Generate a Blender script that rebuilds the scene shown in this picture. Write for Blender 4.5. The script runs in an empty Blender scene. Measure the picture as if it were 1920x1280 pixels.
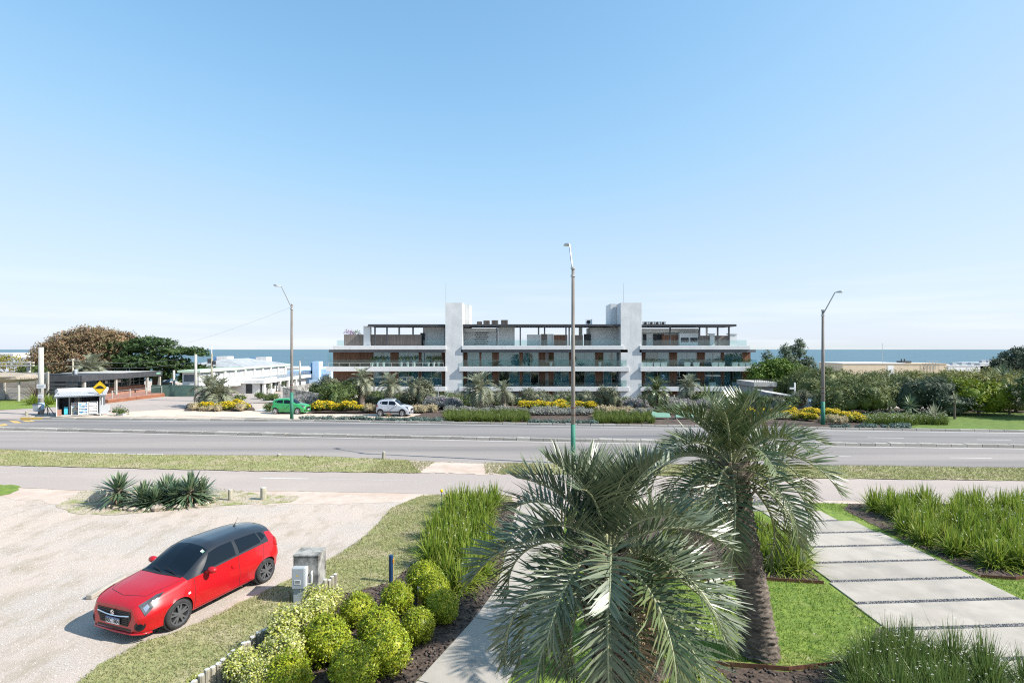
import bpy, math, random
import numpy as np
from mathutils import Vector, Matrix

# ------------------------------------------------------------------ camera, sky, sun, exposure
S = bpy.context.scene
COL = S.collection
F, H, HY = 1010.0, 6.05, 655.0            # focal length in px of a 1920 wide frame, eye height, horizon row
cam_d = bpy.data.cameras.new('camera')
cam = bpy.data.objects.new('camera', cam_d)
COL.objects.link(cam)
cam.location = (0, 0, H)
cam.rotation_euler = (math.radians(90), 0, 0)
cam_d.sensor_width = 36.0
cam_d.lens = F / 1920 * 36.0
cam_d.shift_y = (HY - 640) / 1920
cam_d.clip_end = 200000
S.camera = cam

SUN_EL, SUN_AZ = math.radians(40), math.radians(103)      # azimuth clockwise from +Y
W = bpy.data.worlds.new('World')
S.world = W
W.use_nodes = True
wn = W.node_tree.nodes
bg = wn['Background']
sky = wn.new('ShaderNodeTexSky')
sky.sky_type = 'NISHITA'
sky.sun_disc = False
sky.sun_elevation = SUN_EL
sky.sun_rotation = SUN_AZ
sky.air_density = 1.0
sky.dust_density = 0.6
sky.ozone_density = 1.6
wl = W.node_tree.links
def vscale(k, src):
    v = wn.new('ShaderNodeVectorMath'); v.operation = 'SCALE'; v.inputs[3].default_value = k
    wl.new(src, v.inputs[0]); return v.outputs[0]
rc = wn.new('ShaderNodeRGBCurve')             # colour response of the clear coastal sky: cyan rather than violet, pale at the horizon
for ch, pts in enumerate((((0, 0), (.153, .160), (.24, .255), (.34, .345), (.74, .49), (1, .53)),
                          ((0, 0), (.252, .325), (.384, .435), (.52, .49), (.76, .55), (1, .59)),
                          ((0, 0), (.445, .53), (.58, .615), (.75, .635), (1, .66)))):
    c = rc.mapping.curves[ch]
    c.points[0].location = pts[0]; c.points[1].location = pts[-1]
    for p in pts[1:-1]: c.points.new(*p)
rc.mapping.extend = 'HORIZONTAL'
rc.mapping.update()
wl.new(vscale(.15, sky.outputs[0]), rc.inputs[1])
# thin veil of high cloud low over the sea
ctc = wn.new('ShaderNodeTexCoord'); cmp_ = wn.new('ShaderNodeMapping'); cmp_.inputs['Scale'].default_value = (2.2, 2.2, 34)
wl.new(ctc.outputs['Generated'], cmp_.inputs[0])
cno = wn.new('ShaderNodeTexNoise'); cno.inputs['Scale'].default_value = 1.3; cno.inputs['Detail'].default_value = 6; wl.new(cmp_.outputs[0], cno.inputs[0])
cr = wn.new('ShaderNodeMapRange'); cr.inputs[1].default_value = .48; cr.inputs[2].default_value = .72; wl.new(cno.outputs[0], cr.inputs[0])
cs_ = wn.new('ShaderNodeSeparateXYZ'); wl.new(ctc.outputs['Generated'], cs_.inputs[0])
cm = wn.new('ShaderNodeMapRange'); cm.inputs[1].default_value = .14; cm.inputs[2].default_value = .02; cm.inputs[3].default_value = 0; cm.inputs[4].default_value = .55; wl.new(cs_.outputs['Z'], cm.inputs[0])
cx = wn.new('ShaderNodeMath'); cx.operation = 'MULTIPLY'; wl.new(cr.outputs[0], cx.inputs[0]); wl.new(cm.outputs[0], cx.inputs[1])
cmix = wn.new('ShaderNodeMix'); cmix.data_type = 'RGBA'; wl.new(cx.outputs[0], cmix.inputs[0]); wl.new(rc.outputs[0], cmix.inputs[6]); cmix.inputs[7].default_value = (.66, .69, .71, 1)
wl.new(vscale(1 / .15, cmix.outputs[2]), bg.inputs[0])
bg.inputs[1].default_value = 0.15
sd = bpy.data.lights.new('sun', 'SUN')
sd.energy = 5.0
sd.angle = math.radians(0.53)
sd.color = (1.0, 0.955, 0.89)
sun = bpy.data.objects.new('sun', sd)
COL.objects.link(sun)
dv = Vector((math.cos(SUN_EL) * math.sin(SUN_AZ), math.cos(SUN_EL) * math.cos(SUN_AZ), math.sin(SUN_EL)))
sun.rotation_euler = dv.to_track_quat('Z', 'Y').to_euler()
sun.location = dv * 60
S.view_settings.view_transform = 'Standard'
S.view_settings.look = 'None'
S.view_settings.gamma = 1
S.view_settings.use_curve_mapping = False
S.view_settings.exposure = 0.66
S.cycles.max_bounces = 5
S.cycles.diffuse_bounces = 1
S.cycles.transparent_max_bounces = 12
S.cycles.use_denoising = False
S.cycles.filter_width = 1.15

# ------------------------------------------------------------------ helpers
def G(px, py, z=0.0):
    Y = F * (H - z) / (py - HY)
    return ((px - 960) * Y / F, Y)

def XA(px, Y):
    return (px - 960) * Y / F

def ZA(py, Y):
    return H - (py - HY) * Y / F

def sm(a, b, x):
    t = np.clip((x - a) / (b - a), 0, 1)
    return t * t * (3 - 2 * t)

def tz(x, y):
    return float(-2.6 * sm(52, 80, y) * sm(-30, -18, x) - .5 * sm(70, 78, y) * (1 - sm(-30, -18, x)) - 22.0 * sm(100, 320, y))

class MB:
    def __init__(s):
        s.v = []; s.f = []; s.m = []
    def add(s, vs, fs, mi=0):
        b = len(s.v)
        s.v += [tuple(v) for v in vs]
        s.f += [tuple(i + b for i in f) for f in fs]
        s.m += [mi] * len(fs)
        return s
    def box(s, x0, x1, y0, y1, z0, z1, mi=0):
        vs = [(x, y, z) for z in (z0, z1) for y in (y0, y1) for x in (x0, x1)]
        return s.add(vs, [(0, 2, 3, 1), (4, 5, 7, 6), (0, 1, 5, 4), (2, 6, 7, 3), (0, 4, 6, 2), (1, 3, 7, 5)], mi)
    def obox(s, a, b, w, z0, z1, mi=0):
        """wall-like box from point a to b (2D), thickness w to the left side"""
        a = Vector(a[:2]); b = Vector(b[:2]); d = (b - a).normalized(); n = Vector((-d.y, d.x)) * w
        q = [a, b, b + n, a + n]
        return s.prism([(p.x, p.y) for p in q], z0, z1, mi)
    def prism(s, poly, z0, z1, mi=0):
        n = len(poly)
        a = sum(poly[i][0] * poly[(i + 1) % n][1] - poly[(i + 1) % n][0] * poly[i][1] for i in range(n))
        if a < 0: poly = poly[::-1]
        vs = [(p[0], p[1], z0) for p in poly] + [(p[0], p[1], z1) for p in poly]
        fs = [tuple(range(n - 1, -1, -1)), tuple(range(n, 2 * n))]
        fs += [(i, (i + 1) % n, n + (i + 1) % n, n + i) for i in range(n)]
        return s.add(vs, fs, mi)
    def tube(s, pts, rs, n=8, cap=True, mi=0):
        pts = [Vector(p) for p in pts]
        if not hasattr(rs, '__len__'): rs = [rs] * len(pts)
        vs = []; fs = []
        up = Vector((0, 0, 1))
        for i, p in enumerate(pts):
            d = (pts[min(i + 1, len(pts) - 1)] - pts[max(i - 1, 0)]).normalized()
            r = up if abs(d.dot(up)) < 0.95 else Vector((1, 0, 0))
            u = d.cross(r).normalized(); w = d.cross(u)
            if i and u.dot(pu) < 0: u = -u; w = -w
            pu = u
            for k in range(n):
                a = 2 * math.pi * k / n
                vs.append(p + (u * math.cos(a) + w * math.sin(a)) * rs[i])
        for i in range(len(pts) - 1):
            for k in range(n):
                fs.append((i * n + k, i * n + (k + 1) % n, (i + 1) * n + (k + 1) % n, (i + 1) * n + k))
        if cap:
            fs.append(tuple(range(n - 1, -1, -1)))
            fs.append(tuple(range((len(pts) - 1) * n, len(pts) * n)))
        return s.add(vs, fs, mi)
    def cyl(s, p0, p1, r0, r1=None, n=10, mi=0):
        return s.tube([p0, p1], [r0, r0 if r1 is None else r1], n, True, mi)
    def lathe(s, prof, n=16, c=(0, 0, 0), mi=0, cap=True):
        vs = []; fs = []
        for r, z in prof:
            for k in range(n):
                a = 2 * math.pi * k / n
                vs.append((c[0] + r * math.cos(a), c[1] + r * math.sin(a), c[2] + z))
        for i in range(len(prof) - 1):
            for k in range(n):
                fs.append((i * n + k, i * n + (k + 1) % n, (i + 1) * n + (k + 1) % n, (i + 1) * n + k))
        if cap:
            fs.append(tuple(range(n - 1, -1, -1)))
            fs.append(tuple(range((len(prof) - 1) * n, len(prof) * n)))
        return s.add(vs, fs, mi)
    def ball(s, c, r, n=10, m=7, nz=0.0, seed=0, mi=0):
        rg = random.Random(seed)
        if not hasattr(r, '__len__'): r = (r, r, r)
        vs = [(c[0], c[1], c[2] - r[2])]
        for j in range(1, m):
            t = math.pi * j / m
            for k in range(n):
                a = 2 * math.pi * k / n
                q = 1 + rg.uniform(-nz, nz)
                vs.append((c[0] + r[0] * q * math.sin(t) * math.cos(a), c[1] + r[1] * q * math.sin(t) * math.sin(a), c[2] - r[2] * q * math.cos(t)))
        vs.append((c[0], c[1], c[2] + r[2]))
        fs = [(0, 1 + (k + 1) % n, 1 + k) for k in range(n)]
        for j in range(m - 2):
            for k in range(n):
                a = 1 + j * n + k; b = 1 + j * n + (k + 1) % n
                fs.append((a, b, b + n, a + n))
        e = len(vs) - 1; o = 1 + (m - 2) * n
        fs += [(e, o + k, o + (k + 1) % n) for k in range(n)]
        return s.add(vs, fs, mi)
    def build(s, name, mats, parent=None, smooth=False, bevel=0, loc=None):
        me = bpy.data.meshes.new(name)
        me.from_pydata(s.v, [], s.f)
        if not isinstance(mats, (list, tuple)): mats = [mats]
        for m in mats: me.materials.append(m)
        if len(mats) > 1: me.polygons.foreach_set('material_index', s.m)
        if smooth: me.polygons.foreach_set('use_smooth', [True] * len(me.polygons))
        o = link(name, me, parent)
        if loc: o.location = loc
        if bevel:
            b = o.modifiers.new('bevel', 'BEVEL'); b.width = bevel; b.segments = 2; b.limit_method = 'ANGLE'
        return o

def link(name, me, parent=None):
    o = bpy.data.objects.new(name, me)
    COL.objects.link(o)
    if parent: o.parent = parent
    return o

def npmesh(name, V, Fq, mats, mi=None, smooth=False):
    """fast mesh from numpy: V (n,3), Fq (m,k) all faces with k corners"""
    V = np.ascontiguousarray(V, dtype=np.float32).reshape(-1, 3)
    Fq = np.ascontiguousarray(Fq, dtype=np.int32)
    m, k = Fq.shape
    me = bpy.data.meshes.new(name)
    me.vertices.add(len(V)); me.vertices.foreach_set('co', V.ravel())
    me.loops.add(m * k); me.loops.foreach_set('vertex_index', Fq.ravel())
    me.polygons.add(m)
    me.polygons.foreach_set('loop_start', np.arange(0, m * k, k, dtype=np.int32))
    if not isinstance(mats, (list, tuple)): mats = [mats]
    for mm in mats: me.materials.append(mm)
    if mi is not None: me.polygons.foreach_set('material_index', np.asarray(mi, dtype=np.int32))
    if smooth: me.polygons.foreach_set('use_smooth', np.ones(m, dtype=bool))
    me.update(calc_edges=True)
    me.validate()
    return me

def tag(o, label=None, cat=None, group=None, kind=None):
    if label: o['label'] = label
    if cat: o['category'] = cat
    if group: o['group'] = group
    if kind: o['kind'] = kind
    return o

def thing(name, label, cat, loc=(0, 0, 0), rz=0.0, group=None):
    o = bpy.data.objects.new(name, None)
    COL.objects.link(o)
    o.empty_display_size = 0.2
    o.location = loc; o.rotation_euler = (0, 0, rz)
    return tag(o, label, cat, group)

def copy_tree(o, parent=None, kids=None):
    c = o.copy(); COL.objects.link(c)
    if parent: c.parent = parent
    for ch in list(o.children): copy_tree(ch, c)
    return c

def place(o, loc, rz=0.0, sc=1.0):
    o.location = loc; o.rotation_euler = (0, 0, rz); o.scale = (sc, sc, sc) if not hasattr(sc, '__len__') else sc
    return o

# ------------------------------------------------------------------ materials
def newmat(name):
    m = bpy.data.materials.new(name); m.use_nodes = True
    nt = m.node_tree
    return m, nt, nt.nodes['Principled BSDF']

def ramp(nt, stops):
    r = nt.nodes.new('ShaderNodeValToRGB')
    e = r.color_ramp.elements
    while len(e) < len(stops): e.new(0.5)
    for el, (p, c) in zip(e, stops):
        el.position = p; el.color = (*c, 1)
    return r

def noise(nt, scale, detail=4, rough=0.6, coord='Object', stretch=None):
    tc = nt.nodes.new('ShaderNodeTexCoord')
    n = nt.nodes.new('ShaderNodeTexNoise')
    n.inputs['Scale'].default_value = scale; n.inputs['Detail'].default_value = detail; n.inputs['Roughness'].default_value = rough
    if stretch:
        mp = nt.nodes.new('ShaderNodeMapping'); mp.inputs['Scale'].default_value = stretch
        nt.links.new(tc.outputs[coord], mp.inputs[0]); nt.links.new(mp.outputs[0], n.inputs[0])
    else:
        nt.links.new(tc.outputs[coord], n.inputs[0])
    return n

def M(name, c1, c2=None, scale=4.0, rough=0.7, bump=0.0, metal=0.0, stretch=None, detail=5, spread=(0.35, 0.65), extra=None, bscale=None, spec=0.4, coat=0.0, rand=0.0):
    m, nt, b = newmat(name)
    b.inputs['Roughness'].default_value = rough; b.inputs['Metallic'].default_value = metal
    b.inputs['Specular IOR Level'].default_value = spec
    if coat:
        b.inputs['Coat Weight'].default_value = coat; b.inputs['Coat Roughness'].default_value = 0.04
    if c2 is None:
        b.inputs['Base Color'].default_value = (*c1, 1)
        if bump:
            n = noise(nt, bscale or scale, detail, stretch=stretch)
    else:
        n = noise(nt, scale, detail, stretch=stretch)
        r = ramp(nt, [(spread[0], c1), (spread[1], c2)])
        nt.links.new(n.outputs[0], r.inputs[0])
        out = r.outputs[0]
        if extra:                                  # (colour, scale, low, high): a second layer of patches
            n2 = noise(nt, extra[1], 4, stretch=extra[4] if len(extra) > 4 else None)
            r2 = ramp(nt, [(extra[2], (0, 0, 0)), (extra[3], (1, 1, 1))])
            nt.links.new(n2.outputs[0], r2.inputs[0])
            mx = nt.nodes.new('ShaderNodeMix'); mx.data_type = 'RGBA'
            nt.links.new(r2.outputs[0], mx.inputs[0]); nt.links.new(out, mx.inputs[6]); mx.inputs[7].default_value = (*extra[0], 1)
            out = mx.outputs[2]
        if rand:                                   # each piece a little lighter or darker than the next
            oi = nt.nodes.new('ShaderNodeObjectInfo'); mr = nt.nodes.new('ShaderNodeMapRange')
            mr.inputs[3].default_value = 1 - rand; mr.inputs[4].default_value = 1 + rand * .6
            nt.links.new(oi.outputs['Random'], mr.inputs[0])
            vm = nt.nodes.new('ShaderNodeVectorMath'); vm.operation = 'SCALE'
            nt.links.new(out, vm.inputs[0]); nt.links.new(mr.outputs[0], vm.inputs[3]); out = vm.outputs[0]
        nt.links.new(out, b.inputs['Base Color'])
        if bscale: n = noise(nt, bscale, detail, stretch=stretch)
    if bump:
        bp = nt.nodes.new('ShaderNodeBump'); bp.inputs['Strength'].default_value = bump; bp.inputs['Distance'].default_value = 0.03
        nt.links.new(n.outputs[0], bp.inputs['Height']); nt.links.new(bp.outputs[0], b.inputs['Normal'])
    return m

def LEAF(name, stops, rough=0.55, trans=0.25, spec=0.3):
    """leaf material: colour differs from leaf to leaf, some light shines through"""
    m, nt, b = newmat(name)
    ge = nt.nodes.new('ShaderNodeNewGeometry')
    n = len(stops)
    r = ramp(nt, [(i / max(1, n - 1), c) for i, c in enumerate(stops)])
    nt.links.new(ge.outputs['Random Per Island'], r.inputs[0])
    nt.links.new(r.outputs[0], b.inputs['Base Color'])
    b.inputs['Roughness'].default_value = rough; b.inputs['Specular IOR Level'].default_value = spec
    t = nt.nodes.new('ShaderNodeBsdfTranslucent')
    nt.links.new(r.outputs[0], t.inputs[0])
    mx = nt.nodes.new('ShaderNodeMixShader'); mx.inputs[0].default_value = trans
    nt.links.new(b.outputs[0], mx.inputs[1]); nt.links.new(t.outputs[0], mx.inputs[2])
    nt.links.new(mx.outputs[0], nt.nodes['Material Output'].inputs[0])
    return m

def GLASS(name, tint, gloss=0.12, fac_face=0.10, fac_edge=0.6, rough=0.02):
    m, nt, b = newmat(name)
    nt.nodes.remove(b)
    t = nt.nodes.new('ShaderNodeBsdfTransparent'); t.inputs[0].default_value = (*tint, 1)
    g = nt.nodes.new('ShaderNodeBsdfGlossy'); g.inputs['Roughness'].default_value = rough
    lw = nt.nodes.new('ShaderNodeLayerWeight'); lw.inputs[0].default_value = 0.35
    mr = nt.nodes.new('ShaderNodeMapRange'); mr.inputs[3].default_value = fac_face; mr.inputs[4].default_value = fac_edge
    nt.links.new(lw.outputs['Facing'], mr.inputs[0])
    mx = nt.nodes.new('ShaderNodeMixShader')
    nt.links.new(mr.outputs[0], mx.inputs[0]); nt.links.new(t.outputs[0], mx.inputs[1]); nt.links.new(g.outputs[0], mx.inputs[2])
    nt.links.new(mx.outputs[0], nt.nodes['Material Output'].inputs[0])
    return m

X = {}
X['white'] = M('white_render', (.78, .78, .77), (.66, .665, .66), 0.8, 0.75, 0.05, bscale=20, extra=((.56, .56, .545), .9, .52, .85, (1.6, 1.6, .12)))
X['whitewall'] = M('white_wall', (.80, .80, .78), (.70, .70, .68), 1.2, 0.8)
X['slab'] = M('white_slab', (.76, .76, .76), (.70, .70, .69), 0.9, 0.6, extra=((.58, .575, .56), 1.2, .58, .85, (1.5, 1.5, .4)))
X['grey_shaded_fascia'] = M('grey_shaded_fascia', (.13, .135, .15), (.16, .165, .18), 0.7, 0.6)  # shade beneath the roof slab worked into the grey
X['dark_metal'] = M('dark_metal', (.05, .053, .06), (.07, .073, .08), 2, 0.5)
X['black'] = M('black_plastic', (.015, .015, .017), None, rough=0.45)
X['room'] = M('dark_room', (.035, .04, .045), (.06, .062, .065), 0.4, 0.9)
X['curtain'] = M('pale_curtain', (.66, .70, .70), (.82, .84, .83), 3.0, 0.9, stretch=(6, 6, .2))
X['wood'] = M('brown_wood', (.16, .075, .045), (.27, .135, .08), 3, 0.7, stretch=(3.0, 3.0, .10), detail=6, extra=((.10, .05, .033), 2.0, .5, .75, (3, 3, .15)))
X['wood_grey'] = M('weathered_wood', (.15, .12, .105), (.25, .21, .185), 3, 0.8, stretch=(3.0, 3.0, .10), detail=6)
X['stone'] = M('grey_stone', (.20, .20, .20), (.42, .42, .40), 4, 0.9, 0.4, rand=.4)
X['concrete'] = M('concrete', (.42, .41, .38), (.55, .53, .49), 2.5, 0.85, 0.1, extra=((.30, .29, .27), 1.1, .55, .75))
X['concrete_dirty'] = M('stained_concrete', (.20, .195, .18), (.40, .39, .36), 3.0, 0.9, 0.25, detail=8, extra=((.06, .06, .055), 2.2, .46, .66), bscale=30)
X['concrete_pale'] = M('pale_concrete', (.37, .33, .278), (.425, .385, .33), 1.3, 0.8, 0.08, extra=((.30, .272, .232), 0.9, .48, .72), bscale=60, rand=.10)
X['kerb'] = M('kerb_stone', (.34, .315, .28), (.47, .44, .39), 1.6, 0.9, 0.3, extra=((.16, .145, .125), 1.5, .5, .7), bscale=12, rand=.22)
X['kerb_yellow'] = M('yellow_kerb', (.62, .40, .06), (.46, .34, .14), 3, 0.8)
X['asphalt'] = M('asphalt', (.235, .215, .203), (.30, .277, .26), 70, 0.9, 0.15, detail=3, spread=(.3, .7), extra=((.135, .13, .132), .16, .38, .62, (.10, 1.8, 1)))
X['asphalt_near'] = M('near_asphalt', (.27, .238, .217), (.345, .305, .28), 70, 0.9, 0.15, detail=3, spread=(.3, .7), extra=((.19, .175, .168), .16, .40, .66, (.10, 1.8, 1)))
X['asphalt_pink'] = M('pink_asphalt', (.325, .275, .245), (.41, .355, .32), 60, 0.9, 0.2, detail=3, spread=(.3, .7), extra=((.46, .385, .325), .22, .45, .75, (.35, 1.0, 1)))
X['paint_white'] = M('white_paint', (.62, .61, .58), (.50, .48, .45), 6, 0.8)
X['paint_yellow'] = M('yellow_paint', (.66, .42, .07), (.45, .33, .16), 5, 0.8)
X['sand'] = M('sand_layby', (.58, .46, .36), (.66, .54, .43), 1.2, 0.95, 0.15, bscale=25)
X['steel'] = M('galvanised', (.42, .44, .46), (.50, .52, .54), 5, 0.45, metal=0.6)
X['white_paint_gloss'] = M('white_gloss', (.78, .78, .78), None, rough=0.4)
X['pole'] = M('pole_concrete', (.17, .15, .135), (.25, .225, .20), 2, 0.85, stretch=(2, 2, .4))
X['pole_pale'] = M('pale_pole', (.36, .35, .32), (.45, .44, .40), 2, 0.85, stretch=(2, 2, .4))
X['pole_green'] = M('green_band', (.03, .16, .11), (.05, .22, .15), 3, 0.7)
X['log'] = M('weathered_log', (.27, .25, .19), (.40, .37, .29), 6, 0.9, 0.2, stretch=(4, 4, .4), extra=((.20, .21, .14), 3, .5, .7), rand=.25)
X['log_end'] = M('log_end_grain', (.42, .41, .38), (.55, .53, .5), 12, 0.9)
X['mulch'] = M('mulch', (.035, .026, .021), (.12, .085, .065), 14, 0.95, 0.8, detail=6, extra=((.22, .15, .105), 2.2, .55, .75))
X['chip'] = LEAF('mulch_chip', [(.02, .017, .015), (.05, .042, .037), (.12, .10, .088), (.10, .065, .045)], 0.8, 0.0)
X['pebble'] = LEAF('grey_pebble', [(.08, .085, .095), (.16, .17, .18), (.28, .28, .28), (.12, .12, .13)], 0.7, 0.0)
X['gravel_bits'] = LEAF('gravel_bits', [(.44, .39, .34), (.54, .49, .43), (.66, .61, .55), (.48, .43, .39)], 0.9, 0.0)
X['rust'] = M('rusty_steel', (.10, .04, .025), (.16, .07, .04), 5, 0.8)
X['rock'] = M('tan_rock', (.36, .30, .23), (.52, .45, .37), 5, 0.9, 0.4, rand=.3)
X['bark'] = M('bark', (.10, .075, .055), (.20, .16, .125), 5, 0.95, 0.5, stretch=(3, 3, .6))
X['palm_bark'] = M('palm_bark', (.075, .06, .048), (.215, .175, .14), 9, 0.95, 0.5, stretch=(1, 1, 2.5), extra=((.06, .047, .038), 3, .5, .7))
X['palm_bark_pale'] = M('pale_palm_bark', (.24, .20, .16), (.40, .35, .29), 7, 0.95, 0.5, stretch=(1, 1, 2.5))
X['palm_stub'] = M('palm_stub', (.20, .16, .115), (.32, .27, .20), 5, 0.9, 0.2)
X['rubber'] = M('tyre_rubber', (.022, .022, .023), (.04, .04, .042), 10, 0.8)
X['rim_black'] = M('black_rim', (.12, .122, .13), None, rough=0.4, spec=0.8, metal=0.3)
X['rim_silver'] = M('silver_rim', (.60, .61, .63), None, rough=0.3, metal=0.7)
X['chrome'] = M('chrome', (.8, .8, .82), None, rough=0.08, metal=1.0)
X['red_paint'] = M('red_car_paint', (.42, .005, .010), None, rough=0.36, coat=.6)
X['black_paint'] = M('black_car_paint', (.018, .019, .022), None, rough=0.3, coat=1.0)
X['green_paint'] = M('green_car_paint', (.035, .30, .085), None, rough=0.35, coat=0.8)
X['silver_paint'] = M('white_car_paint', (.42, .44, .48), None, rough=0.35, coat=0.8)
X['car_glass'] = M('car_glass', (.006, .011, .018), None, rough=0.03, spec=0.28)
X['lamp_glass'] = M('headlamp_glass', (.12, .125, .135), (.03, .032, .038), 3, 0.18, spec=0.4, stretch=(1, 3, 2))
X['red_lens'] = M('red_lens', (.35, .01, .012), None, rough=0.15, spec=0.6)
X['plate'] = M('plate_white', (.72, .72, .70), None, rough=0.5)
X['plate_blue'] = M('plate_blue', (.03, .08, .30), None, rough=0.5)
X['ink'] = M('dark_ink', (.02, .02, .025), None, rough=0.6)
X['grey_box'] = M('grey_enclosure', (.36, .39, .41), (.42, .45, .47), 3, 0.5)
X['pvc'] = M('white_pvc', (.62, .63, .62), None, rough=0.45)
X['navy'] = M('navy_paint', (.012, .04, .10), (.02, .055, .13), 5, 0.4)
X['orange'] = M('amber_reflector', (.75, .30, .02), None, rough=0.3)
X['yellow_wood'] = M('yellow_wood', (.55, .38, .12), (.42, .30, .12), 6, 0.8)
X['blue_wall'] = M('pale_blue_wall', (.42, .60, .82), (.47, .64, .85), 1, 0.8)
X['blue_deep'] = M('mid_blue_wall', (.12, .28, .52), (.16, .32, .56), 1, 0.8)
X['green_trim'] = M('pale_green_trim', (.46, .60, .45), (.52, .65, .50), 1.5, 0.8)
X['green_dark'] = M('dark_green_wall', (.07, .13, .11), (.10, .17, .14), 1.0, 0.85)
X['grey_roof'] = M('grey_roof', (.30, .32, .335), (.42, .44, .45), 1.2, 0.85, extra=((.24, .25, .265), .8, .5, .7))
X['brick'] = M('terracotta', (.29, .15, .11), (.38, .205, .155), 2.5, 0.85)
X['deck'] = M('deck_wood', (.20, .075, .04), (.33, .14, .075), 2.0, 0.75, stretch=(.3, .3, 4))
X['plank_grey'] = M('grey_plank', (.36, .34, .31), (.54, .52, .48), 2.2, 0.9, stretch=(.25, .25, 3), rand=.2)
X['thatch'] = M('thatch', (.24, .20, .15), (.42, .37, .30), 8, 0.95, 0.6, stretch=(2, 2, .5))
X['corrugated'] = M('zinc_sheet', (.34, .35, .36), (.42, .43, .44), 2, 0.6)
X['kiosk_wall'] = M('slate_kiosk_wall', (.10, .12, .14), (.14, .16, .185), 1.5, 0.7)
X['sign_yellow'] = M('sign_yellow', (.86, .55, .01), None, rough=0.45)
X['tan_wall'] = M('tan_wall', (.60, .49, .35), (.66, .55, .40), 1, 0.85)
X['bench_green'] = M('pale_green_paint', (.17, .34, .25), (.21, .38, .29), 3, 0.6)
X['terracotta_pot'] = M('pale_pot', (.60, .62, .60), (.68, .69, .67), 4, 0.7)
X['planter'] = M('grey_planter', (.52, .56, .56), (.62, .65, .65), 4, 0.7)
X['poster_blue'] = M('blue_print', (.10, .28, .62), (.60, .66, .72), 5, 0.5, spread=(.45, .55))
X['mag'] = LEAF('magazine_cover', [(.75, .75, .72), (.55, .10, .12), (.10, .28, .55), (.80, .66, .20), (.70, .72, .75), (.20, .42, .25), (.78, .55, .62)], .4, 0)
X['pane'] = GLASS('window_glass', (.66, .82, .86), fac_face=.14, fac_edge=.5)
X['rail_glass'] = GLASS('railing_glass', (.82, .92, .92), fac_face=.05, fac_edge=.5)
X['lampglass'] = M('lamp_lens', (.55, .56, .56), None, rough=0.3)
X['frame'] = M('window_frame', (.50, .50, .48), None, rough=0.5)
X['cushion'] = M('grey_sofa', (.32, .32, .31), None, rough=0.9)
X['lawn_shaded'] = M('far_lawn', (.075, .13, .018), (.14, .20, .035), 2.0, 0.95, 0.4, detail=8)  # lawn green darkened, shade on the grass put into the colour
X['pane_dim'] = M('curtained_pane', (.36, .38, .38), (.48, .50, .49), 1.5, 0.3, stretch=(1, 3, .3))
X['wire'] = M('wire_grey', (.22, .23, .25), None, rough=.6)
X['cyan'] = M('cyan_panel', (.08, .50, .66), None, rough=0.4)
# foliage
X['palm_leaf'] = LEAF('palm_leaflet', [(.068, .10, .052), (.112, .147, .08), (.175, .20, .118), (.085, .118, .052)], .38, .12, .6)
X['palm_leaf_g'] = LEAF('green_palm_leaflet', [(.062, .10, .036), (.10, .142, .053), (.15, .185, .08), (.13, .138, .042)], .38, .14, .6)
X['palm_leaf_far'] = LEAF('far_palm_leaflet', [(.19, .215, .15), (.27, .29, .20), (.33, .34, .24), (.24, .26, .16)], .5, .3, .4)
X['rachis'] = M('palm_rachis', (.26, .28, .15), (.34, .34, .19), 5, 0.5)
X['dead_leaf'] = LEAF('dead_frond', [(.30, .22, .13), (.42, .33, .21), (.22, .15, .09)], .8, .15)
X['iris'] = LEAF('iris_blade', [(.11, .19, .02), (.20, .295, .032), (.31, .375, .058), (.14, .225, .025), (.44, .44, .11)], .45, .35, .4)
X['iris_dark'] = LEAF('dark_iris_blade', [(.07, .13, .03), (.12, .19, .048), (.19, .255, .075), (.095, .155, .032)], .45, .3, .4)
X['petal'] = LEAF('white_petal', [(.75, .74, .70), (.70, .69, .62), (.72, .66, .50)], .6, .3)
X['box_leaf'] = LEAF('box_leaf', [(.15, .23, .012), (.25, .34, .017), (.36, .43, .025), (.47, .49, .035), (.19, .27, .013), (.29, .24, .04)], .45, .3, .4)
X['varieg'] = LEAF('variegated_leaf', [(.20, .27, .03), (.42, .45, .06), (.60, .58, .14), (.72, .70, .42), (.30, .36, .04), (.66, .62, .25)], .45, .3, .4)
X['yucca'] = LEAF('yucca_blade', [(.075, .13, .075), (.115, .18, .10), (.16, .23, .125), (.21, .26, .13)], .4, .15, .5)
X['grass'] = LEAF('lawn_blade', [(.07, .14, .015), (.14, .24, .025), (.25, .34, .05), (.11, .18, .02), (.33, .38, .10)], .6, .3)
X['grass_dry'] = LEAF('dry_lawn_blade', [(.21, .23, .085), (.31, .31, .13), (.41, .37, .21), (.24, .27, .09)], .7, .3)
X['lawn'] = M('lawn_soil', (.10, .17, .025), (.21, .28, .045), 5.0, 0.95, 0.5, detail=8, extra=((.29, .28, .10), 1.2, .55, .78), bscale=60)
X['lawn_dry'] = M('dry_lawn', (.21, .235, .085), (.36, .345, .16), 3.5, 0.95, 0.5, detail=9, extra=((.42, .35, .23), .55, .47, .66), bscale=60)
def FOL(n, stops, t=.25, k=.74): X[n] = LEAF(n + '_leaf', [tuple(c * k for c in s) for s in stops], .6, t * .8)
FOL('brown_tree', [(.13, .08, .045), (.23, .14, .08), (.30, .19, .115), (.12, .12, .055), (.19, .165, .08), (.36, .23, .135)], .25, 1.12)
FOL('cypress', [(.045, .09, .03), (.08, .14, .045), (.12, .19, .06), (.055, .105, .035)])
FOL('poplar', [(.08, .13, .075), (.15, .21, .125), (.24, .30, .20), (.11, .17, .09)])
FOL('bright_tree', [(.08, .16, .02), (.14, .24, .03), (.22, .33, .045), (.10, .18, .025)])
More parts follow.
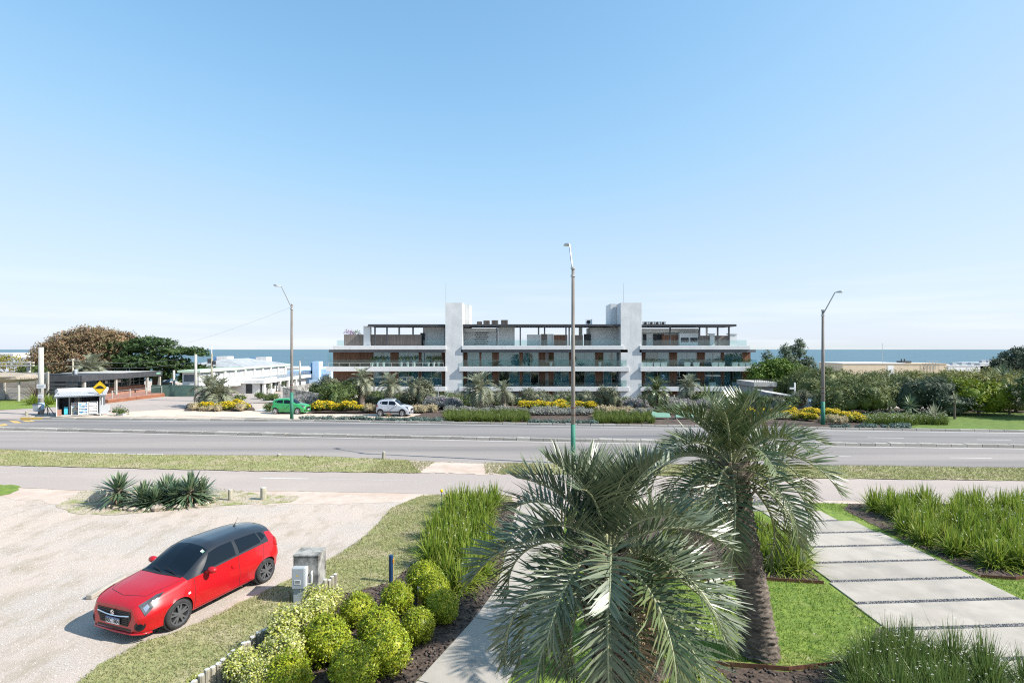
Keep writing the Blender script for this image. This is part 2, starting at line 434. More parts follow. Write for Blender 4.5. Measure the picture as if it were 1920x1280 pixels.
FOL('hedge_grey', [(.10, .14, .045), (.165, .205, .07), (.24, .28, .10), (.12, .16, .05), (.29, .31, .12)], .3)
FOL('hedge_yellow', [(.15, .18, .065), (.26, .28, .09), (.36, .36, .11), (.44, .43, .12)], .3)
FOL('dark_shrub', [(.05, .08, .045), (.085, .125, .075), (.13, .17, .105)])
FOL('lime_shrub', [(.13, .20, .012), (.22, .30, .015), (.32, .38, .02), (.10, .15, .015)])
FOL('olive', [(.15, .17, .10), (.23, .25, .155), (.32, .33, .22), (.18, .20, .11)])
FOL('green_shrub', [(.085, .135, .045), (.15, .21, .065), (.21, .27, .085)])
FOL('silver', [(.30, .32, .27), (.42, .43, .38), (.24, .27, .20), (.38, .30, .36)], .25, .9)
FOL('teal', [(.14, .22, .19), (.22, .31, .27), (.10, .16, .12)])
FOL('bed_green', [(.11, .17, .03), (.18, .25, .045), (.25, .31, .07), (.14, .20, .05)], .3)
FOL('blond', [(.50, .42, .25), (.60, .52, .34), (.42, .35, .20)], .3, .95)
FOL('yellow_flower', [(.84, .60, .02), (.90, .70, .04), (.80, .53, .01)], .2, 1)
FOL('purple', [(.26, .10, .24), (.34, .17, .33), (.20, .12, .22)], .2, 1.1)
FOL('autumn', [(.42, .36, .05), (.52, .44, .06), (.30, .28, .05), (.22, .22, .05)])
FOL('red_flower', [(.6, .06, .08), (.7, .2, .2)], .2, 1)
FOL('phormium', [(.10, .055, .045), (.17, .10, .075), (.13, .13, .05)])

# ground colours that mix by place
def gravel_mat():
    m, nt, b = newmat('gravel_lot')
    b.inputs['Roughness'].default_value = 0.95; b.inputs['Specular IOR Level'].default_value = 0.2
    n1 = noise(nt, 26, 6, .75); r1 = ramp(nt, [(.30, (.265, .22, .182)), (.5, (.475, .418, .365)), (.72, (.67, .602, .54))])
    nt.links.new(n1.outputs[0], r1.inputs[0])
    n2 = noise(nt, .33, 5, .6); r2 = ramp(nt, [(.42, (0, 0, 0)), (.68, (1, 1, 1))])
    nt.links.new(n2.outputs[0], r2.inputs[0])
    mx = nt.nodes.new('ShaderNodeMix'); mx.data_type = 'RGBA'
    nt.links.new(r2.outputs[0], mx.inputs[0]); nt.links.new(r1.outputs[0], mx.inputs[6]); mx.inputs[7].default_value = (.55, .45, .375, 1)
    n3 = noise(nt, .9, 8, .7, stretch=(1.6, .7, 1)); r3 = ramp(nt, [(.49, (0, 0, 0)), (.70, (1, 1, 1))])
    nt.links.new(n3.outputs[0], r3.inputs[0])
    mx2 = nt.nodes.new('ShaderNodeMix'); mx2.data_type = 'RGBA'
    nt.links.new(r3.outputs[0], mx2.inputs[0]); nt.links.new(mx.outputs[2], mx2.inputs[6]); mx2.inputs[7].default_value = (.36, .30, .225, 1)
    nt.links.new(mx2.outputs[2], b.inputs['Base Color'])
    nb = noise(nt, 45, 4, .7)
    bp = nt.nodes.new('ShaderNodeBump'); bp.inputs['Strength'].default_value = .7; bp.inputs['Distance'].default_value = .03
    nt.links.new(nb.outputs[0], bp.inputs['Height']); nt.links.new(bp.outputs[0], b.inputs['Normal'])
    return m
X['gravel'] = gravel_mat()
X['dirt'] = M('sandy_dirt', (.46, .37, .30), (.57, .475, .40), 1.5, 0.95, 0.3, detail=8, bscale=30, extra=((.46, .34, .265), .5, .5, .75))

def sea_mat():
    m, nt, b = newmat('sea_water')
    b.inputs['Roughness'].default_value = 0.45; b.inputs['IOR'].default_value = 1.33; b.inputs['Specular IOR Level'].default_value = 0.25
    n = noise(nt, .004, 6, .6, stretch=(1, 5, 1)); r = ramp(nt, [(.35, (.075, .145, .185)), (.65, (.105, .18, .215))])
    nt.links.new(n.outputs[0], r.inputs[0]); nt.links.new(r.outputs[0], b.inputs['Base Color'])
    nb = noise(nt, .12, 5, .6, stretch=(1, 3, 1))
    bp = nt.nodes.new('ShaderNodeBump'); bp.inputs['Strength'].default_value = .5; bp.inputs['Distance'].default_value = 1.0
    nt.links.new(nb.outputs[0], bp.inputs['Height']); nt.links.new(bp.outputs[0], b.inputs['Normal'])
    return m
X['sea'] = sea_mat()
# ------------------------------------------------------------------ the setting
rng = np.random.default_rng(7)
RND = random.Random(11)

def inside(P, poly):
    x, y = P[:, 0], P[:, 1]
    r = np.zeros(len(P), bool); n = len(poly)
    for i in range(n):
        x1, y1 = poly[i]; x2, y2 = poly[(i + 1) % n]
        c = ((y1 > y) != (y2 > y)) & (x < (x2 - x1) * (y - y1) / (y2 - y1 + 1e-12) + x1)
        r ^= c
    return r

def rough_edge(pts, step, jit, seed):
    rg = random.Random(seed); out = []
    n = len(pts)
    for i in range(n):
        a = Vector(pts[i]); b = Vector(pts[(i + 1) % n]); L = (b - a).length
        k = max(1, int(L / step))
        for j in range(k):
            p = a.lerp(b, j / k)
            out.append((p.x + rg.uniform(-jit, jit), p.y + rg.uniform(-jit, jit)))
    return out

def sheet(name, pts, z, mat, step=0.5, jit=0.0, kind='structure', seed=1, parent=None, thick=0.0):
    p = rough_edge(pts, step, jit, seed) if jit else [tuple(q) for q in pts]
    b = MB()
    if thick: b.prism(p, z - thick, z)
    else: b.add([(x, y, z) for x, y in p], [tuple(range(len(p)))])
    o = b.build(name, mat, parent)
    if kind: o['kind'] = kind
    for f in o.data.polygons:
        if not thick and f.normal.z < 0: f.flip()
    return o

def PX(*pts): return [G(x, y) for x, y in pts]

def scatter(poly, n, rg=rng):
    a = np.array(poly); lo = a.min(0); hi = a.max(0)
    out = np.zeros((0, 2)); tries = 0
    while len(out) < n and tries < 40:
        P = lo + rg.random((n * 2, 2)) * (hi - lo)
        out = np.concatenate([out, P[inside(P, poly)]]); tries += 1
    return out[:n]

# grass blades
def blades(poly, n, h, w, mat, name, excl=(), rg=np.random.default_rng(3), lean=.5, z=.012):
    P = scatter(poly, n, rg)
    for e in excl: P = P[~inside(P, e)]
    k = len(P)
    hh = h * (.5 + rg.random(k)); a = rg.random(k) * 6.283; l = rg.random(k) * lean * hh; a2 = rg.random(k) * 6.283
    b0 = np.stack([P[:, 0] - np.cos(a) * w / 2, P[:, 1] - np.sin(a) * w / 2, np.full(k, z)], 1)
    b1 = np.stack([P[:, 0] + np.cos(a) * w / 2, P[:, 1] + np.sin(a) * w / 2, np.full(k, z)], 1)
    t = np.stack([P[:, 0] + np.cos(a2) * l, P[:, 1] + np.sin(a2) * l, z + hh], 1)
    V = np.stack([b0, b1, t], 1).reshape(-1, 3)
    o = link(name, npmesh(name, V, np.arange(3 * k).reshape(-1, 3), mat)); o['kind'] = 'stuff'
    return o

# ground: one sheet that runs from behind the camera down to the beach
xs = np.concatenate([np.linspace(-900, -120, 14), np.linspace(-110, 110, 56), np.linspace(120, 900, 14)])
ys = np.concatenate([np.linspace(-8, 50, 15), np.linspace(52, 100, 25), np.linspace(105, 420, 36)])
gx, gy = np.meshgrid(xs, ys)
gz = -2.6 * sm(52, 80, gy) * sm(-30, -18, gx) - .5 * sm(70, 78, gy) * (1 - sm(-30, -18, gx)) - 22.0 * sm(100, 320, gy)
V = np.stack([gx, gy, gz], -1).reshape(-1, 3)
nx, ny = len(xs), len(ys)
i, j = np.meshgrid(np.arange(nx - 1), np.arange(ny - 1))
a = (j * nx + i).ravel()
ground = link('ground', npmesh('ground', V, np.stack([a, a + 1, a + nx + 1, a + nx], 1), X['gravel'], smooth=True))
ground['kind'] = 'structure'
b = MB(); b.add([(-160000, 250, -17.5), (160000, 250, -17.5), (160000, 150000, -17.5), (-160000, 150000, -17.5)], [(0, 1, 2, 3)])
sea = b.build('sea', X['sea']); sea['kind'] = 'structure'

# the two carriageways, run well past both sides of the frame
def ext(pts, xl=-110, xr=110):
    (x0, y0), (x1, y1) = pts[0], pts[1]
    (x2, y2), (x3, y3) = pts[-2], pts[-1]
    return [(xl, y0 + (xl - x0) * (y1 - y0) / (x1 - x0))] + pts + [(xr, y3 + (xr - x3) * (y3 - y2) / (x3 - x2))]
far_kerb = ext(PX((34, 786), (594, 790.3), (876, 795), (1192, 799.5), (1526, 805), (1920, 810.5)))
med_far = ext(PX((0, 804), (594, 816.5), (1034, 825), (1563, 833), (1920, 837.3)))
med_near = ext([(x, y - .55) for x, y in med_far])
med_far = ext([(x, y - .05) for x, y in med_far[1:-1]])
road_edge = ext(PX((0, 842), (140, 848), (275, 852), (594, 854.5), (717, 860), (892, 868), (1034, 868.5), (1577, 872), (1920, 877)))
strip_low = ext(PX((0, 873), (300, 880), (480, 884), (700, 886.5), (930, 889), (1240, 893), (1583, 898), (1920, 902)))
path_low = ext(PX((0, 913), (187, 920), (594, 921), (860, 927), (1240, 934), (1583, 939), (1920, 941)))
def band(a, b): return a + b[::-1]
road1 = sheet('road', band(far_kerb, med_far), .010, X['asphalt'])
road2 = sheet('road', band(med_near, road_edge), .010, X['asphalt_near'])
sheet('service_road', band(strip_low, path_low), .010, X['asphalt_pink'], .6, .05)
sheet('dirt_shoulder', band([(x, y + .1) for x, y in path_low], [(x, y - 1.5 - .5 * math.sin(x * .6)) for x, y in path_low]), .004, X['dirt'], .5, .16)

def strip(name, a, b, w, mat, parent, z=.014):
    a = Vector(a); b = Vector(b); d = (b - a).normalized(); n = Vector((-d.y, d.x)) * w / 2
    m = MB(); m.add([(*(a - n), z), (*(b - n), z), (*(b + n), z), (*(a + n), z)], [(0, 1, 2, 3)])
    return m.build(name, mat, parent)
def polyline_strip(name, pts, off, w, mat, parent, z=.014):
    m = MB(); vs = []
    for x, y in pts: vs += [(x, y + off - w / 2, z), (x, y + off + w / 2, z)]
    m.add(vs, [(2 * k, 2 * k + 2, 2 * k + 3, 2 * k + 1) for k in range(len(pts) - 1)])
    return m.build(name, mat, parent)
polyline_strip('edge_line', far_kerb, -.45, .16, X['paint_white'], road1)
polyline_strip('edge_line', med_far, .28, .10, X['paint_white'], road1)
polyline_strip('edge_line', med_near, -.26, .14, X['paint_white'], road2)
for p, q, r in (((1626, 820.2), (1695, 821.2), road1), ((1832, 824.2), (1897, 825.2), road1), ((1380, 815.5), (1440, 816.5), road1), ((1550, 855), (1596, 856), road2), ((1780, 858), (1860, 859.2), road2)):
    strip('lane_dash', G(*p), G(*q), .11, X['paint_white'], r)
sr = bpy.data.objects['service_road']
strip('lane_dash', G(487, 896), G(577, 897.6), .12, X['paint_white'], sr)
strip('lane_dash', G(577.5, 897.6), G(800, 902), .035, X['paint_white'], sr)
strip('lane_dash', G(0, 885.5), G(486, 896), .03, X['paint_white'], sr)
strip('lane_dash', G(1720, 929), G(1742, 932), .4, X['concrete_pale'], sr)
strip('lane_dash', G(1850, 911), G(1900, 919), .3, X['concrete_pale'], sr)
for q in ([(0, 796), (10, 794.5), (15, 797), (0, 799)], [(16, 788), (33, 789.5), (41, 793), (27, 793)], [(37, 786.8), (56, 787.2), (66, 790), (48, 790.6)]):
    sheet('road_marking', PX(*q), .014, X['paint_yellow'], kind=None, parent=road1)

# kerbs: every stone is a piece of its own
def stone_mesh(name, mat, L, D, Hh):
    m = MB(); e = .02
    m.add([(-L, 0, 0), (L, 0, 0), (L, D, 0), (-L, D, 0), (-L + e, e, Hh), (L - e, e, Hh), (L - e, D - e, Hh), (-L + e, D - e, Hh)],
          [(0, 3, 2, 1), (4, 5, 6, 7), (0, 1, 5, 4), (1, 2, 6, 5), (2, 3, 7, 6), (3, 0, 4, 7)])
    o = m.build(name, mat); me = o.data; bpy.data.objects.remove(o); return me
def along(pts, step, x0, x1):
    out = []; acc = 0.0
    for (ax, ay), (bx, by) in zip(pts, pts[1:]):
        L = math.hypot(bx - ax, by - ay); t = acc
        while t < L:
            x = ax + (bx - ax) * t / L; y = ay + (by - ay) * t / L
            if x0 < x < x1: out.append((x, y, math.atan2(by - ay, bx - ax)))
            t += step
        acc = t - L
    return out
def kerb(name, pts, x0, x1, L, D, Hh, mats, sides=1):
    root = bpy.data.objects.new(name, None); COL.objects.link(root); root['kind'] = 'structure'
    ms = [stone_mesh('kerb_stone', m, L / 2 * .985, D, Hh) for m in mats]
    for k, (x, y, a) in enumerate(along(pts, L, x0, x1)):
        o = link('kerb_stone', ms[1] if len(ms) > 1 and x < x0 + 2.2 else ms[0], root)
        o.location = (x, y, RND.uniform(-.02, .012)); o.rotation_euler = (RND.uniform(-.02, .02), RND.uniform(-.012, .012), a + RND.uniform(-.01, .01))
    return root
kerb('far_kerb', far_kerb, -42.8, 45, 1.0, .30, .16, [X['kerb'], X['kerb_yellow']])
kerb('median', med_near, -48, 42, .9, .50, .19, [X['kerb']])
kerb('edge_kerb', [(x, y - .13) for x, y in road_edge], -29, -20.5, 1.0, .12, .05, [X['paint_white']])
kerb('edge_kerb', [(x, y - .13) for x, y in road_edge], -5, 3, 1.0, .12, .05, [X['concrete_pale']])

# verge between road and service road
def shift(pts, d): return [(x, y + d) for x, y in pts]
def clipx(pts, x0, x1):
    xs_ = [p[0] for p in pts]; ys_ = [p[1] for p in pts]
    mid = [p for p in pts if x0 < p[0] < x1]
    return [(x0, float(np.interp(x0, xs_, ys_)))] + mid + [(x1, float(np.interp(x1, xs_, ys_)))]
gapL, gapR = G(800, 875)[0], G(935, 875)[0]
up = shift(road_edge, -.22)
v1 = band(clipx(up, -70, gapL - 1.2), clipx(shift(strip_low, .05), -70, gapL))
v2 = band(clipx(up, gapR + .6, 70), clipx(shift(strip_low, .05), gapR, 70))
sheet('verge', v1, .035, X['lawn_dry'], .35, .09, seed=3)
sheet('verge', v2, .035, X['lawn_dry'], .35, .09, seed=4)
sheet('dirt_gap', [(gapL - 1.0, 28.9), (gapL + 1.5, 28.85), (gapR + .6, 28.6), (gapR + .9, 27.8), (gapR + .2, 27.0), (gapR + 1.2, 26.2), (gapR - .6, 25.9), (gapL + .8, 26.4), (gapL - 1.6, 26.5), (gapL - .6, 27.2)], .016, X['dirt'], .22, .24)
blades([(gapL - 2.6, 29), (gapL + .3, 28.9), (gapL - .2, 26.2), (gapL - 2.8, 26.4)], 1500, .09, .035, X['grass_dry'], 'grass', z=.02, lean=1.2)
blades([(gapR - .8, 28.6), (gapR + 2, 28.5), (gapR + 2, 26.0), (gapR - .6, 26.1)], 1500, .09, .035, X['grass_dry'], 'grass', z=.02, lean=1.2)
# far side: asphalt forecourt, sandy lay-by, green strip behind the kerb, planting bed
sheet('forecourt', PX((-260, 800), (30, 787.5), (64, 779), (190, 776.5), (310, 768.3), (440, 757), (540, 752), (540, 738), (335, 738), (200, 756), (100, 762.5), (0, 769), (-260, 778)), .010, X['asphalt_pink'], 1, .1)
sheet('driveway', PX((472, 771), (570, 772), (585, 757), (560, 748), (490, 750), (520, 757)), .014, X['concrete'], 1, .05)
sheet('layby', PX((205, 775), (300, 768.4), (470, 770), (560, 774.5), (640, 777), (700, 779.5), (800, 778), (815, 783), (590, 784.6), (180, 780.5)), .014, X['sand'], .6, .12)
fk = shift(far_kerb, .32)
kb = [(x, y + 1.0) for x, y in fk]
sheet('kerb_verge', band(clipx(fk, -41.5, -15.5), clipx([(x, y + .75) for x, y in fk], -41.5, -15.5)), .05, X['lawn_dry'], .4, .06)
bed = band(clipx(fk, -15.3, 28.5), [(28.5, 50), (24, 56), (10, 59), (-5, 59), (-9, 56), (-10, 49.2), (-15, 46.6)][:0] or clipx([(x, y + 1.15) for x, y in fk], -15.3, -9))
bed_poly = clipx(fk, -15.3, 29.5) + [(29.5, 49), (30, 55), (20, 58), (-2, 58), (-8, 54.5), (-8.5, 49.6), (-9.5, 47), (-15.3, 46.9)]
sheet('planting_bed', bed_poly, .045, X['mulch'], .5, .08)
bed2 = PX((575, 776), (590, 760), (690, 752), (820, 757), (830, 765), (790, 775), (720, 776.5), (640, 775.5))
sheet('planting_bed', bed2, .03, X['mulch'], .6, .1)
sheet('planting_bed', PX((345, 769.5), (352, 757), (420, 751), (470, 757), (478, 769), (440, 771.5)), .03, X['mulch'], .6, .1)
sheet('far_lawn', PX((0, 769), (0, 749), (85, 749), (112, 752), (110, 762.5)) + [(-62, 55), (-62, 60)][:0], .03, X['lawn'], .6, .1)
sheet('far_lawn', [(29.3, 40.8), (60, 37.5), (70, 51), (33, 51.5), (29.5, 49)], .05, X['lawn_shaded'], .6, .1)

# dark planted soil on the slope below the hedge and in front of the apartment house
gx2, gy2 = np.meshgrid(np.linspace(-19, 110, 60), np.linspace(50.8, 79.4, 26))
gz2 = -2.6 * sm(52, 80, gy2) * sm(-30, -18, gx2) - .5 * sm(70, 78, gy2) * (1 - sm(-30, -18, gx2)) + .03
i2, j2 = np.meshgrid(np.arange(59), np.arange(25)); a2 = (j2 * 60 + i2).ravel()
o = link('planting_bed', npmesh('planting_bed', np.stack([gx2, gy2, gz2], -1), np.stack([a2, a2 + 1, a2 + 61, a2 + 60], 1), X['mulch'], smooth=True)); o['kind'] = 'structure'
# near side: lawns, beds, walks
lawnL = PX((120, 1295), (190, 1245), (262, 1205), (330, 1186), (430, 1140), (545, 1086), (620, 1048), (690, 1002), (735, 952), (790, 929), (905, 924), (960, 930), (960, 1000), (930, 1100)) + [(-1.6, 9.9), (-3, 8.0), (-5.6, 8.0), (-8.9, 8.6)]
sheet('lawn', lawnL, .012, X['lawn_dry'], .25, .07, seed=5)
sheet('grass_patch', PX((-60, 906), (20, 909), (41, 912), (25, 925), (-60, 940)), .012, X['lawn'], .3, .08)
isl = PX((105, 948), (150, 922), (230, 908), (395, 912), (480, 925), (560, 931), (545, 942), (430, 947), (330, 955), (230, 965), (140, 962))
sheet('island_soil', isl, .008, M('island_soil', (.36, .30, .22), (.48, .41, .32), 3, .95, .4, extra=((.24, .26, .09), 1.3, .5, .62)), .3, .1)
bedL = [(-5.28, 8.2), (-5.22, 9.4), (-4.85, 10.9), (-4.25, 13.2), (-3.1, 14.0), (-2.7, 15.5), (-2.4, 18.5), (-2.0, 20.8), (-.3, 21.3), (.25, 21.3), (-.15, 17), (-.42, 13.6), (-.85, 12.1), (-1.76, 9.7), (-2.4, 8.2)]
sheet('mulch_bed', bedL, .024, X['mulch'], .2, .03)
lawnR = [(1.3, 13.6), (2.0, 20.5), (9.0, 21.5), (14.5, 21.0), (24, 20.6), (24, 7), (-.6, 7), (-.4, 10.2), (.5, 11.5)]
sheet('lawn', lawnR, .012, X['lawn'], .25, .02, seed=6)
bedU = [(1.7, 15.0), (2.2, 19.5), (7.6, 20.2), (8.9, 18.7), (8.35, 16.0), (8.03, 13.9), (6.4, 14.15), (4.5, 14.1), (2.6, 14.4)]
sheet('mulch_bed', bedU, .024, X['mulch'], .2, .02, seed=8)
bedR = [(12.5, 20.3), (13.2, 21.1), (24, 21.0), (24, 15.9), (16.5, 15.1), (13.2, 14.15), (12.45, 14.3), (12.42, 17)]
sheet('mulch_bed', bedR, .024, X['mulch'], .2, .02, seed=9)
bedB = [(2.4, 10.9), (3.2, 10.35), (5.2, 10.1), (6.8, 10.35), (7.9, 11.7), (9.4, 11.0), (9.4, 7.5), (2.2, 7.5)]
sheet('mulch_bed', bedB, .024, X['mulch'], .2, .02, seed=10)
# rusty steel edging along the beds: one strip each
def edging(pts, label):
    m = MB()
    for p, q in zip(pts, pts[1:]): m.obox(p, q, .012, 0, .10)
    return tag(m.build('bed_edging', X['rust']), label, 'edging')
edging([(8.03, 13.88), (6.4, 14.12), (4.5, 14.07), (2.6, 14.37)], 'rusty steel edging strip between the lawn and the bed behind the taller palm')
edging([(3.0, 10.42), (5.2, 10.12), (6.8, 10.38)], 'rusty steel edging strip in front of the white-flowered grass bed')
edging([(24, 15.88), (16.5, 15.08), (13.2, 14.12), (12.42, 14.27)], 'rusty steel edging strip along the large iris bed beside the slab walk')

# straight concrete walk with a bend
walk = bpy.data.objects.new('walkway', None); COL.objects.link(walk); walk['kind'] = 'structure'
Lw = [(.52, 22.3), (.10, 18.4), (-.12, 16.3), (-.40, 13.6), (-.83, 12.1), (-1.72, 9.8), (-2.4, 8.0)]
Rw = [(2.0, 22.2), (1.62, 18.3), (1.40, 16.2), (1.08, 13.3), (.62, 11.6), (-.28, 9.25), (-.9, 7.6)]
for k in range(len(Lw) - 1):
    m = MB(); g = .006
    a, b2, c, d = Vector(Lw[k]), Vector(Rw[k]), Vector(Rw[k + 1]), Vector(Lw[k + 1])
    a2 = a.lerp(d, g); b3 = b2.lerp(c, g); c2 = c.lerp(b2, g); d2 = d.lerp(a, g)
    m.prism([tuple(a2), tuple(b3), tuple(c2), tuple(d2)], -.05, .04)
    m.build('concrete_slab', X['concrete_pale'], walk, bevel=.008)
# stepping slab walk with pebble joints
sw = bpy.data.objects.new('slab_walkway', None); COL.objects.link(sw); sw['kind'] = 'structure'
joints = []
slopes = .062
def slab_rows():
    out = []
    yr = 20.15
    rows = [(9.3, 11.5), (9.0, 12.0), (8.75, 12.15), (8.6, 12.2), (8.3, 12.25), (8.2, 12.28), (8.08, 12.3), (8.12, 12.35), (8.15, 12.4), (8.2, 12.45), (8.2, 12.5), (8.2, 12.5)]
    for k, (xl, xr) in enumerate(rows):
        out.append((xl, xr, yr, yr - 1.06)); joints.append((xl, xr, yr - 1.06, yr - 1.195)); yr -= 1.195
    return out
for xl, xr, y1, y0 in [(9.0, 11.4, 21.0, 20.3)] + slab_rows():
    m = MB()
    m.prism([(xl, y1 - (12.3 - xl) * slopes), (xr, y1 - (12.3 - xr) * slopes), (xr, y0 - (12.3 - xr) * slopes), (xl, y0 - (12.3 - xl) * slopes)], -.05, .04)
    m.build('concrete_slab', X['concrete_pale'], sw, bevel=.008)
def bits(polys, n, size, z, mat, name, kind='stuff', flat=.6, rg=np.random.default_rng(5)):
    """many small faceted stones or chips as one object"""
    T = np.array([(1, 0, 0), (-.5, .87, 0), (-.5, -.87, 0), (.2, .1, .9), (-.1, -.1, -.6)], float)
    Fc = np.array([(0, 1, 3), (1, 2, 3), (2, 0, 3), (1, 0, 4), (2, 1, 4), (0, 2, 4)])
    Vs = []; Fs = []; base = 0
    for poly in polys:
        P = scatter(poly, n, rg); k = len(P)
        if not k: continue
        s = size * (0.5 + rg.random((k, 1, 3)) * 1.0); s[..., 2] *= flat
        a = rg.random(k) * 6.283; c, sn = np.cos(a), np.sin(a)
        v = T[None] * s
        v = np.stack([v[..., 0] * c[:, None] - v[..., 1] * sn[:, None], v[..., 0] * sn[:, None] + v[..., 1] * c[:, None], v[..., 2]], -1)
        v += rg.normal(0, size * .12, v.shape)
        v[..., 0] += P[:, 0:1]; v[..., 1] += P[:, 1:2]; v[..., 2] += z + size * .25 * flat
        Vs.append(v.reshape(-1, 3)); Fs.append((Fc[None] + (np.arange(k) * 5)[:, None, None]).reshape(-1, 3) + base); base += k * 5
    o = link(name, npmesh(name, np.concatenate(Vs), np.concatenate(Fs), mat)); o['kind'] = kind
    return o
def jpoly(j):
    xl, xr, y1, y0 = j
    f = lambda x, y: (x, y - (12.3 - x) * slopes)
    return [f(xl, y1), f(xr, y1), f(xr, y0), f(xl, y0)]
jp = [jpoly(j) for j in joints]
for q in jp: sheet('pebble_base', q, .03, X['asphalt'], kind='structure')
bits(jp, 620, .02, .032, X['pebble'], 'pebbles')
bits([[(8.6, 21.6), (11.6, 21.8), (11.5, 20.95), (8.8, 20.85)]], 900, .03, .02, X['pebble'], 'pebbles')
bits([bedL], 4200, .045, .03, X['chip'], 'mulch_chips', flat=.35)
bits([bedU, bedR, bedB], 1500, .045, .03, X['chip'], 'mulch_chips', flat=.35)
lot = PX((0, 935), (400, 945), (560, 935), (780, 925), (690, 1000), (545, 1085), (262, 1200), (100, 1300), (-50, 1300))
bits([lot], 9000, .02, -.004, X['gravel_bits'], 'gravel_stones', flat=.4)

walkpoly = Lw + Rw[::-1]
blades(lawnL, 70000, .05, .016, X['grass_dry'], 'grass', [bedL, walkpoly], lean=1.2)
swp = [(9.0, 21.4), (11.6, 21.4), (12.3, 18.9), (12.4, 7), (8.1, 7), (8.1, 13.8), (8.7, 17.5)]
blades(lawnR, 170000, .06, .014, X['grass'], 'grass', [bedU, bedR, bedB, swp, walkpoly], lean=1.0)
blades(v1, 40000, .09, .03, X['grass_dry'], 'grass', z=.03, lean=1.2)
blades(v2, 40000, .09, .03, X['grass_dry'], 'grass', z=.03, lean=1.2)
blades(isl, 1800, .06, .02, X['grass_dry'], 'grass')
# ------------------------------------------------------------------ vegetation builders
def unit(v): return v / (np.linalg.norm(v, axis=-1, keepdims=True) + 1e-9)

def leafquads(P, D, N, L, Wd, fold=.2):
    Sd = unit(np.cross(N, D)); D = unit(D)
    L = L[:, None]; Wd = Wd[:, None]
    mid = P + D * L * .5
    v = np.stack([P, mid + Sd * Wd / 2 - N * L * fold * .3, P + D * L - N * L * fold, mid - Sd * Wd / 2 - N * L * fold * .3], 1)
    n = len(P)
    return v.reshape(-1, 3), np.arange(4 * n).reshape(-1, 4)

def qsphere(c, r, n=12, m=8, nz=.08, rg=None):
    t = np.linspace(.06, .94, m) * math.pi; a = np.arange(n) * 2 * math.pi / n
    T, A = np.meshgrid(t, a, indexing='ij')
    q = 1 + (rg.uniform(-nz, nz, T.shape) if rg is not None else 0)
    V = np.stack([c[0] + r[0] * q * np.sin(T) * np.cos(A), c[1] + r[1] * q * np.sin(T) * np.sin(A), c[2] - r[2] * q * np.cos(T)], -1).reshape(-1, 3)
    i, j = np.meshgrid(np.arange(m - 1), np.arange(n), indexing='ij'); i = i.ravel(); j = j.ravel()
    return V, np.stack([i * n + j, i * n + (j + 1) % n, (i + 1) * n + (j + 1) % n, (i + 1) * n + j], 1)

def cat(parts):
    Vs = []; Fs = []; b = 0
    for v, f in parts:
        Vs.append(v); Fs.append(f + b); b += len(v)
    return np.concatenate(Vs), np.concatenate(Fs)

def crown_geo(lobes, n, leaf, seed, clump=.4, inner=.6, per=30, aspect=.55, core=.0, flat=0.0, below=-.35):
    rg = np.random.default_rng(seed)
    L = np.array(lobes, float)
    if L.shape[1] == 4: L = np.concatenate([L[:, :3], np.repeat(L[:, 3:4], 3, 1)], 1)
    ar = (L[:, 3] * L[:, 4] * L[:, 5]) ** (2 / 3)
    K = max(1, n // per)
    li = rg.choice(len(L), K, p=ar / ar.sum())
    d = unit(rg.normal(size=(K, 3))); lowm = d[:, 2] < below; d[lowm, 2] *= -1
    rad = inner + (1.06 - inner) * np.sqrt(rg.random(K))
    C = L[li, :3] + d * L[li, 3:] * rad[:, None]
    ci = np.repeat(np.arange(K), per); m = len(ci)
    cs = clump * (.6 + .8 * rg.random(K))[ci][:, None]
    off = unit(rg.normal(size=(m, 3))) * cs * .85 * np.cbrt(rg.random((m, 1)))
    if flat: off[:, 2] *= (1 - flat)
    P = C[ci] + off
    N = unit(d[ci] * (1 - flat) + np.array([0, 0, .35 + flat]) + rg.normal(size=(m, 3)) * .65)
    D = unit(np.cross(N, rg.normal(size=(m, 3))) + .3 * d[ci])
    l = leaf * (.6 + .8 * rg.random(m))
    parts = [leafquads(P, D, N, l, l * aspect)]
    if core:
        for q in L: parts.append(qsphere(q[:3], q[3:] * core, rg=rg))
    return cat(parts)

def crown(name, lobes, n, leaf, mat, parent, seed, **k):
    V, Fq = crown_geo(lobes, n, leaf, seed, **k)
    return link(name, npmesh(name, V, Fq, mat), parent)

def trunk(parent, h, r, limbs=(), mat=None, lean=(0, 0), name='trunk'):
    m = MB()
    pts = [(0, 0, -.3), (0, 0, .05), (lean[0] * .3, lean[1] * .3, h * .4), (lean[0], lean[1], h)]
    m.tube(pts, [r * 1.5, r * 1.25, r, r * .7], 9)
    for e in limbs:
        s = Vector((lean[0] * .7, lean[1] * .7, h * .75)); e = Vector(e); mid = s.lerp(e, .5) + Vector((0, 0, (e - s).length * .12))
        m.tube([s, mid, e], [r * .6, r * .42, r * .16], 6)
    return m.build(name, mat or X['bark'], parent, smooth=True)

def tree(name, label, ct, loc, lobes, n, leaf, mat, seed, th=None, tr=.2, group=None, nl=6, **k):
    t = thing(name, label, ct, loc, 0, group)
    L = np.array(lobes, float)
    zlow = (L[:, 2] - L[:, -1]).min()
    if th is None: th = max(.3, L[:, 2].min())
    trunk(t, th, tr, [tuple(q[:3]) for q in L[:nl]])
    crown('crown', lobes, n, leaf, X[mat] if isinstance(mat, str) else mat, t, seed, **k)
    return t

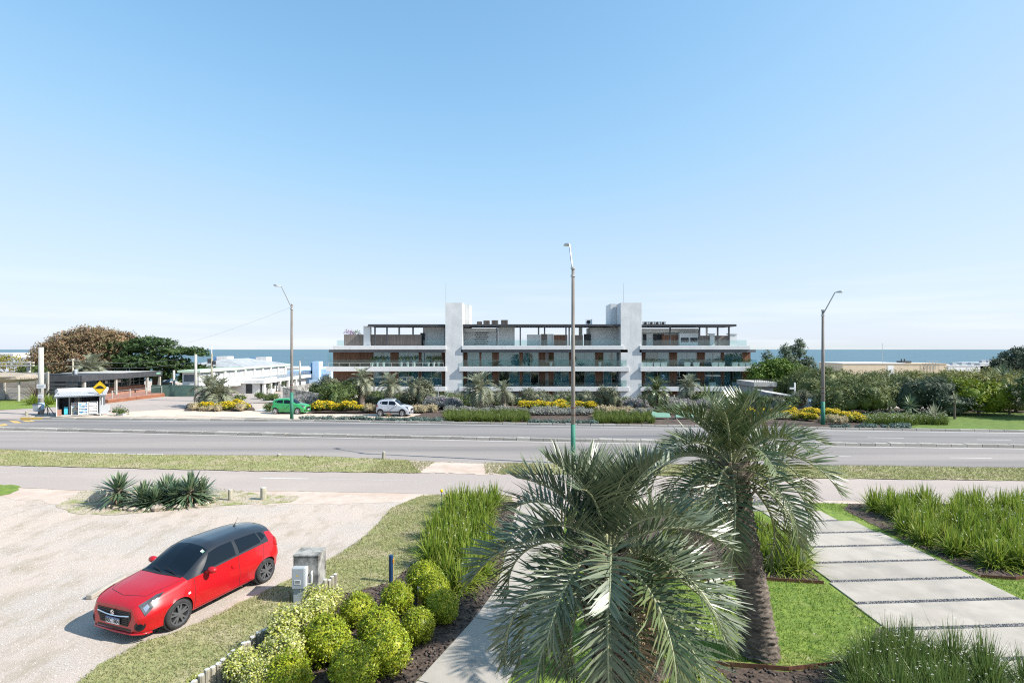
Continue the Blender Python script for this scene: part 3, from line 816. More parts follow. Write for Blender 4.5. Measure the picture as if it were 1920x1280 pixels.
def shrub_lobes(w, d, h, n, seed):
    rg = random.Random(seed); out = [(0, 0, h * .5, w * .36, d * .36, h * .46)]
    for i in range(n):
        a = rg.uniform(0, 6.283); q = rg.uniform(.45, 1)
        hh = h * rg.uniform(.35, .78)
        rr = rg.uniform(.18, .30)
        out.append((math.cos(a) * w * .36 * q, math.sin(a) * d * .36 * q, hh, w * rr, d * rr, min(h - hh, hh) * rg.uniform(.7, 1.0) + h * .08))
    return out

# palm fronds: a rachis that arches over, with a row of stiff leaflets up each side
def frond_geo(L, e0, curl, pairs, ll, lw, seed, petiole=.2, vfold=.6, droop=.25, twist=0.0):
    rg = np.random.default_rng(seed)
    T = np.linspace(0, 1, 25)
    th = e0 - curl * T ** 1.25
    dx = np.cos(th) * L / 24; dz = np.sin(th) * L / 24
    x = np.concatenate([[0], np.cumsum(dx[:-1])]); z = np.concatenate([[0], np.cumsum(dz[:-1])])
    y = twist * T ** 2 * L
    C = np.stack([x, y, z], 1)
    fw = unit(np.gradient(C, axis=0))
    sd = np.tile([0., 1., 0.], (25, 1)); sd = unit(sd - fw * (sd * fw).sum(1, keepdims=True))
    up = np.cross(fw, sd)
    t = np.repeat(np.linspace(petiole, .99, pairs), 2); s = np.tile([1., -1.], pairs)
    t = np.clip(t + rg.normal(0, .004, len(t)), petiole, 1)
    f = lambda A: np.stack([np.interp(t, T, A[:, k]) for k in range(3)], 1)
    P, FW, SD, UP = f(C), unit(f(fw)), unit(f(sd)), unit(f(up))
    u = (t - petiole) / (1 - petiole)
    be = np.radians(72 - 32 * u) + rg.normal(0, .10, len(t))
    vf = vfold * (1 - .3 * u) + rg.normal(0, .17, len(t))
    D = FW * np.cos(be)[:, None] + (SD * s[:, None] * np.cos(vf)[:, None] + UP * np.sin(vf)[:, None]) * np.sin(be)[:, None]
    Ln = ll * np.clip(np.sin(math.pi * (.17 + .74 * u)), .15, 1) ** .75 * (.88 + .24 * rg.random(len(t)))
    D2 = unit(D + np.array([0, 0, -1]) * droop * (.5 + rg.random((len(t), 1))))
    M1 = P + D * (Ln * .45)[:, None]; E = M1 + D2 * (Ln * .55)[:, None]
    Sw = unit(np.cross(D, UP * np.cos(vf)[:, None] - SD * s[:, None] * np.sin(vf)[:, None]))
    w = lw * (.8 + .4 * rg.random(len(t)))[:, None]
    v = np.stack([P - Sw * w * .3, P + Sw * w * .3, M1 + Sw * w * .5, M1 - Sw * w * .5, E + Sw * w * .06, E - Sw * w * .06], 1)
    n = len(t); b = np.arange(n)[:, None] * 6
    lf = np.concatenate([b + [0, 1, 2, 3], b + [3, 2, 4, 5]])
    # rachis, four sided
    r = (L * .013) * (1 - .85 * T) + .003
    rv = np.stack([C + sd * r[:, None] * 1.3, C + up * r[:, None], C - sd * r[:, None] * 1.3, C - up * r[:, None]], 1).reshape(-1, 3)
    q = []
    for i in range(24):
        for k in range(4): q.append((i * 4 + k, i * 4 + (k + 1) % 4, i * 4 + 4 + (k + 1) % 4, i * 4 + 4 + k))
    V, Fq = cat([(v.reshape(-1, 3), lf), (rv, np.array(q))])
    mi = np.concatenate([np.zeros(len(lf), int), np.ones(len(q), int)])
    return V, Fq, mi

def palm_trunk(parent, pts, rs, scar, mat, n=48, seed=0, amp=.11):
    """trunk with rings of old leaf scars that stand out like overlapping scales"""
    pts = np.array(pts, float); rs = np.array(rs, float)
    seg = np.linalg.norm(np.diff(pts, axis=0), axis=1); s = np.concatenate([[0], np.cumsum(seg)])
    m = max(8, int(s[-1] / scar * 4)); t = np.linspace(0, s[-1], m)
    C = np.stack([np.interp(t, s, pts[:, k]) for k in range(3)], 1); R = np.interp(t, s, rs)
    a = np.arange(n) * 2 * math.pi / n
    rg = np.random.default_rng(seed); hs = rg.random(4000)
    row = t[:, None] / scar + .5 * np.sin(a[None] * 3 + 1.3) * .35 + .3 * np.sin(a[None] * 7 + t[:, None] * 3)
    ri = np.floor(row).astype(int); fr = row - ri
    cell = np.floor(a[None] / (2 * math.pi) * 7 + hs[np.abs(ri) % 4000] * 7).astype(int)
    bump = np.where(fr < .75, fr / .75, (1 - fr) / .25) * (.45 + .55 * hs[(np.abs(ri) * 13 + cell * 7) % 4000])
    r = R[:, None] * (1 + amp * 2.2 * bump - amp) + rg.normal(0, .004, row.shape)
    V = np.stack([C[:, None, 0] + r * np.cos(a), C[:, None, 1] + r * np.sin(a), np.repeat(C[:, 2:3], n, 1)], -1).reshape(-1, 3)
    i, j = np.meshgrid(np.arange(m - 1), np.arange(n), indexing='ij'); i = i.ravel(); j = j.ravel()
    Fq = np.stack([i * n + j, i * n + (j + 1) % n, (i + 1) * n + (j + 1) % n, (i + 1) * n + j], 1)
    return link('trunk', npmesh('trunk', V, Fq, mat, smooth=False), parent)

stub_me = None
def leaf_bases(parent, top, r, h, n, seed, mat):
    """cut stalk ends left on the trunk under the crown, each a piece of its own"""
    global stub_me
    if stub_me is None:
        m = MB(); m.add([(-.07, 0, 0), (.07, 0, 0), (.05, .06, .02), (-.05, .06, .02), (-.03, .10, .20), (.03, .10, .20), (.02, .13, .19), (-.02, .13, .19)],
                        [(0, 1, 5, 4), (1, 2, 6, 5), (2, 3, 7, 6), (3, 0, 4, 7), (4, 5, 6, 7), (0, 3, 2, 1)])
        o = m.build('leaf_base', mat); stub_me = o.data; bpy.data.objects.remove(o)
    rg = random.Random(seed)
    for k in range(n):
        a = k * 2.39996; zz = h * k / n
        o = link('leaf_base', stub_me, parent)
        o.location = (top[0] + math.cos(a) * r * .85, top[1] + math.sin(a) * r * .85, top[2] - h + zz)
        o.rotation_euler = (rg.uniform(-.35, .05), 0, a - math.pi / 2); q = rg.uniform(.7, 1.15); o.scale = (q, q, q * rg.uniform(.8, 1.5))

def big_palm(label, base, top, rs, nf, fl, ll, lw, seed, mats, pairs=52, low=-55, curl=(95, 135), group=None):
    t = thing('palm_tree', label, 'palm tree', (base[0], base[1], 0), 0, group)
    tx, ty, tz_ = top[0] - base[0], top[1] - base[1], top[2]
    palm_trunk(t, [(0, 0, -.1), (0, 0, .15), (tx * .35, ty * .35, tz_ * .45), (tx * .8, ty * .8, tz_ * .8), (tx, ty, tz_ + .1)], rs, .105, X['palm_bark'], seed=seed)
    leaf_bases(t, (tx, ty, tz_ - .05), rs[-1], 1.0, 64, seed, X['palm_stub'])
    rg = random.Random(seed)
    for k in range(nf):
        u = k / (nf - 1)                            # young in the middle, old and low outside
        e0 = math.radians(88 - (88 - low) * u ** 1.15 + rg.uniform(-8, 8))
        L = fl * (0.60 + .40 * min(1, u * 2.2)) * rg.uniform(.9, 1.06)
        cu = math.radians(rg.uniform(*curl)) * (.35 + .65 * min(1, u * 1.6)) * (1.0 if u < .75 else .75)
        V, Fq, mi = frond_geo(L, e0, cu, pairs, ll * rg.uniform(.9, 1.05), lw, seed * 100 + k, petiole=.16, vfold=.80 - .30 * u, droop=.04 + .14 * u, twist=rg.uniform(-.12, .12))
        dead = u > .93 and k % 3 == 0
        o = link('frond', npmesh('frond', V, Fq, [X['dead_leaf'] if dead else (mats[0] if rg.random() < .8 or u < .5 else mats[1]), X['rachis']], mi), t)
        if dead: o['label'] = 'dry brown hanging frond'
        a = k * 2.39996 + rg.uniform(-.25, .25)
        o.location = (tx + math.cos(a) * .06, ty + math.sin(a) * .06, tz_ + .12 - .30 * u); o.rotation_euler = (0, 0, a)
    return t

far_fronds = []
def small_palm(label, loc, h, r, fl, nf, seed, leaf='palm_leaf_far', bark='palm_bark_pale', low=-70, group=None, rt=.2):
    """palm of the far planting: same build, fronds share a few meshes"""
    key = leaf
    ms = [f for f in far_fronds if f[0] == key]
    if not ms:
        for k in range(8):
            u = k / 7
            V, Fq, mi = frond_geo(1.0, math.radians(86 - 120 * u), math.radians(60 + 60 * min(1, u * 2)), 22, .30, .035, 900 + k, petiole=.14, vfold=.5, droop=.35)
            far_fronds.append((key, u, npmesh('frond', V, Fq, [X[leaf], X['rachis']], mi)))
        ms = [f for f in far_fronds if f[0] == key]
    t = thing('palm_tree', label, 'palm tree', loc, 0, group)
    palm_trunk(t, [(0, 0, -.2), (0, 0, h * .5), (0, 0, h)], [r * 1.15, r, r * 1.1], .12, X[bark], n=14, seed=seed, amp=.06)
    rg = random.Random(seed)
    for k in range(nf):
        u = k / (nf - 1)
        _, _, me = ms[min(7, int(u * 8))]
        o = link('frond', me, t)
        o.location = (0, 0, h); o.rotation_euler = (rg.uniform(-.15, .15), rg.uniform(-.12, .12), k * 2.39996 + rg.uniform(-.3, .3))
        q = fl * rg.uniform(.85, 1.1); o.scale = (q, q, q)
    return t

# grasses: arching blades from one foot
def blade_geo(n, L, w, seed, spread=.25, lean=(5, 70), droop=.5, segs=3, foot=.12):
    rg = np.random.default_rng(seed)
    az = rg.random(n) * 6.283; le = np.radians(lean[0] + (lean[1] - lean[0]) * rg.random(n) ** 1.2)
    l = L * (.6 + .5 * rg.random(n)); rr = foot * np.sqrt(rg.random(n)); a0 = rg.random(n) * 6.283
    B = np.stack([rr * np.cos(a0), rr * np.sin(a0), np.zeros(n)], 1)
    D = np.stack([np.sin(le) * np.cos(az), np.sin(le) * np.sin(az), np.cos(le)], 1)
    sa = az + math.pi / 2 + rg.normal(0, .7, n)
    Sd = np.stack([np.cos(sa), np.sin(sa), np.zeros(n)], 1)
    dr = droop * (.3 + rg.random(n))
    vs = []
    for j in range(segs + 1):
        t = j / segs
        p = B + D * (l * t)[:, None]
        p[:, 2] -= dr * l * t ** 2.2 * np.sin(le)
        p[:, 2] = np.maximum(p[:, 2], .0)
        ww = w * (1 - t ** 2) * .5 + .0008
        vs += [p - Sd * ww, p + Sd * ww]
    V = np.stack(vs, 1)
    k = 2 * (segs + 1); b = np.arange(n)[:, None] * k
    Fq = np.concatenate([b + [2 * j, 2 * j + 1, 2 * j + 3, 2 * j + 2] for j in range(segs)])
    tips = V[:, -1]
    return V.reshape(-1, 3), Fq, tips

def petals_geo(P, size, seed, k=3):
    rg = np.random.default_rng(seed); n = len(P)
    ci = np.repeat(np.arange(n), k); m = len(ci)
    N = unit(np.array([0, 0, 1.]) + rg.normal(0, .5, (m, 3))); a = rg.random(n)[ci] * 6.283 + np.tile(np.arange(k), n) * 6.283 / k
    D = np.stack([np.cos(a), np.sin(a), rg.normal(0, .25, m)], 1)
    return leafquads(P[ci], unit(D), N, np.full(m, size), np.full(m, size * .8), .1)

def rosette_geo(n, L, w, seed, emin=-35, emax=88, z0=0.0, stiff=.12):
    rg = np.random.default_rng(seed)
    az = np.arange(n) * 2.39996 + rg.normal(0, .2, n); u = np.linspace(0, 1, n)
    el = np.radians(emax - (emax - emin) * u ** .9 + rg.normal(0, 6, n))
    l = L * (.75 + .35 * rg.random(n))
    D = np.stack([np.cos(el) * np.cos(az), np.cos(el) * np.sin(az), np.sin(el)], 1)
    Sd = np.stack([-np.sin(az), np.cos(az), np.zeros(n)], 1)
    B = np.tile([0., 0., z0], (n, 1)); B[:, 2] += .12 * (1 - u) * L
    vs = []
    for t, ww in ((0, .6), (.35, 1.0), (.75, .75), (1, .04)):
        p = B + D * (l * t)[:, None]; p[:, 2] -= stiff * l * t ** 2 * np.cos(el)
        vs += [p - Sd * w * ww / 2, p + Sd * w * ww / 2]
    V = np.stack(vs, 1); b = np.arange(n)[:, None] * 8
    Fq = np.concatenate([b + [2 * j, 2 * j + 1, 2 * j + 3, 2 * j + 2] for j in range(3)])
    return V.reshape(-1, 3), Fq

def variants(n, fn):
    out = []
    for k in range(n): out.append(fn(k))
    return out

def place_copies(protos, spots, labels, group, rs=(.85, 1.15), seed=1, zf=None):
    """first use of each prototype moves it, later uses copy it with its parts"""
    rg = random.Random(seed); used = set(); res = []
    for k, s in enumerate(spots):
        i = k % len(protos)
        o = protos[i] if i not in used else copy_tree(protos[i])
        used.add(i)
        x, y = s[0], s[1]; q = s[2] if len(s) > 2 else rg.uniform(*rs)
        place(o, (x, y, zf(x, y) if zf else 0.0), rg.uniform(0, 6.283), q)
        o['label'] = labels[k] if isinstance(labels, list) else (labels(x, y) if callable(labels) else labels)
        o['group'] = group; res.append(o)
    for i, p in enumerate(protos):
        if i not in used:
            for c in list(p.children): bpy.data.objects.remove(c)
            bpy.data.objects.remove(p)
    return res

def clump_proto(name, ct, n, L, w, mat, seed, flowers=0, fsize=.035, foot=.14, lean=(4, 62), droop=.55, fmat='petal', segs=3):
    t = thing(name, 'clump', ct)
    V, Fq, tips = blade_geo(n, L, w, seed, lean=lean, droop=droop, foot=foot, segs=segs)
    link('blades', npmesh('blades', V, Fq, X[mat]), t)
    if flowers:
        rg = np.random.default_rng(seed + 50)
        sv, sf, stips = blade_geo(flowers, L * 1.12, w * .35, seed + 9, lean=(lean[0], lean[1] * .8), droop=.2, foot=foot)
        link('flower_stalks', npmesh('flower_stalks', sv, sf, X[mat]), t)['kind'] = 'stuff'
        pv, pf = petals_geo(stips, fsize, seed + 3)
        link('flowers', npmesh('flowers', pv, pf, X[fmat]), t)['kind'] = 'stuff'
    return t

def mound_proto(name, ct, w, h, n, leaf, mat, seed, fl=0, fmat=None, fsize=.06, lob=5, part='blossoms', **k):
    t = thing(name, 'mound', ct)
    lobes = shrub_lobes(w, w, h, lob, seed)
    crown('foliage', lobes, n, leaf, X[mat], t, seed, **k)
    if fl:
        rg = np.random.default_rng(seed + 1)
        L = np.array(lobes); li = rg.integers(0, len(L), fl)
        d = unit(rg.normal(size=(fl, 3)) + [0, 0, .9]); d[:, 2] = np.abs(d[:, 2])
        P = L[li, :3] + d * L[li, 3:] * 1.12 + rg.normal(0, .02, (fl, 3))
        pv, pf = petals_geo(P, fsize, seed, 3)
        link(part, npmesh(part, pv, pf, X[fmat]), t)['kind'] = 'stuff'
    return t
# ------------------------------------------------------------------ buildings
def par(o, root):
    o.parent = root; o.matrix_parent_inverse = Matrix.Translation(-root.location)
    return o
def bx(root, name, mat, x0, x1, y0, y1, z0, z1, bevel=0):
    m = MB(); m.box(min(x0, x1), max(x0, x1), y0, y1, min(z0, z1), max(z0, z1))
    return par(m.build(name, mat, bevel=bevel), root)
def sub(o, parent):                     # sub-part of a part that was built in world coordinates
    o.parent = parent; o.matrix_parent_inverse = parent.matrix_parent_inverse.copy()
    o.matrix_parent_inverse = Matrix.Identity(4)
    return o

# --- the long white apartment house across the road
AY = 80.0
apt = thing('apartment_building', 'long white three storey apartment building with brown wood panels and glass balconies', 'building', (0, AY, -2.5))
ax = lambda p, Y=AY: XA(p, Y)
az = lambda p, Y=AY: ZA(p, Y)
PY = 82.0                                # plane of the window walls
rails = []
BL = [(611, 836, 624), (861, 1180, 866), (1201, 1425, 1203)]
LV = [(3.52, 2.80), (0.52, -0.15)]
Z_ROOF = (6.62, 6.03)
# floor slabs, roof slab, fascia, core
for (l, r, _), (rl, rr), (fl, fr) in zip(BL, ((624, 836), (866, 1170), (1200, 1407)), ((615, 835), (864, 1178), (1200, 1419))):
    for zt, zb in LV:
        bx(apt, 'floor_slab', X['slab'], ax(l), ax(r), AY, AY + 13, zb, zt - .07, .02)
        bx(apt, 'floor_edge', X['concrete'], ax(l) + .15, ax(r) - .15, AY + .06, AY + 2.4, zt - .07, zt)
    bx(apt, 'roof_slab', X['slab'], ax(rl), ax(rr), AY + .1, AY + 13, Z_ROOF[1], Z_ROOF[0], .02)
    bx(apt, 'fascia', X['grey_shaded_fascia'], ax(fl), ax(fr), AY + .35, AY + 12.8, 5.62, Z_ROOF[1] - .003)
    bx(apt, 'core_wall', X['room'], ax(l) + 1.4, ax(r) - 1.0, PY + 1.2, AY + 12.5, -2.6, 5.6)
    bx(apt, 'ground_slab', X['concrete'], ax(l) + .5, ax(r) - .5, AY + .5, AY + 12.6, -2.75, -2.5)
PANELS = [
    [('W', 624.7, 675), ('D', 675.2, 689.5), ('W', 689.8, 699.5), ('G', 700, 732), ('W', 732.3, 747), ('G', 747.3, 785), ('W', 785.3, 790), ('G', 790.3, 828), ('W', 828.3, 834)],
    [('W', 866, 877), ('G', 877.5, 899), ('W', 899.3, 902), ('G', 902.5, 923), ('W', 923.3, 935), ('G', 935.3, 974), ('W', 974.3, 980), ('G', 980.3, 1010), ('W', 1010.3, 1038), ('G', 1038.3, 1067), ('W', 1067.3, 1077), ('G', 1077.3, 1116), ('W', 1116.3, 1130.5), ('G', 1131, 1162), ('W', 1162.3, 1173)],
    [('W', 1203, 1209.5), ('G', 1210, 1255), ('W', 1255.4, 1269), ('G', 1269.3, 1307), ('W', 1307.3, 1321), ('G', 1321.3, 1352), ('W', 1352.3, 1357), ('G', 1357.3, 1392), ('W', 1392.3, 1407)]]
wr = random.Random(5)
def window(x0, x1, z0, z1, Y, curtain, root):
    m = MB(); t = .05; d = .08
    n = 2
    m.box(x0, x1, Y, Y + d, z1 - t, z1); m.box(x0, x1, Y, Y + d, z0, z0 + t)
    for k in range(n + 1):
        xx = x0 + (x1 - x0 - t) * k / n
        m.box(xx, xx + t, Y - .004, Y + d, z0 + t, z1 - t)
    w = par(m.build('window', X['frame']), root)
    for k in range(n):
        a = x0 + t + (x1 - x0 - t) * k / n; b2 = x0 + (x1 - x0 - t) * (k + 1) / n
        p = MB(); p.box(a, b2, Y + .03, Y + .045, z0 + t, z1 - t)
        sub(p.build('pane', X['pane']), w)
    # curtains: wavy cloth, not always drawn across the whole opening
    for a, b2 in curtain:
        xa = x0 + (x1 - x0) * a; xb = x0 + (x1 - x0) * b2
        q = MB(); k = max(4, int((xb - xa) / .09)); vs = []
        for i in range(k + 1):
            xx = xa + (xb - xa) * i / k
            for zz in (z0 + .03, z1 - .05): vs.append((xx, Y + .30 + .05 * (i % 2) + wr.uniform(-.015, .015), zz))
        q.add(vs, [(2 * i, 2 * i + 2, 2 * i + 3, 2 * i + 1) for i in range(k)])
        sub(q.build('curtain', X['curtain']), w)
    return w
for bi, pan in enumerate(PANELS):
    for zi, (z0, z1) in enumerate(((3.52, 5.62), (.52, 2.80), (-2.5, -.15))):
        for ty, a, b2 in pan:
            x0, x1 = ax(a, PY), ax(b2, PY)
            if ty == 'W': bx(apt, 'wood_panel', X['wood'], x0, x1, PY - .05, PY + .15, z0, z1)
            elif ty == 'D':
                bx(apt, 'wood_panel', X['wood'], x0, x1, PY + .02, PY + .15, z0, z1)
            else:
                q = wr.random()
                cur = [(.02, .98)] if q < .5 else ([(.02, .4), (.62, .98)] if q < .7 else ([(.02, .5)] if q < .85 else [(.5, .98)]))
                window(x0, x1, z0, z1, PY, cur, apt)
# free standing wood screens in the middle of the centre block
for z0, z1 in ((4.1, 5.6), (.6, 2.6), (-1.6, -.4)):
    bx(apt, 'wood_screen', X['wood_grey'], ax(1022.5, 80.7), ax(1028.5, 80.7), 80.6, 80.8, z0, z1)
# balcony railings
def rail(x0, x1, Y, z0, h, name='glass_railing', top=False, seg=1.6):
    m = MB(); n = max(1, int(round((x1 - x0) / seg)))
    for k in range(n):
        a = x0 + (x1 - x0) * k / n; b2 = x0 + (x1 - x0) * (k + 1) / n
        m.box(a + .015, b2 - .015, Y, Y + .02, z0 + .03, z0 + h)
    o = par(m.build(name, X['rail_glass']), apt)
    if top:
        m = MB(); m.box(x0, x1, Y - .025, Y - .004, z0 + .55, z0 + .60)
        for k in range(n + 1):
            xx = x0 + (x1 - x0) * k / n; m.box(xx - .02, xx + .02, Y - .03, Y - .005, z0, z0 + .55)
        sub(m.build('rail_post', X['frame']), o)
    return o
for bi, (l, r, _) in enumerate(BL):
    rail(ax(l) + .35, ax(r) - .35, AY + .2, 3.50, 1.0, top=bi == 0)
    rail(ax(l) + .35, ax(r) - .35, AY + .2, .50, 1.0)
    rail(ax(l) + 1.2, ax(r) - 1.2, AY + .6, -2.5, .9)
for a, b2 in ((630, 645), (793, 834), (868, 1165), (1205, 1402)):
    rail(ax(a), ax(b2), AY + .35, 6.60, .85)
# the two lift towers
def tower(f0, f1, s0, s1, top2):
    zt = az(567)
    bx(apt, 'tower', X['white'], ax(f0), ax(f1), AY - .55 + .9, AY + 3.6, -2.6, zt)
    bx(apt, 'tower', X['white'], ax(s0, 85), ax(s1, 85), AY + 3.7, AY + 8, 6.0, ZA(top2, 84))
tower(834.5, 867, 850, 882, 571.5)
tower(1165, 1204, 1142, 1166, 569.5)
for p, q in ((834.8, 530), (1171, 530)):
    m = MB(); m.cyl((ax(p), 80.8, az(568)), (ax(p), 80.8, az(q)), .035, .02, 5); par(m.build('antenna', X['steel']), apt)
# roof storey: pergolas, walls, fences, chimneys
def pergola(a, b2, cols, white=()):
    zt, zb = 9.82, 9.50
    m = MB(); x0, x1 = ax(a, 80.6), ax(b2, 80.6)
    m.box(x0, x1, 80.6, 80.75, zb, zt); m.box(x0, x1, 85.4, 85.55, zb, zt); m.box(x0, x0 + .15, 80.75, 85.4, zb, zt); m.box(x1 - .15, x1, 80.75, 85.4, zb, zt)
    k = int((x1 - x0) / .42)
    for i in range(1, k):
        xx = x0 + (x1 - x0) * i / k; m.box(xx - .04, xx + .04, 80.75, 85.4, zb + .08, zt - .05)
    m.box(x0 + .15, x1 - .15, 80.76, 85.39, zt - .045, zt - .01)
    p = par(m.build('pergola', X['dark_metal']), apt)
    for c in cols:
        q = MB(); q.box(ax(c, 81) - .1, ax(c, 81) + .1, 80.78, 80.98, 6.6, zb); sub(q.build('column', X['dark_metal']), p)
    for c in white:
        q = MB(); q.box(ax(c, 85) - .12, ax(c, 85) + .12, 85.1, 85.35, 6.6, zb); sub(q.build('column', X['white']), p)
pergola(690, 833, (703.5, 726), (748, 774, 800))
pergola(866, 1165, (932, 975.5, 1021, 1061, 1067), (1010, 1122))
pergola(1205, 1381, (1256, 1311, 1345, 1366), (1326,))
def rb(name, mat, a, b2, t, bo, Y, d=.2): return bx(apt, name, X[mat], ax(a, Y), ax(b2, Y), Y, Y + d, ZA(bo, Y) if bo else 6.62, ZA(t, Y))
rb('fence_panel', 'wood_grey', 645, 681, 627, 0, 81.4); rb('fence_panel', 'wood_grey', 694.5, 790, 627, 0, 81.6)
rb('chimney', 'white', 681.5, 694, 612, 0, 81.2, .8); rb('chimney_cap', 'slab', 680.5, 695, 610, 612, 81.1, 1.0)
rb('roof_wall', 'white', 793, 833, 613, 0, 83.5, 4); rb('dark_door', 'room', 788, 796, 624, 0, 83.2)
rb('roof_wall', 'white', 868, 932, 616, 0, 83.6, 5); rb('roof_wall', 'whitewall', 866, 930, 615.5, 622, 82.8, .5)
rb('roof_wall', 'white', 934, 965, 613, 0, 83.4, 4); rb('roof_wall', 'white', 988, 1014, 627, 0, 82.8, .5); rb('roof_wall', 'white', 1026, 1038, 626, 0, 82.6, .5)
rb('fence_panel', 'wood_grey', 1014.5, 1025.5, 626, 0, 82.7); rb('fence_panel', 'wood', 1038.5, 1064, 627.5, 0, 82.2); rb('fence_panel', 'wood_grey', 1071, 1093, 628, 0, 82.4)
rb('roof_wall', 'white', 1106, 1164, 614, 0, 83.5, 4); rb('dark_door', 'room', 1095, 1108, 626, 0, 83.0); rb('chimney', 'white', 1086, 1092, 614, 0, 84.2, .6)
rb('roof_wall', 'white', 1204, 1310, 617, 0, 83.6, 5); rb('roof_wall', 'whitewall', 1205, 1309, 616, 623, 82.9, .5)
rb('dark_door', 'room', 1206, 1212, 626, 0, 83.45, .1); rb('dark_door', 'room', 1225, 1245, 626, 0, 83.45, .1); rb('fence_panel', 'wood', 1241, 1270, 628, 0, 82.9)
rb('grill_wall', 'white', 1274, 1309, 624, 0, 82.2, .9)
rb('niche', 'room', 1277, 1291.5, 633, 641, 82.13, .06); rb('niche', 'room', 1294.5, 1308, 633, 641, 82.13, .06)
rb('fence_panel', 'wood_grey', 1313, 1331, 629, 0, 81.9); rb('fence_panel', 'wood_grey', 1340.5, 1367, 629, 0, 81.9)
rb('chimney', 'white', 1331.5, 1340, 627, 0, 81.6, .7); rb('chimney_cap', 'slab', 1331, 1341, 625, 626.5, 81.5, .9)
rb('chimney', 'white', 1368.5, 1381.5, 627, 0, 81.6, .9); rb('chimney_cap', 'slab', 1367, 1383, 624.8, 626.5, 81.5, 1.1)
# open stone lattice on the centre terrace
m = MB(); lr = random.Random(2)
for r_ in range(6):
    z = 6.9 + r_ * .33
    for c in range(5):
        x0 = ax(889, 83) + c * .42 + (r_ % 2) * .2
        m.box(x0, x0 + .3, 83.45, 83.58, z, z + .14)
par(m.build('lattice', X['stone']), apt)
# apartment end wall pieces visible at the left: glass windbreak
rb('windbreak', 'rail_glass', 614, 623, 662, 676, 80.4, .03)

# things on the roof and balconies
m = MB(); m.box(-.5, .5, -.4, .4, 0, .75)
ac0 = thing('roof_cooler', 'x', 'roof unit'); m.build('casing', X['wood_grey'], ac0)
for k in range(5):
    m = MB(); m.box(-.47 + k * .2, -.41 + k * .2, -.43, -.402, .06, .7); m.build('louvre', X['black'], ac0)
for k, (p, s, lab) in enumerate(((899, .8, 'smallest louvred box on the roof, beside the left white tower'), (912.5, 1, 'louvred box on the roof second from the white tower'), (928, 1.05, 'louvred box on the roof third from the white tower'), (946, 1.1, 'louvred box on the roof farthest from the white tower'))):
    o = ac0 if k == 0 else copy_tree(ac0); place(o, (ax(p, 87), 87, 9.97), 0, s); o['label'] = lab; o['group'] = 'louvred boxes on the apartment roof'
for k, p in enumerate((898, 912, 928, 946)):
    pass
bx(apt, 'roof_deck', X['concrete'], ax(870, 88), ax(1160, 88), 85.6, 90, 9.78, 9.96)
bx(apt, 'roof_deck', X['concrete'], ax(1207, 88), ax(1300, 88), 85.6, 90, 9.78, 9.96)
fan = thing('air_conditioner', 'white air conditioner with round fan on the apartment roof', 'air conditioner', (ax(1104, 87), 87, 9.97))
m = MB(); m.box(-.5, .5, -.3, .3, 0, .95); m.build('casing', X['white_paint_gloss'], fan)
m = MB(); m.tube([(-.1, -.34, .5), (-.1, -.302, .5)], [.3, .32], 14); m.build('fan', X['black'], fan)
for k in range(4):
    o = thing('air_conditioner', 'low white air conditioner in the row of four behind the right tower', 'air conditioner', (ax(1210 + 11 * k, 87), 87, 9.97), 0, 'row of four roof air conditioners')
    m = MB(); m.box(-.4, .4, -.3, .3, 0, .6); m.build('casing', X['grey_box'], o)
    m = MB(); m.tube([(-.05, -.33, .3), (-.05, -.302, .3)], [.2, .22], 10); m.build('fan', X['black'], o)

# --- grey planked wall, thatch and pale posts at the far left
pw = thing('plank_wall', 'long grey weathered plank wall at the left edge behind the lawn', 'wall', (-66, 65.7, 0))
for k in range(9):
    m = MB(); z = .02 + k * .36
    m.box(-11, 9.4, -.03 + .012 * (k % 2), .12, z, z + .345); m.build('plank', X['plank_grey'], pw)
for x in (-1.2, 4.2, 9.5):
    m = MB(); m.box(x - .1, x + .1, -.2, -.04, 0, 3.35); m.build('post', X['pole_pale'], pw)
th = thing('thatched_awning', 'shaggy thatched awning on two posts in front of the grey plank wall', 'awning', (-60.2, 62.6, 0))
V, Fq, _ = blade_geo(1500, 1.5, .035, 8, lean=(60, 110), droop=.7, foot=1.0)
V[:, 0] = V[:, 0] * 2.6; V[:, 1] = V[:, 1] * .9 + .9; V[:, 2] = V[:, 2] * .55 + 2.75
link('thatch', npmesh('thatch', V, Fq, X['thatch']), th)
m = MB(); m.ball((0, .9, 2.75), (4.6, 1.6, .6), 14, 7, .1, 3); m.build('thatch_core', X['thatch'], th)
for x in (-2.5, 2.7):
    m = MB(); m.cyl((x, .2, 0), (x, .2, 2.8), .13, .12, 8); m.build('post', X['pole_pale'], th)
gh = thing('pergola', 'pale wooden pergola beams above the thatched awning', 'pergola', (-63, 66.5, 0))
for z in (4.0, 4.35):
    m = MB(); m.box(-7, 4, -.2, .1, z, z + .16); m.build('beam', X['pole_pale'], gh)
for x in (-3, 3.2):
    m = MB(); m.box(x - .15, x + .15, 0, .3, 0, 4.6); m.build('post', X['pole_pale'], gh)
h1 = thing('house', 'low grey roofed house behind the yellow tree at the left edge', 'house', (-84, 90, -1))
m = MB(); m.box(-12, 5, 0, 8, 0, 3.4); m.build('wall', X['whitewall'], h1)
m = MB(); m.add([(-13, -1, 3.4), (6, -1, 3.4), (6, 9, 3.4), (-13, 9, 3.4), (-9, 4, 5.6), (2, 4, 5.6)], [(0, 1, 5, 4), (1, 2, 5), (2, 3, 4, 5), (3, 0, 4), (0, 3, 2, 1)]); m.build('roof', X['grey_roof'], h1)

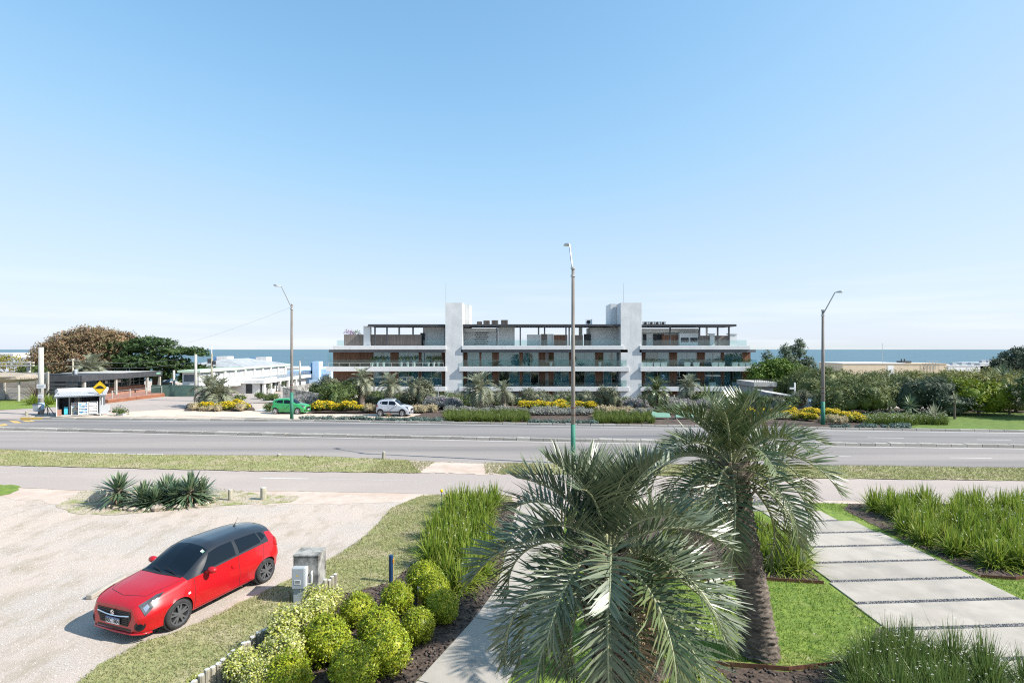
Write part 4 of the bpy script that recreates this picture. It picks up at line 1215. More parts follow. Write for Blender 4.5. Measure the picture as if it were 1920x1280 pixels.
# --- dark bar with deck
bar = thing('bar_building', 'low dark bar with black fascia, pale posts and terracotta base on a wooden deck', 'building', (-49.5, 62, 0))
def lb(root, name, mat, *a, bevel=0):
    m = MB(); m.box(*a); return m.build(name, X[mat] if isinstance(mat, str) else mat, root, bevel=bevel)
lb(bar, 'roof', 'dark_metal', -3.6, -.25, .05, 5.0, 2.55, 2.98); lb(bar, 'roof', 'dark_metal', -9, -.25, 5.003, 14.2, 2.55, 2.98)
lb(bar, 'roof_membrane', 'concrete', -8.6, -.4, 7.5, 14.0, 2.981, 3.03)
lb(bar, 'fascia', 'dark_metal', -.25, -.02, 0, 14.3, 2.35, 3.05); lb(bar, 'fascia', 'dark_metal', -3.6, -.26, -.1, .04, 2.35, 3.05)
lb(bar, 'wall', 'room', -3.5, -2.4, .4, 5, 0, 2.55); lb(bar, 'wall', 'room', -8.8, -2.4, 5.003, 14, 0, 2.55)
lb(bar, 'base_wall', 'brick', -2.4, -2.25, .4, 14, 0, 1.15)
for k in range(12):
    y = .6 + k * 1.12
    w = lb(bar, 'window', 'steel', -2.38, -2.3, y - .03, y + .03, 1.15, 2.45)
    p = MB(); p.box(-2.36, -2.33, y + .04, y + 1.06, 1.2, 2.45); p.build('pane', X['pane'], w)
    p = MB(); p.box(-2.37, -2.3, y + .035, y + 1.07, 1.72, 1.77); p.build('glazing_bar', X['steel'], w)
for k, y in enumerate((.6, 5.6, 11.4, 14.0)):
    lb(bar, 'post', 'pole_pale', -.42, -.18, y, y + .24, .2, 2.35)
for k in range(5):
    lb(bar, 'side_slat', 'dark_metal', -3.55, -.5, -.12, -.02, .2 + k * .42, .5 + k * .42)
for k, y in enumerate((6.5, 8.8)): lb(bar, 'notice', 'whitewall', -2.29, -2.27, y, y + .5, 1.7, 2.05)
lb(bar, 'green_sign', 'bench_green', -.015, .0, 13.0, 13.9, 2.6, 2.85)
dk = thing('wooden_deck', 'raised reddish wooden deck running along the dark bar', 'deck', (-47, 60.6, 0))
m = MB(); m.prism([(-2.6, .4), (1.5, 0), (2.4, 11.6), (-2.0, 13.4)], .36, .44); m.build('deck_floor', X['brick'], dk)
dl = [Vector((1.5, 0)), Vector((2.4, 11.6))]
for k in range(3):
    m = MB(); m.obox((1.53, 0), (2.43, 11.6), -.05, .02 + k * .115, .125 + k * .115); m.build('plank', X['deck'], dk)
m = MB(); m.obox((-2.6, .38), (1.5, -.02), -.05, 0, .36); m.build('end_board', X['deck'], dk)
for k in range(5):
    y = 1.0 + k * 2.6; m = MB(); m.cyl((1.5 + y * .077 - .3, y, .4), (1.5 + y * .077 - .3, y, 1.35), .05, .05, 6); m.build('rail_post', X['pole_pale'], dk)
m = MB(); m.tube([(1.25, .9, 1.25), (2.1, 11.5, 1.25)], .02, 5); m.build('handrail', X['steel'], dk)
# green boundary wall behind
gw = tag(MB().box(-46.5, -40.9, 69.4, 69.6, -.3, 1.45).build('boundary_wall', X['green_dark']), 'dark green boundary wall behind the bar and palms', 'wall')
for k, (p, h) in enumerate(((300, 1.9), (311, 1.5), (356, 2.3))):
    pass
    t = thing('water_tank', ['pale roof tank with a cap, above the dark bar', 'small blue and white roof tank above the dark bar', 'slim grey vent tank above the green wall'][k], 'tank', (XA(p, 84), 84, .9))
    m = MB(); m.lathe([(.5, 0), (.55, .2), (.55, h * .7), (.35, h * .85), (.15, h)], 12); m.build('body', X['concrete'] if k != 1 else X['blue_wall'], t)
    m = MB(); m.box(-.6, .6, -.6, .6, -1.6, 0); m.build('stand', X['pole_pale'], t)

# --- white restaurant with hip roof
wr_ = thing('restaurant', 'white two storey restaurant with grey hip roof and pale green eaves', 'building', (-41, 78, -.45))
lb(wr_, 'upper_wall', 'white', -2.2, 0, -7.4, 4, 1.9, 3.55); lb(wr_, 'upper_wall', 'white', -9.6, 0, 4.003, 20, 1.9, 3.55)
lb(wr_, 'window', 'kiosk_wall', -2.0, -.3, -7.46, -7.402, 2.3, 3.2); lb(wr_, 'eave', 'green_trim', -2.5, .5, -8.0, 3.5, 3.5, 3.78); lb(wr_, 'eave', 'green_trim', -10.2, .5, 3.503, 20.5, 3.55, 3.85)
m = MB(); m.add([(-10.2, 3.5, 3.853), (.5, 3.5, 3.853), (.5, 20.5, 3.853), (-10.2, 20.5, 3.853), (-5, 9, 5.0), (-5, 16, 5.0)], [(0, 1, 4), (1, 2, 5, 4), (2, 3, 5), (3, 0, 4, 5)]); m.build('roof', X['grey_roof'], wr_)
lb(wr_, 'lower_wall', 'white', -2.2, 4.2, .6, 18, 0, 1.55)
lb(wr_, 'lower_wall', 'white', -2.2, 0, -7.4, .55, 0, 1.9)
lb(wr_, 'terrace_fascia', 'white', 0.05, 5.0, .2, 18.5, 1.55, 2.05)
lb(wr_, 'terrace_fascia', 'white', 0.05, 1.6, -7.6, .15, 1.3, 1.75)
lb(wr_, 'green_band', 'green_trim', 5.003, 5.02, 7, 18, 1.6, 1.9)
lb(wr_, 'sign_board', 'whitewall', 5.02, 5.1, .4, 4.2, 1.55, 2.35)
m = MB()
sr_ = [(.9, 1.9), (1.1, 2.05), (1.25, 1.85), (1.45, 2.05), (1.6, 1.85), (1.9, 1.95), (2.1, 1.85), (2.4, 1.98), (2.7, 1.87), (3.0, 1.95), (3.3, 1.88)]
m.tube([(5.12, y, z) for y, z in sr_], .02, 5); m.build('sign_script', X['grey_box'], wr_)
for k in range(9):
    y = -6.9 + k * 2.9
    w = lb(wr_, 'window', 'grey_box', .002, .04, y, y + 2.2, 2.45, 3.35)
    p = MB(); p.box(.05, .06, y + .1, y + 1.05, 2.5, 3.3); p.build('pane', X['pane_dim'], w)
    p = MB(); p.box(.05, .06, y + 1.15, y + 2.1, 2.5, 3.3); p.build('pane', X['pane_dim'], w)
    lb(wr_, 'pilaster', 'white', .0, .3, y + 2.35, y + 2.75, 1.9, 3.55)
lb(wr_, 'door', 'room', 4.21, 4.26, 1.0, 2.0, .1, 1.45)
lb(wr_, 'door', 'room', 2.2, 3.1, .53, .59, .05, 1.45)
for k, y in enumerate((3.2, 6.5, 9.5)):
    w = lb(wr_, 'window', 'room', 4.21, 4.26, y, y + 2.2, .45, 1.45)
    for q in range(3):
        p = MB(); p.box(4.262, 4.30, y + q * 1.08, y + q * 1.08 + .05, .45, 1.45); p.build('glazing_bar', X['white_paint_gloss'], w)
for k, y in enumerate((.5, 2.6, 5.8, 9.0, 12)): lb(wr_, 'pillar', 'white', 4.6, 4.95, y, y + .4, 0, 1.55)
m = MB(); m.box(0.1, 4.9, 5, 18, 2.06, 2.1)
for k in range(16): m.box(4.85, 4.9, 4.6 + k * .85, 4.66 + k * .85, 2.1, 2.55)
m.box(4.85, 4.9, 4.6, 18, 2.55, 2.6); m.build('terrace_railing', X['steel'], wr_)
for k in range(2):
    t = thing('planter', ['white cubic planter by the restaurant door', 'white cubic planter between the restaurant windows'][k], 'planter', (-35.6, 79.6 + 4.2 * k, -.45))
    m = MB(); m.box(-.3, .3, -.3, .3, 0, .7); m.build('pot', X['white'], t)
    crown('plant', [(0, 0, .95, .35, .35, .35)], 160, .14, X['green_shrub'], t, 5 + k)['kind'] = 'stuff'
def tower_box(label, p0, p1, pt, pb, Y, blue):
    t = thing('roof_tower', label, 'building', (XA(p0, Y), Y, ZA(pb, Y) - 3))
    w = XA(p1, Y) - XA(p0, Y); h = ZA(pt, Y) - ZA(pb, Y) + 3
    lb(t, 'block', 'white', blue, w, 0, 2.6, 0, h); lb(t, 'side_block', 'blue_deep', 0, blue - .003, .4, 2.6, 0, h - .1)
    return t
t = tower_box('white roof tower with a blue side left of the grey hip roof', 398, 426, 668, 690, 112, .9)
t = tower_box('white roof tower with a dark chimney opening behind the grey hip roof', 465, 499, 669.5, 688, 112, 1.6)
m = MB(); m.box(2.3, 2.5, -.05, -.003, 3.6, 4.4); m.box(2.15, 2.65, -.05, -.003, 3.45, 3.6); m.box(2.15, 2.65, -.05, -.003, 4.4, 4.55); m.build('flue', X['black'], t)
bh = thing('blue_house', 'pale blue house with a tall blue chimney block left of the apartment building', 'house', (XA(590, 98), 98, -2.2))
bX = lambda p, Y=98: XA(p, Y) - XA(590, 98)
bZ = lambda p, Y=98: ZA(p, Y) + 2.2
lb(bh, 'wall', 'blue_wall', bX(534), bX(588), 0, 8, 0, bZ(695)); lb(bh, 'wall', 'blue_wall', bX(588), bX(618), .6, 8, 0, bZ(692))
lb(bh, 'chimney_block', 'blue_wall', bX(588), bX(600), -.6, 1.5, 0, bZ(677.5)); lb(bh, 'chimney_side', 'blue_deep', bX(582.5), bX(588) - .003, .0, 1.5, bZ(700), bZ(679))
lb(bh, 'parapet', 'whitewall', bX(530), bX(560), -1.5, -.1, 0, bZ(712)); lb(bh, 'terrace_wall', 'blue_wall', bX(588), bX(625), -2.2, -1.9, 0, bZ(711))
for p0, p1, a, b2 in ((566, 576, 700, 712), (604, 616, 700, 708), (609, 618, 716, 724)):
    w = lb(bh, 'window', 'whitewall', bX(p0), bX(p1), -.05 if p0 < 588 else .5, -.003 if p0 < 588 else .597, bZ(b2), bZ(a))
    p = MB(); y = -.09 if p0 < 588 else .46
    p.box(bX(p0) + .1, bX(p1) - .1, y, y + .03, bZ(b2) + .1, bZ(a) - .1); p.build('pane', X['blue_deep'], w)
hs = random.Random(8)
for k, (p0, p1, t_, mt) in enumerate(((-40, 25, 661, 'whitewall'), (22, 50, 664, 'grey_roof'), (515, 560, 688, 'whitewall'), (555, 585, 690, 'white'), (345, 372, 692, 'whitewall'), (600, 640, 688, 'blue_wall'))):
    Y = 135 + 6 * k
    o = thing('house', ['far white flat roofed house at the left edge below the sea horizon', 'far grey house top beside the brown tree', 'low white roof beyond the restaurant terrace', 'small white house top left of the blue chimney block', 'white flat roof beside the dark cypress', 'far pale blue house behind the balcony corner'][k], 'house', (XA((p0 + p1) / 2, Y), Y, -12))
    w = (p1 - p0) * Y / F / 2
    lb(o, 'wall', mt, -w, w, 0, 7, 0, ZA(t_, Y) + 11.6); lb(o, 'roof', 'white', -w - .2, w + .2, -.2, 7.2, ZA(t_, Y) + 11.6, ZA(t_, Y) + 12)
    for q in range(2):
        p = MB(); p.box(-w * .6 + q * w, -w * .2 + q * w, -.05, -.004, ZA(t_, Y) + 9.6, ZA(t_, Y) + 11); p.build('window', X['room'], o)

# --- concrete ramp walls, stone walls
rw = thing('ramp_wall', 'grey concrete ramp wall left of the apartment building', 'wall', (-24.5, 60.5, 0))
m = MB(); m.add([(-1.0, 0, 0), (3.4, 0, 0), (3.4, .25, 0), (-1.0, .25, 0), (-1.0, 0, 1.75), (3.4, 0, 1.0), (3.4, .25, 1.0), (-1.0, .25, 1.75)], [(0, 1, 5, 4), (2, 3, 7, 6), (4, 5, 6, 7), (0, 4, 7, 3), (1, 2, 6, 5)]); m.build('front_wall', X['concrete_dirty'], rw)
m = MB(); m.box(-1.25, -1.0, 0, 9, 0, 1.76); m.build('side_wall', X['concrete_dirty'], rw)
m = MB(); m.box(-.99, 5.5, .26, 7, .2, .95); m.build('ramp_roof', X['concrete'], rw)
def gabion(label, x0, x1, Y, z0, z1, seed):
    t = thing('stone_wall', label, 'wall', (x0, Y, z0)); r0 = random.Random(seed)
    m = MB(); m.box(0, x1 - x0, .06, .5, 0, z1 - z0 - .05); m.build('core', X['stone'], t)
    me = stone_mesh('stone', X['stone'], .5, 1, 1)
    z = 0
    rows = max(2, int((z1 - z0) / .30)); rh = (z1 - z0) / rows; n = 0
    for k in range(rows):
        xx = 0
        while xx < x1 - x0 - .2 and n < 290:
            w = r0.uniform(.35, .7); w = min(w, x1 - x0 - xx)
            o = link('stone', me, t); o.location = (xx + w / 2, -r0.uniform(0, .06), k * rh); o.scale = (w * .96, .2, rh * .94); xx += w; n += 1
    m = MB(); m.box(-.1, x1 - x0 + .1, -.12, .55, z1 - z0, z1 - z0 + .09); m.build('coping', X['concrete'], t)
gabion('grey stone wall behind the white car', XA(718, 66), XA(783, 66), 66, -.6, .75, 1)
gabion('low grey stone garden wall in front of the right tower', XA(1172, 66), XA(1325, 66), 66, -1.4, -.1, 2)
t = thing('garden_wall', 'low wall with pale coping in front of the apartment centre', 'wall', (XA(855, 67), 67, -1.4))
lb(t, 'wall', 'concrete_dirty', 0, XA(1110, 67) - XA(855, 67), 0, .3, 0, 1.3); lb(t, 'coping', 'slab', -.1, XA(1110, 67) - XA(855, 67) + .1, -.06, .36, 1.3, 1.4)

# --- right side: garage, fence, flat houses on the shore
ga = thing('garage', 'grey garage with white slab roof right of the apartment building', 'garage', (XA(1416, 72), 72, -2.3))
gw_ = XA(1452, 72) - XA(1416, 72)
lb(ga, 'wall', 'concrete', 0, gw_, .3, 5, 0, 3.4); lb(ga, 'door', 'grey_box', .4, 1.2, .2, .28, 0, 2.6); lb(ga, 'door', 'grey_box', 1.35, gw_ - .3, .2, .28, 0, 2.6)
lb(ga, 'roof', 'concrete', -.3, gw_ + .2, -.3, 5.2, 3.4, 4.0)
m = MB()
for k in range(12): m.box(-.2 + k * .25, -.16 + k * .25, -.2, -.15, 4.0, 4.35)
m.box(-.3, gw_ + .2, -.2, -.15, 4.35, 4.4); m.build('roof_railing', X['dark_metal'], ga)
cn = thing('canopy', 'pale sloping canopy between the garage and the plank fence', 'canopy', (XA(1436, 62), 62, -1.2))
m = MB(); m.add([(0, 0, 2.35), (4.0, -2.0, 1.75), (4.4, 2, 1.8), (.2, 4, 2.5), (0, 0, 2.25), (4.0, -2.0, 1.65), (4.4, 2, 1.7), (.2, 4, 2.4)], [(0, 1, 2, 3), (7, 6, 5, 4), (0, 4, 5, 1), (1, 5, 6, 2), (2, 6, 7, 3), (3, 7, 4, 0)]); m.build('sheet', X['concrete'], cn)
lb(cn, 'wall', 'concrete', .3, 3.9, .2, .4, 0, 1.9)
fe = thing('plank_fence', 'dark grey upright plank fence beside the dark hedge', 'fence', (XA(1497, 58), 58, -.6))
for k in range(12):
    h = 2.0 - .03 * k + .04 * (k % 3)
    lb(fe, 'plank', 'wood_grey', k * .135, k * .135 + .128, .01 * (k % 2), .03 + .01 * (k % 2), 0, h)
lb(fe, 'rail', 'wood_grey', 0, 1.6, .05, .1, .5, .6); lb(fe, 'rail', 'wood_grey', 0, 1.6, .05, .1, 1.5, 1.6)
tb = thing('beach_house', 'long flat tan building behind the hedge at the shore', 'building', (XA(1580, 130), 130, -9))
Yb = 130; tw = XA(1775, Yb) - XA(1580, Yb)
lb(tb, 'wall', 'tan_wall', 0, tw, 0, 10, 0, 11.6); lb(tb, 'roof', 'whitewall', -.15, tw * .6, -.12, 10.1, 11.6, 11.82); lb(tb, 'roof', 'tan_wall', tw * .6 + .01, tw + .1, -.12, 10.1, 11.55, 11.68)
lb(tb, 'door', 'whitewall', tw * .43, tw * .49, -.05, -.004, 8, 11.2)
m = MB(); m.box(tw * .66, tw * .75, 3, 5, 11.7, 12.2); m.cyl((tw * .68, 4, 12.2), (tw * .68, 4, 12.7), .15, .15, 6); m.cyl((tw * .71, 4, 12.2), (tw * .71, 4, 12.7), .15, .15, 6); m.build('roof_unit', X['dark_metal'], tb)
m = MB()
for k in range(5): m.box(tw * .79 + k * .8, tw * .79 + k * .8 + .07, -.3, -.22, 10.2, 12.4)
m.box(tw * .79, tw * .79 + 3.3, -.3, -.22, 12.3, 12.4); m.build('roof_ladder', X['steel'], tb)
m = MB(); m.cyl((tw * .395, .5, 11.7), (tw * .395, .5, 16.6), .07, .04, 6); m.build('mast', X['steel'], tb)
for k, (p0, p1, t_, mt, lab) in enumerate(((1778, 1848, 684.5, 'white', 'low white flat building with rooftop units next to the tan one'), (1508, 1521, 675, 'tan_wall', 'tan block just behind the slim poplars'), (1838, 1885, 680, 'whitewall', 'white roofed building with dark box in front of the far right tree'))):
    Y = 142; o = thing('house', lab, 'building', (XA((p0 + p1) / 2, Y), Y, -10)); w = (p1 - p0) * Y / F / 2
    lb(o, 'wall', mt, -w, w, 0, 8, 0, ZA(t_, Y) + 9.8); lb(o, 'roof', 'white', -w - .1, w + .1, -.1, 8.1, ZA(t_, Y) + 9.8, ZA(t_, Y) + 10)
    if k != 1:
        for q in range(3): lb(o, 'roof_unit', 'grey_box', -w * .6 + q * w * .5, -w * .6 + q * w * .5 + 1.1, 1, 2, ZA(t_, Y) + 10, ZA(t_, Y) + 10.7)
    lb(o, 'window', 'room', -w * .4, w * .2, -.05, -.004, ZA(t_, Y) + 7, ZA(t_, Y) + 8.4)
# ------------------------------------------------------------------ far planting
def zt_(x, y): return tz(x, y)
# trees at the left
T0 = (XA(150, 72), 78, -.5)
tree('broadleaf_tree', 'large brown-orange leaved tree behind the dark bar', 'tree', (XA(145, 80), 80, -.5),
     [(-4.5, 0, 3.4, 2.8, 2.6, 2.4), (-3.4, -.5, 5.0, 2.8, 2.6, 2.2), (-1.2, 0, 6.6, 2.9, 2.6, 2.3), (1.6, .4, 7.6, 3.0, 2.6, 2.2), (4.2, 0, 7.4, 2.8, 2.6, 2.0), (6.4, .3, 7.0, 2.2, 2.2, 1.9), (-1.5, -1.2, 3.6, 3.0, 2.4, 2.6), (2.0, -.6, 4.8, 3.4, 2.6, 2.6), (5.0, 0, 5.2, 2.6, 2.4, 2.4), (-5.2, .4, 1.9, 1.6, 1.8, 1.6)],
     38000, .27, 'brown_tree', 21, th=4, tr=.35, clump=.75, inner=.68, per=34, core=.72)
tree('cypress_tree', 'wide dark green cypress with flat layered branches behind the bar roof', 'tree', (XA(290, 80), 80, -.5),
     [(-5.5, 0, 7.2, 2.2, 2, .8), (-3, 0, 6.6, 3.0, 2.4, 1.1), (-.5, 0, 7.4, 3.0, 2.4, .9), (2.5, 0, 6.2, 3.0, 2.4, .9), (5.4, 0, 6.0, 2.0, 2, .7), (-4.5, -.5, 4.8, 3.0, 2.4, 1.3), (-1, -1, 4.6, 3.2, 2.4, 1.3), (2.5, -.5, 4.2, 3.0, 2.4, 1.1), (5.8, 0, 3.3, 2.4, 2, .9), (-3, -.6, 2.8, 3.0, 2, 1.1), (1.5, -.6, 2.6, 3.4, 2, 1.0), (5, -.3, 2.0, 2.4, 2, .8)],
     17000, .36, 'cypress', 22, th=6, tr=.3, nl=10, clump=.75, inner=.62, per=30, flat=.6, core=.55)
tree('yellow_tree', 'small tree with yellow autumn leaves at the left edge', 'tree', (XA(18, 76), 76, -.4),
     [(-2, 0, 4.2, 1.8, 1.5, 1.3), (0, 0, 4.4, 1.6, 1.5, 1.2), (2, 0, 3.6, 1.3, 1.2, 1.0), (-3.5, 0, 3.6, 1.4, 1.2, 1.1)], 2200, .26, 'autumn', 23, tr=.12, clump=.5, inner=.3, per=14)
tree('shrub', 'green shrub behind the plank wall beside the brown tree', 'shrub', (XA(60, 72), 72, 0), [(0, 0, 2.6, 1.4, 1, 1.5), (1.4, 0, 2.0, 1, 1, 1.5), (-.8, 0, 3.0, .9, .8, .9)], 2600, .22, 'green_shrub', 24, tr=.08, core=.6)
small_palm('palm with pale hanging fronds standing behind the bar roof', (XA(172, 75), 75, -.3), 3.4, .28, 2.5, 44, 31, low=-80)
small_palm('palm on the left of the pair in the yellow flower bed', (XA(394, 57), 57, 0), 1.5, .26, 2.1, 44, 32)
small_palm('palm on the right of the pair in the yellow flower bed', (XA(411, 55.5), 55.5, 0), 1.3, .28, 2.1, 44, 33)
small_palm('palm with thick brown trunk beside the dark round bush', (XA(677, 57), 57, tz(XA(677, 57), 57)), 2.8, .34, 1.75, 36, 34, leaf='palm_leaf_far', bark='palm_bark')
small_palm('sparse palm on the slope left of the white car', (XA(733, 59), 59, tz(XA(733, 59), 59)), 2.4, .26, 1.85, 26, 35)
small_palm('fullest silvery palm with a whitish trunk near the left tower', (XA(898, 53.5), 53.5, 0), 2.0, .24, 2.0, 44, 36)
small_palm('smaller leaning palm just right of the fullest palm', (XA(944, 56), 56, tz(XA(944, 56), 56)), 1.7, .22, 1.5, 26, 37)
small_palm('greener palm with dark trunk beside the right tower', (XA(1230, 52), 52, 0), 1.95, .27, 1.75, 34, 38, leaf='palm_leaf_g', bark='palm_bark')
small_palm('palm on the slope right of the greener palm, partly behind fronds', (XA(1292, 57), 57, tz(XA(1292, 57), 57)), 2.3, .25, 1.6, 30, 39)

# shrubs before the apartment house: (px centre, Y, px width, top row, material, label)
SH = [(640, 56, 84, 716, 'green_shrub', 'dark green rounded bush left of the thick trunked palm', .16),
      (622, 62, 50, 708, 'olive', 'grey-green olive bush behind the dark rounded bush', .16),
      (590, 62, 34, 718, 'green_shrub', 'small green bush on top of the ramp wall', .15),
      (790, 58, 46, 712, 'olive', 'grey-green olive bush right of the white car', .15),
      (772, 60, 40, 730, 'olive', 'lower olive bush against the grey stone wall', .14),
      (993, 58, 34, 730, 'olive', 'small olive bush right of the leaning palm', .14),
      (1022, 57, 34, 742, 'olive', 'low spreading grey-green bush in front of the apartment centre', .12),
      (1143, 54, 46, 727, 'olive', 'grey-green olive bush between the middle lamp post and the right tower', .15),
      (1108, 55, 40, 747, 'olive', 'low grey-green bush by the middle lamp post', .12),
      (1355, 57, 46, 737, 'olive', 'pale olive bush behind the fronds of the taller palm', .15),
      (712, 61, 60, 735, 'green_shrub', 'dark leafy bush between the two palms on the slope', .14),
      (868, 60, 70, 742, 'green_shrub', 'dark green bush behind the fullest palm', .14),
      (965, 60, 60, 748, 'green_shrub', 'dark green bush behind the leaning palm', .14),
      (1090, 60, 70, 750, 'green_shrub', 'green bush along the pale coping of the garden wall', .14),
      (450, 63, 22, 744, 'green_shrub', 'small clipped bush by the restaurant drive', .14),
      (487, 66, 18, 741, 'green_shrub', 'clipped bush nearer the restaurant planters', .14),
      (510, 64, 26, 741, 'green_shrub', 'rounded bush at the corner of the restaurant drive', .14),
      (505, 52.5, 18, 761, 'green_shrub', 'low bush behind the green car', .12),
      (1500, 55, 34, 734, 'olive', 'sparse pale shrub in front of the plank fence', .12),
      (1410, 55, 60, 748, 'olive', 'twiggy grey shrub by the canopy', .12)]
for k, (px, Y, w, top, mt, lab, lf) in enumerate(SH):
    x = XA(px, Y); z = tz(x, Y); h = max(.6, ZA(top, Y) - z); wm = w * Y / F
    t = thing('shrub', lab, 'shrub', (x, Y, z))
    m = MB(); m.tube([(0, 0, -.2), (.03, 0, h * .5)], [.07, .04], 6); m.build('stem', X['bark'], t)
    crown('foliage', shrub_lobes(wm, wm, h, 8, 200 + k), int(900 + 420 * wm * h), lf, X[mt], t, 200 + k, clump=.3, inner=.6, per=14, core=.62)
gsp = mound_proto('green_shrub', 'shrub', 1.9, 1.35, 1500, .14, 'green_shrub', 290, clump=.25, core=.65, per=12, aspect=.45)
osp = mound_proto('green_shrub', 'shrub', 1.9, 1.5, 1500, .13, 'olive', 291, clump=.25, core=.65, per=12, aspect=.4)
gq = [(XA(p, Y), Y) for p, Y in ((838, 58), (856, 60), (876, 57.5), (915, 58.5), (930, 60), (960, 58), (978, 60.5), (1008, 59), (1040, 58.5), (1056, 60), (1074, 58.5), (1094, 59), (1122, 58), (1160, 57), (1176, 58.5), (1208, 57), (1250, 56.5), (1268, 58), (1310, 56), (1335, 57), (1378, 55.5), (1398, 54.5), (1428, 54), (1455, 53.5), (1480, 53), (700, 60), (745, 61), (805, 59), (660, 60), (1530, 52.5), (1560, 51))]
place_copies([gsp, osp], gq, lambda x, y: 'mid green background shrub on the slope ' + ('left of the left tower' if x < -8 else 'below the apartment centre' if x < 11 else 'below the right balconies' if x < 26 else 'near the plank fence'), 'background shrubs on the slope', (.8, 1.25), 20, zt_)
# flowering mounds
mp = [mound_proto('flower_mound', 'flowering shrub', 1.5, .85, 1300, .11, 'bed_green', 300 + k, 420, 'yellow_flower', .10, clump=.22, core=.7, per=12, aspect=.35) for k in range(3)]
fl = []
for px, Y in ((372, 54.5), (388, 53.6), (402, 54.2), (418, 53.4), (432, 54.2), (446, 53.6), (458, 53.8), (440, 55.8),
              (582, 53.2), (596, 53), (612, 53.4), (626, 53), (640, 53.2), (655, 53), (668, 53.2), (682, 53.4), (600, 54.4), (636, 54.5), (664, 54.4),
              (985, 53.8), (1002, 53.4), (1018, 53.8), (1034, 53.2), (1050, 53.6), (1068, 53), (1084, 53.4), (1100, 53.2), (1112, 53.6), (1025, 54.8), (1058, 54.8),
              (1385, 48.6), (1400, 48), (1418, 47.6), (1436, 47.3), (1454, 47), (1472, 46.6), (1490, 46.2), (1508, 45.8), (1524, 45.4), (1556, 44.9), (1574, 44.6), (1592, 44.4), (1608, 44.5), (1560, 46.2), (1590, 46), (1480, 47.8), (1520, 47), (1440, 48.6)):
    fl.append((XA(px, Y), Y))
place_copies(mp, fl, lambda x, y: 'mound of yellow flowers ' + ('under the pair of palms by the restaurant' if x < -24 else 'between the green and the white car' if x < -10 else 'below the apartment centre, near the middle lamp post' if x < 12 else 'left of the right lamp post' if x < 24.7 else 'right of the right lamp post'), 'yellow flower mounds across the road', (.55, 1.08), 21, zt_)
bp2 = [mound_proto('blond_tussock', 'ornamental grass', .8, .55, 500, .2, 'blond', 320 + k, clump=.12, core=.6, per=10, aspect=.15) for k in range(2)]
bs = [(XA(p, y), y) for p, y in ((366, 53.2), (380, 52.8), (396, 52.7), (409, 52.6), (452, 52.7), (690, 52.4), (700, 52.2), (708, 52.5), (778, 51.8), (786, 51.4), (795, 51.2), (802, 51.6), (812, 51.5), (1128, 51), (1140, 50.4), (1152, 50), (1165, 50.2), (1178, 49.8), (1186, 50.4), (1148, 51.6), (1170, 51.4), (1545, 44.6), (1578, 43.4), (1204, 50), (1560, 43.6))]
place_copies(bp2, bs, lambda x, y: 'straw coloured grass tussock ' + ('under the palms by the restaurant' if x < -24 else 'beside the white car' if x < -5 else 'left of the pale green benches' if x < 13 else 'near the right lamp post'), 'straw tussocks across the road', (.8, 1.25), 22, zt_)
gp = [clump_proto('grass_clump', 'ornamental grass', 150, .95, .035, 'bed_green', 340 + k, flowers=3, lean=(3, 50), foot=.3) for k in range(3)]
gs = []
r6 = random.Random(6)
for p in range(842, 996, 11):
    for Y in (45.0, 46.2, 47.5, 48.8): gs.append((XA(p + r6.uniform(-4, 4), Y), Y + r6.uniform(-.3, .3)))
for p in range(1118, 1226, 11):
    for Y in (44.0, 45.2, 46.6, 47.8): gs.append((XA(p + r6.uniform(-4, 4), Y), Y + r6.uniform(-.3, .3)))
place_copies(gp, gs, lambda x, y: 'green grass clump ' + ('left of the middle lamp post' if x < 3 else 'beside the pale green benches') + (' right behind the kerb' if y < 45.1 else ' in the second row' if y < 46.6 else ' in the third row' if y < 47.9 else ' at the back'), 'green grass clumps behind the far kerb', (.75, 1.05), 23, zt_)
wp = [clump_proto('grass_clump', 'ornamental grass', 150, 1.0, .035, 'bed_green', 350 + k, flowers=12, fsize=.06, lean=(3, 55), foot=.3) for k in range(2)]
ws = []
for p in range(1628, 1772, 13):
    for Y in (43.0, 44.4, 45.6): ws.append((XA(p + r6.uniform(-4, 4), Y), Y + r6.uniform(-.3, .3)))
place_copies(wp, ws, lambda x, y: 'green clump with white flowers between the yellow flowers and the lawn, ' + ('kerb row' if y < 43.8 else 'middle row' if y < 45 else 'back row'), 'white-flowered clumps behind the far kerb', (.75, 1.0), 24, zt_)
sp_ = [mound_proto('silver_shrub', 'shrub', 1.3, .75, 900, .12, 'silver', 360 + k, 40, 'purple', .07, clump=.25, per=12, core=.6, aspect=.4) for k in range(3)]
ss = [(XA(p, Y), Y) for p, Y in ((560, 56), (572, 57), (586, 56.4), (600, 57), (612, 56), (578, 58.2), (596, 58.4), (812, 54.6), (824, 54), (836, 55), (848, 54.4), (860, 55), (830, 56.6), (850, 56.8), (806, 56), (1182, 53.5), (1194, 54.2), (1206, 53.6), (1214, 55), (1250, 53), (1262, 54), (1274, 53), (1286, 54), (1300, 53.4), (1316, 54), (1200, 55.6), (1258, 55.6), (1330, 53), (1345, 52.4), (1365, 52), (1385, 51.6))]
place_copies(sp_, ss, lambda x, y: 'silvery purple-tipped shrub ' + ('behind the green car' if x < -18 else 'at the foot of the left tower' if x < -3 else 'in front of the right tower'), 'silver and purple shrubs on the slope', (1.0, 1.7), 25, zt_)
sl = [mound_proto('silver_mound', 'shrub', .9, .5, 520, .1, 'silver', 370 + k, clump=.2, per=12, core=.6, aspect=.4) for k in range(2)]
s2 = [(XA(p, Y), Y) for p in range(998, 1112, 9) for Y in (49.2, 50.6)] + [(XA(p, 51.2), 51.2) for p in range(838, 990, 11)] + [(XA(p, 49.6), 49.6) for p in range(1186, 1330, 12)]
